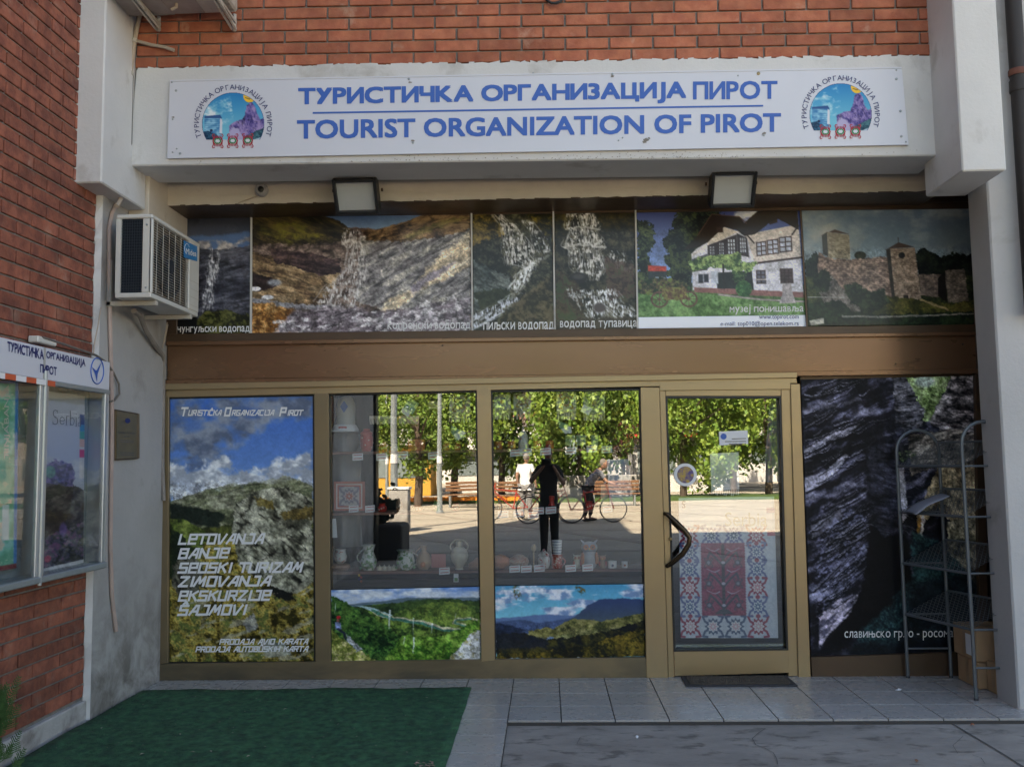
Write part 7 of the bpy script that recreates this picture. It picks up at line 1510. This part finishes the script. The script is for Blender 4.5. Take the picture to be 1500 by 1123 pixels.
# flower bed and grass strip
struct('grass_strip', MB().box(-30,40,-31.5,-28.5,-.06,GP+.12), mat('lawn', (.06,.11,.025), .9, var=.3, vs=.8))
mb = MB()
for k in range(900):
    x, y = random.uniform(-7,-1), random.uniform(-29.4,-28.4); s_ = random.uniform(.03,.07); a_ = random.uniform(0,6); mb.add([(x-s_,y,GP+.1),(x+s_,y+.03,GP+.14),(x+s_*math.cos(a_),y,GP+.26),],[(0,1,2)])
tag(mb.build('flower_bed', mat('orange_flowers', (.75,.25,.02), .7)), 'strip of orange flowers along the mirrored grass verge', 'flowers', kind='stuff')
struct('far_road', MB().box(-80,80,-52,-44,-.06,GP+.02), mat('asphalt', (.07,.07,.07), .9, var=.1, vs=.4))
pb = mat('paving_and_shadow_tone', (.34,.29,.24), .8, var=.1, vs=2)
band = MB()
for k in range(9): band.box(-30,40,-9.5-k*2.4,-9.22-k*2.4,GP-.03,GP+.004)
for k in range(-4,9): M_ = Matrix.Rotation(math.radians(-27),4,'Z'); band.box(k*3.1-6,k*3.1-5.78,-42,2,GP-.03,GP+.008,M=M_)  # diagonal strips: long cast shadows laid in as darker paving
band.cur = 0
o = band.build('paving_and_shadow_bands', pb); o['kind'] = 'structure'
# kiosks, stalls, low wall, benches
def kiosk(x0, x1, y, h, m, label, roof):
    t = thing('kiosk', label, 'kiosk', ((x0+x1)/2,y,GP)); MB().box(x0,x1,y-2.5,y,GP,GP+h,.03).build('wall', m, t); MB().box(x0-.3,x1+.3,y-2.8,y+.6,GP+h,GP+h+.18,.04).build('roof', roof, t)
    n = max(2,int((x1-x0)/1.6))
    for i in range(n): MB().box(x0+.25+(x1-x0-.3)*i/n,x0+(x1-x0-.3)*(i+1)/n,y+.001,y+.04,GP+.9,GP+h-.35).build('window', M['greyback'], t)
W2 = M['white']; YL = mat('yellow_ochre_wall', (.55,.30,.05), .8)
kiosk(-11,-5.5,-37,2.4,YL,'long yellow kiosk with white roof in the mirrored square',W2); kiosk(-4.8,-1.2,-40,2.2,W2,'low white kiosk behind the green tree',W2); kiosk(4.2,8.5,-38,2.6,W2,'white stall seen through the mirrored door glass',M['red'])
o = MB().box(-.5,4.2,-33.2,-32.8,GP,GP+.95,.02).build('planter_wall', M['pier']); tag(o, 'low pale planter wall across the mirrored square', 'wall')
def bench(px, d, lab):
    p = mir(px,740,d); t = thing('park_bench', lab, 'bench', (p.x,-d,GP), 'benches on the square')
    for k in range(4): MB().box(p.x-.9,p.x+.9,-d-.2+k*.11,-d-.11+k*.11,GP+.42,GP+.46,.01).build('slat', mat('bench_wood',(.20,.10,.05),.7) if k == 0 else bpy.data.materials['bench_wood'], t)
    for k in range(3): MB().box(p.x-.9,p.x+.9,-d-.27,-d-.24,GP+.55+k*.12,GP+.64+k*.12,.01).build('slat', bpy.data.materials['bench_wood'], t)
    for s_ in (-.7,.7): MB().box(p.x+s_-.03,p.x+s_+.03,-d-.24,-d+.2,GP,GP+.42,.01).build('leg', M['galv'], t)
bench(740,24,'wooden bench mirrored at the left of the second window'); bench(900,25,'wooden bench mirrored near the plum tree'); bench(690,25.5,'wooden bench mirrored right of the far lamp post')
# buildings across the square
def block(x0, x1, y, h, m, lab, nf, nw, roof=None):
    t = thing('apartment_block', lab, 'building', ((x0+x1)/2,y,GP)); MB().box(x0,x1,y-12,y,GP,GP+h).build('wall', m, t)
    for f in range(nf):
        for i in range(nw):
            xa = x0+(x1-x0)*(i+.25)/nw; xb_ = x0+(x1-x0)*(i+.75)/nw; z0 = GP+h*(f+.3)/nf; z1 = GP+h*(f+.75)/nf; MB().box(xa,xb_,y,y+.05,z0,z1).build('window', M['greyback'], t)
    MB().box(x0-.4,x1+.4,y-12.4,y+.6,GP+h,GP+h+.4,.05).build('roof', roof or M['brick'], t)
block(-30,-14,-62,9,M['lintel'],'cream apartment block far left across the square',3,6); block(-13,3,-66,5,W2,'long low white hall across the square',1,9); block(5,16,-58,8.5,W2,'white house with brown roof mirrored beside the plum tree',2,5,M['bronze3']); block(17,38,-62,11,M['lintel'],'tall cream block far right across the square',4,8)
block(-60,-31,-50,14,M['pier'],'grey block closing the left side of the square',5,9); block(39,60,-45,12,M['pier'],'grey block closing the right side of the square',4,7)
# ---------------- people
def skin(name, J, E, m, parent, sub=2):
    """J: name -> (point, radius); E: pairs"""
    ks = list(J); me = bpy.data.meshes.new(name); me.from_pydata([J[k][0] for k in ks], [(ks.index(a),ks.index(b)) for a, b in E], [])
    me.materials.append(m); o = link(name, me, parent); md = o.modifiers.new('skin','SKIN'); md.use_smooth_shade = True
    for i, k in enumerate(ks):
        r = J[k][1]; r = (r,r) if isinstance(r,(int,float)) else r; v = me.skin_vertices[0].data[i]; v.radius = r; v.use_root = (i == 0)
    s_ = o.modifiers.new('sub','SUBSURF'); s_.levels = sub; s_.render_levels = sub; return o
def person(X, Y, rz, label, top, legs, hair, pose, group=None):
    t = bpy.data.objects.new('person', None); COL.objects.link(t); tag(t, label, 'person', group); ORG[t.name] = Vector((0,0,0))
    hip = .93; lean = pose.get('lean',0); sh_z, sh_y = 1.42-lean*.22, -lean*.42
    J = {'pelvis':((0,0,hip),(.155,.11)),'waist':((0,sh_y*.35,1.10-lean*.03),(.14,.10)),'chest':((0,sh_y*.75,1.29-lean*.12),(.175,.115)),'neckb':((0,sh_y,sh_z+.05),(.08,.075)),'neck':((0,sh_y-.02-lean*.05,sh_z+.11),(.052,.052))}
    E = [('pelvis','waist'),('waist','chest'),('chest','neckb'),('neckb','neck')]
    for s_, n in ((-1,'l'),(1,'r')):
        el, ha = pose['arms'][0 if s_ < 0 else 1]
        J['sh'+n] = ((s_*.19,sh_y,sh_z),(.062,.062)); J['el'+n] = (el,(.045,.045)); J['wr'+n] = (ha,(.028,.028)); J['hp'+n] = ((s_*.06,-.08*0+(ha[1]-el[1])*0,0) if 0 else (ha[0]+(ha[0]-el[0])*.25, ha[1]+(ha[1]-el[1])*.25, ha[2]+(ha[2]-el[2])*.25),(.03,.018))
        E += [('chest','sh'+n),('sh'+n,'el'+n),('el'+n,'wr'+n),('wr'+n,'hp'+n)]
        kn, an = pose['legs'][0 if s_ < 0 else 1]
        J['th'+n] = ((s_*.10,0,hip-.08),(.10,.10)); J['kn'+n] = (kn,(.062,.065)); J['an'+n] = (an,(.04,.045)); J['to'+n] = ((an[0]+s_*.02,an[1]-.17,an[2]-.055),(.042,.026))
        E += [('pelvis','th'+n),('th'+n,'kn'+n),('kn'+n,'an'+n),('an'+n,'to'+n)]
    skin('body', J, E, M['skin'], t)
    # clothes: slightly larger shells over the same joints
    K = {k: (v[0], tuple(r*1.10+.006 for r in (v[1] if isinstance(v[1],tuple) else (v[1],v[1])))) for k, v in J.items()}
    def half(a, b, f): return tuple(a[i]+(b[i]-a[i])*f for i in range(3))
    T = {k: K[k] for k in ('pelvis','waist','chest','neckb','shl','shr')}; T['hem'] = ((0,0,hip-.10),(.19,.145)); T['pelvis'] = (K['pelvis'][0],(.188,.142)); TE = [('hem','pelvis'),('pelvis','waist'),('waist','chest'),('chest','neckb'),('chest','shl'),('chest','shr')]
    for n in 'lr': T['sl'+n] = (half(J['sh'+n][0],J['el'+n][0],.75),(.058,.058)); TE.append(('sh'+n,'sl'+n))
    skin('shirt', T, TE, top, t)
    L_ = {'pelvis':(J['pelvis'][0],(.172,.128))}; LE = []
    for n in 'lr':
        L_['th'+n] = (J['th'+n][0],(.116,.116)); e_ = pose.get('leg_end',.95); k_ = J['kn'+n]
        L_['kn'+n] = (half(J['th'+n][0],k_[0],min(1,e_*2) if e_ < .5 else 1),(.082,.085)); LE += [('pelvis','th'+n),('th'+n,'kn'+n)]
        if e_ > .5: L_['an'+n] = (half(k_[0],J['an'+n][0],.88),(.06,.06)); LE.append(('kn'+n,'an'+n))
    skin('trousers', L_, LE, legs, t)
    for n in 'lr':
        a_ = J['an'+n][0]; MB().ball((J['to'+n][0][0],a_[1]-.07,a_[2]-.045),(.05,.14,.042),10,7).build('shoe', M['black'], t, True)
    hx, hy, hz = 0, sh_y-.045-lean*.1, sh_z+.225-lean*.02
    MB().ball((hx,hy,hz),(.075,.095,.118),16,12).build('head', M['skin'], t, True); MB().ball((hx,hy+.022,hz+.03),(.083,.09,.108),16,12).build('hair', hair, t, True)
    MB().tube([(hx,hy-.09,hz+.01),(hx,hy-.115,hz-.025)],[.008,.016],6).build('nose', M['skin'], t)
    for s_ in (-1,1): MB().ball((hx+s_*.032,hy-.086,hz+.012),.011,8,6).build('eye', M['black'], t); MB().ball((hx+s_*.077,hy+.005,hz),(.012,.022,.032),8,6).build('ear', M['skin'], t)
    MB().ball((hx,hy-.088,hz-.055),(.026,.008,.007),8,5).build('mouth', M['red'], t)
    t.location = (X,Y,GP if Y < -6.7 else GZ); t.rotation_euler = (0,0,rz); return t
stand = [((-.10,-.01,.50),(-.11,.02,.095)),((.10,-.02,.50),(.12,0,.095))]
# the photographer stands behind the lens, facing the shop (+Y)
ph = person(0.03,-6.72,math.pi,'photographer in black clothes holding a camera up to the face, mirrored in the glass', M['tee'], mat('dark_trousers', (.025,.026,.032), .9), M['hairdark'],
    {'arms':[((-.30,-.10,1.20),(-.13,-.26,1.42)),((.36,-.08,1.24),(.12,-.25,1.44))],'legs':stand})
ph.scale = (.74,.9,1)
cb = thing('camera_body', 'black camera held at eye height by the mirrored photographer', 'camera', (0,-6.47,EYE)); MB().box(-.07,.07,-6.50,-6.44,EYE-.05,EYE+.045,.012).build('body', M['black'], cb); MB().lathe([(.035,0),(.036,.028)], (0,-6.44,EYE), 18, 'Y').build('lens', M['black'], cb, True)
p = mir(860,700,17); cy = person(p.x,-17.,math.pi*.5,'grey haired person in a light shirt leaning over a bicycle, mirrored in the glass', M['shirt'], M['tee'], M['hair'], {'lean':.75,'arms':[((-.26,-.48,1.02),(-.24,-.66,.98)),((.26,-.48,1.02),(.24,-.66,.98))],'legs':[((-.10,-.12,.50),(-.10,-.05,.095)),((.10,.02,.50),(.12,.10,.095))]})
p = mir(770,700,19); person(p.x,-19.,.4,'person in pale clothes standing on the mirrored square', M['paper'], M['cloth'], M['hair'], {'arms':[((-.26,.02,1.14),(-.27,-.08,.88)),((.26,.02,1.14),(.27,-.08,.88))],'legs':stand})
def bicycle(px, d, rz, label):
    p = mir(px,740,d); t = bpy.data.objects.new('bicycle', None); COL.objects.link(t); tag(t, label, 'bicycle', 'bicycles on the square'); t.location = (p.x,-d,GP); t.rotation_euler = (0,0,rz); R = .33
    for x in (-.52,.52):
        pts = [(x+R*math.cos(a_),0,.345+R*math.sin(a_)) for a_ in [2*math.pi*i/24 for i in range(25)]]; w_ = MB().tube(pts, .018, 6).build('wheel', M['rubber'], t); mb = MB()
        for i in range(12): a_ = i*math.pi/6; mb.tube([(x,0,.345),(x+R*math.cos(a_),0,.345+R*math.sin(a_))], .002, 3, False)
        tag(mb.build('spoke', M['galv'], w_), kind='stuff')
    mb = MB(); [mb.tube(q, .016, 6) for q in ([(-.52,0,.345),(-.12,0,.33)],[(-.12,0,.33),(-.22,0,.82)],[(-.52,0,.345),(-.2,0,.74)],[(-.2,0,.76),(.36,0,.82)],[(-.12,0,.33),(.38,0,.76)],[(.52,0,.345),(.34,0,.98)])]; mb.build('frame', M['red'], t)
    MB().tube([(.30,-.27,.98),(.34,-.1,1.02),(.34,.1,1.02),(.30,.27,.98)], .012, 6).build('handlebar', M['galv'], t); MB().box(-.35,-.09,-.06,.06,.83,.88,.02).build('saddle', M['black'], t); MB().tube([(-.22,0,.8),(-.22,0,.85)], .012, 6).build('seat_post', M['galv'], t)
bicycle(805,16.4,.15,'red bicycle parked left of the mirrored photographer'); bicycle(868,16.6,.05,'bicycle held by the grey haired person'); bicycle(745,18,2.9,'bicycle parked at the far left of the second window view')
# big planter with a dark shrub near the wing, seen as a silhouette in the first window
p = mir(545,830,8.6); t = thing('planter', 'dark rectangular planter with a bushy shrub, mirrored low in the first window', 'planter', (p.x,-8.6,GP))
MB().box(p.x-.55,p.x+.55,-9.0,-8.2,GP,GP+.55,.03).build('trough', M['rubber'], t); MB().box(p.x-.5,p.x+.5,-8.95,-8.25,GP+.55,GP+.56).build('soil', M['bark'], t)
fm = foliage_mesh(9, 2200, (.5,.42,.42), .045).mesh('shrub_foliage', M['leafdark']); o = bpy.data.objects.new('foliage', fm); COL.objects.link(o); o.parent = t; o.location = (0,0,.85)
o = MB().box(-2.93,-2.68,-8.15,-7.94,GP,4.2,.01).build('porch_column', M['black']); tag(o, 'dark column at the end of the brick wing, mirrored as a dark band', 'column')
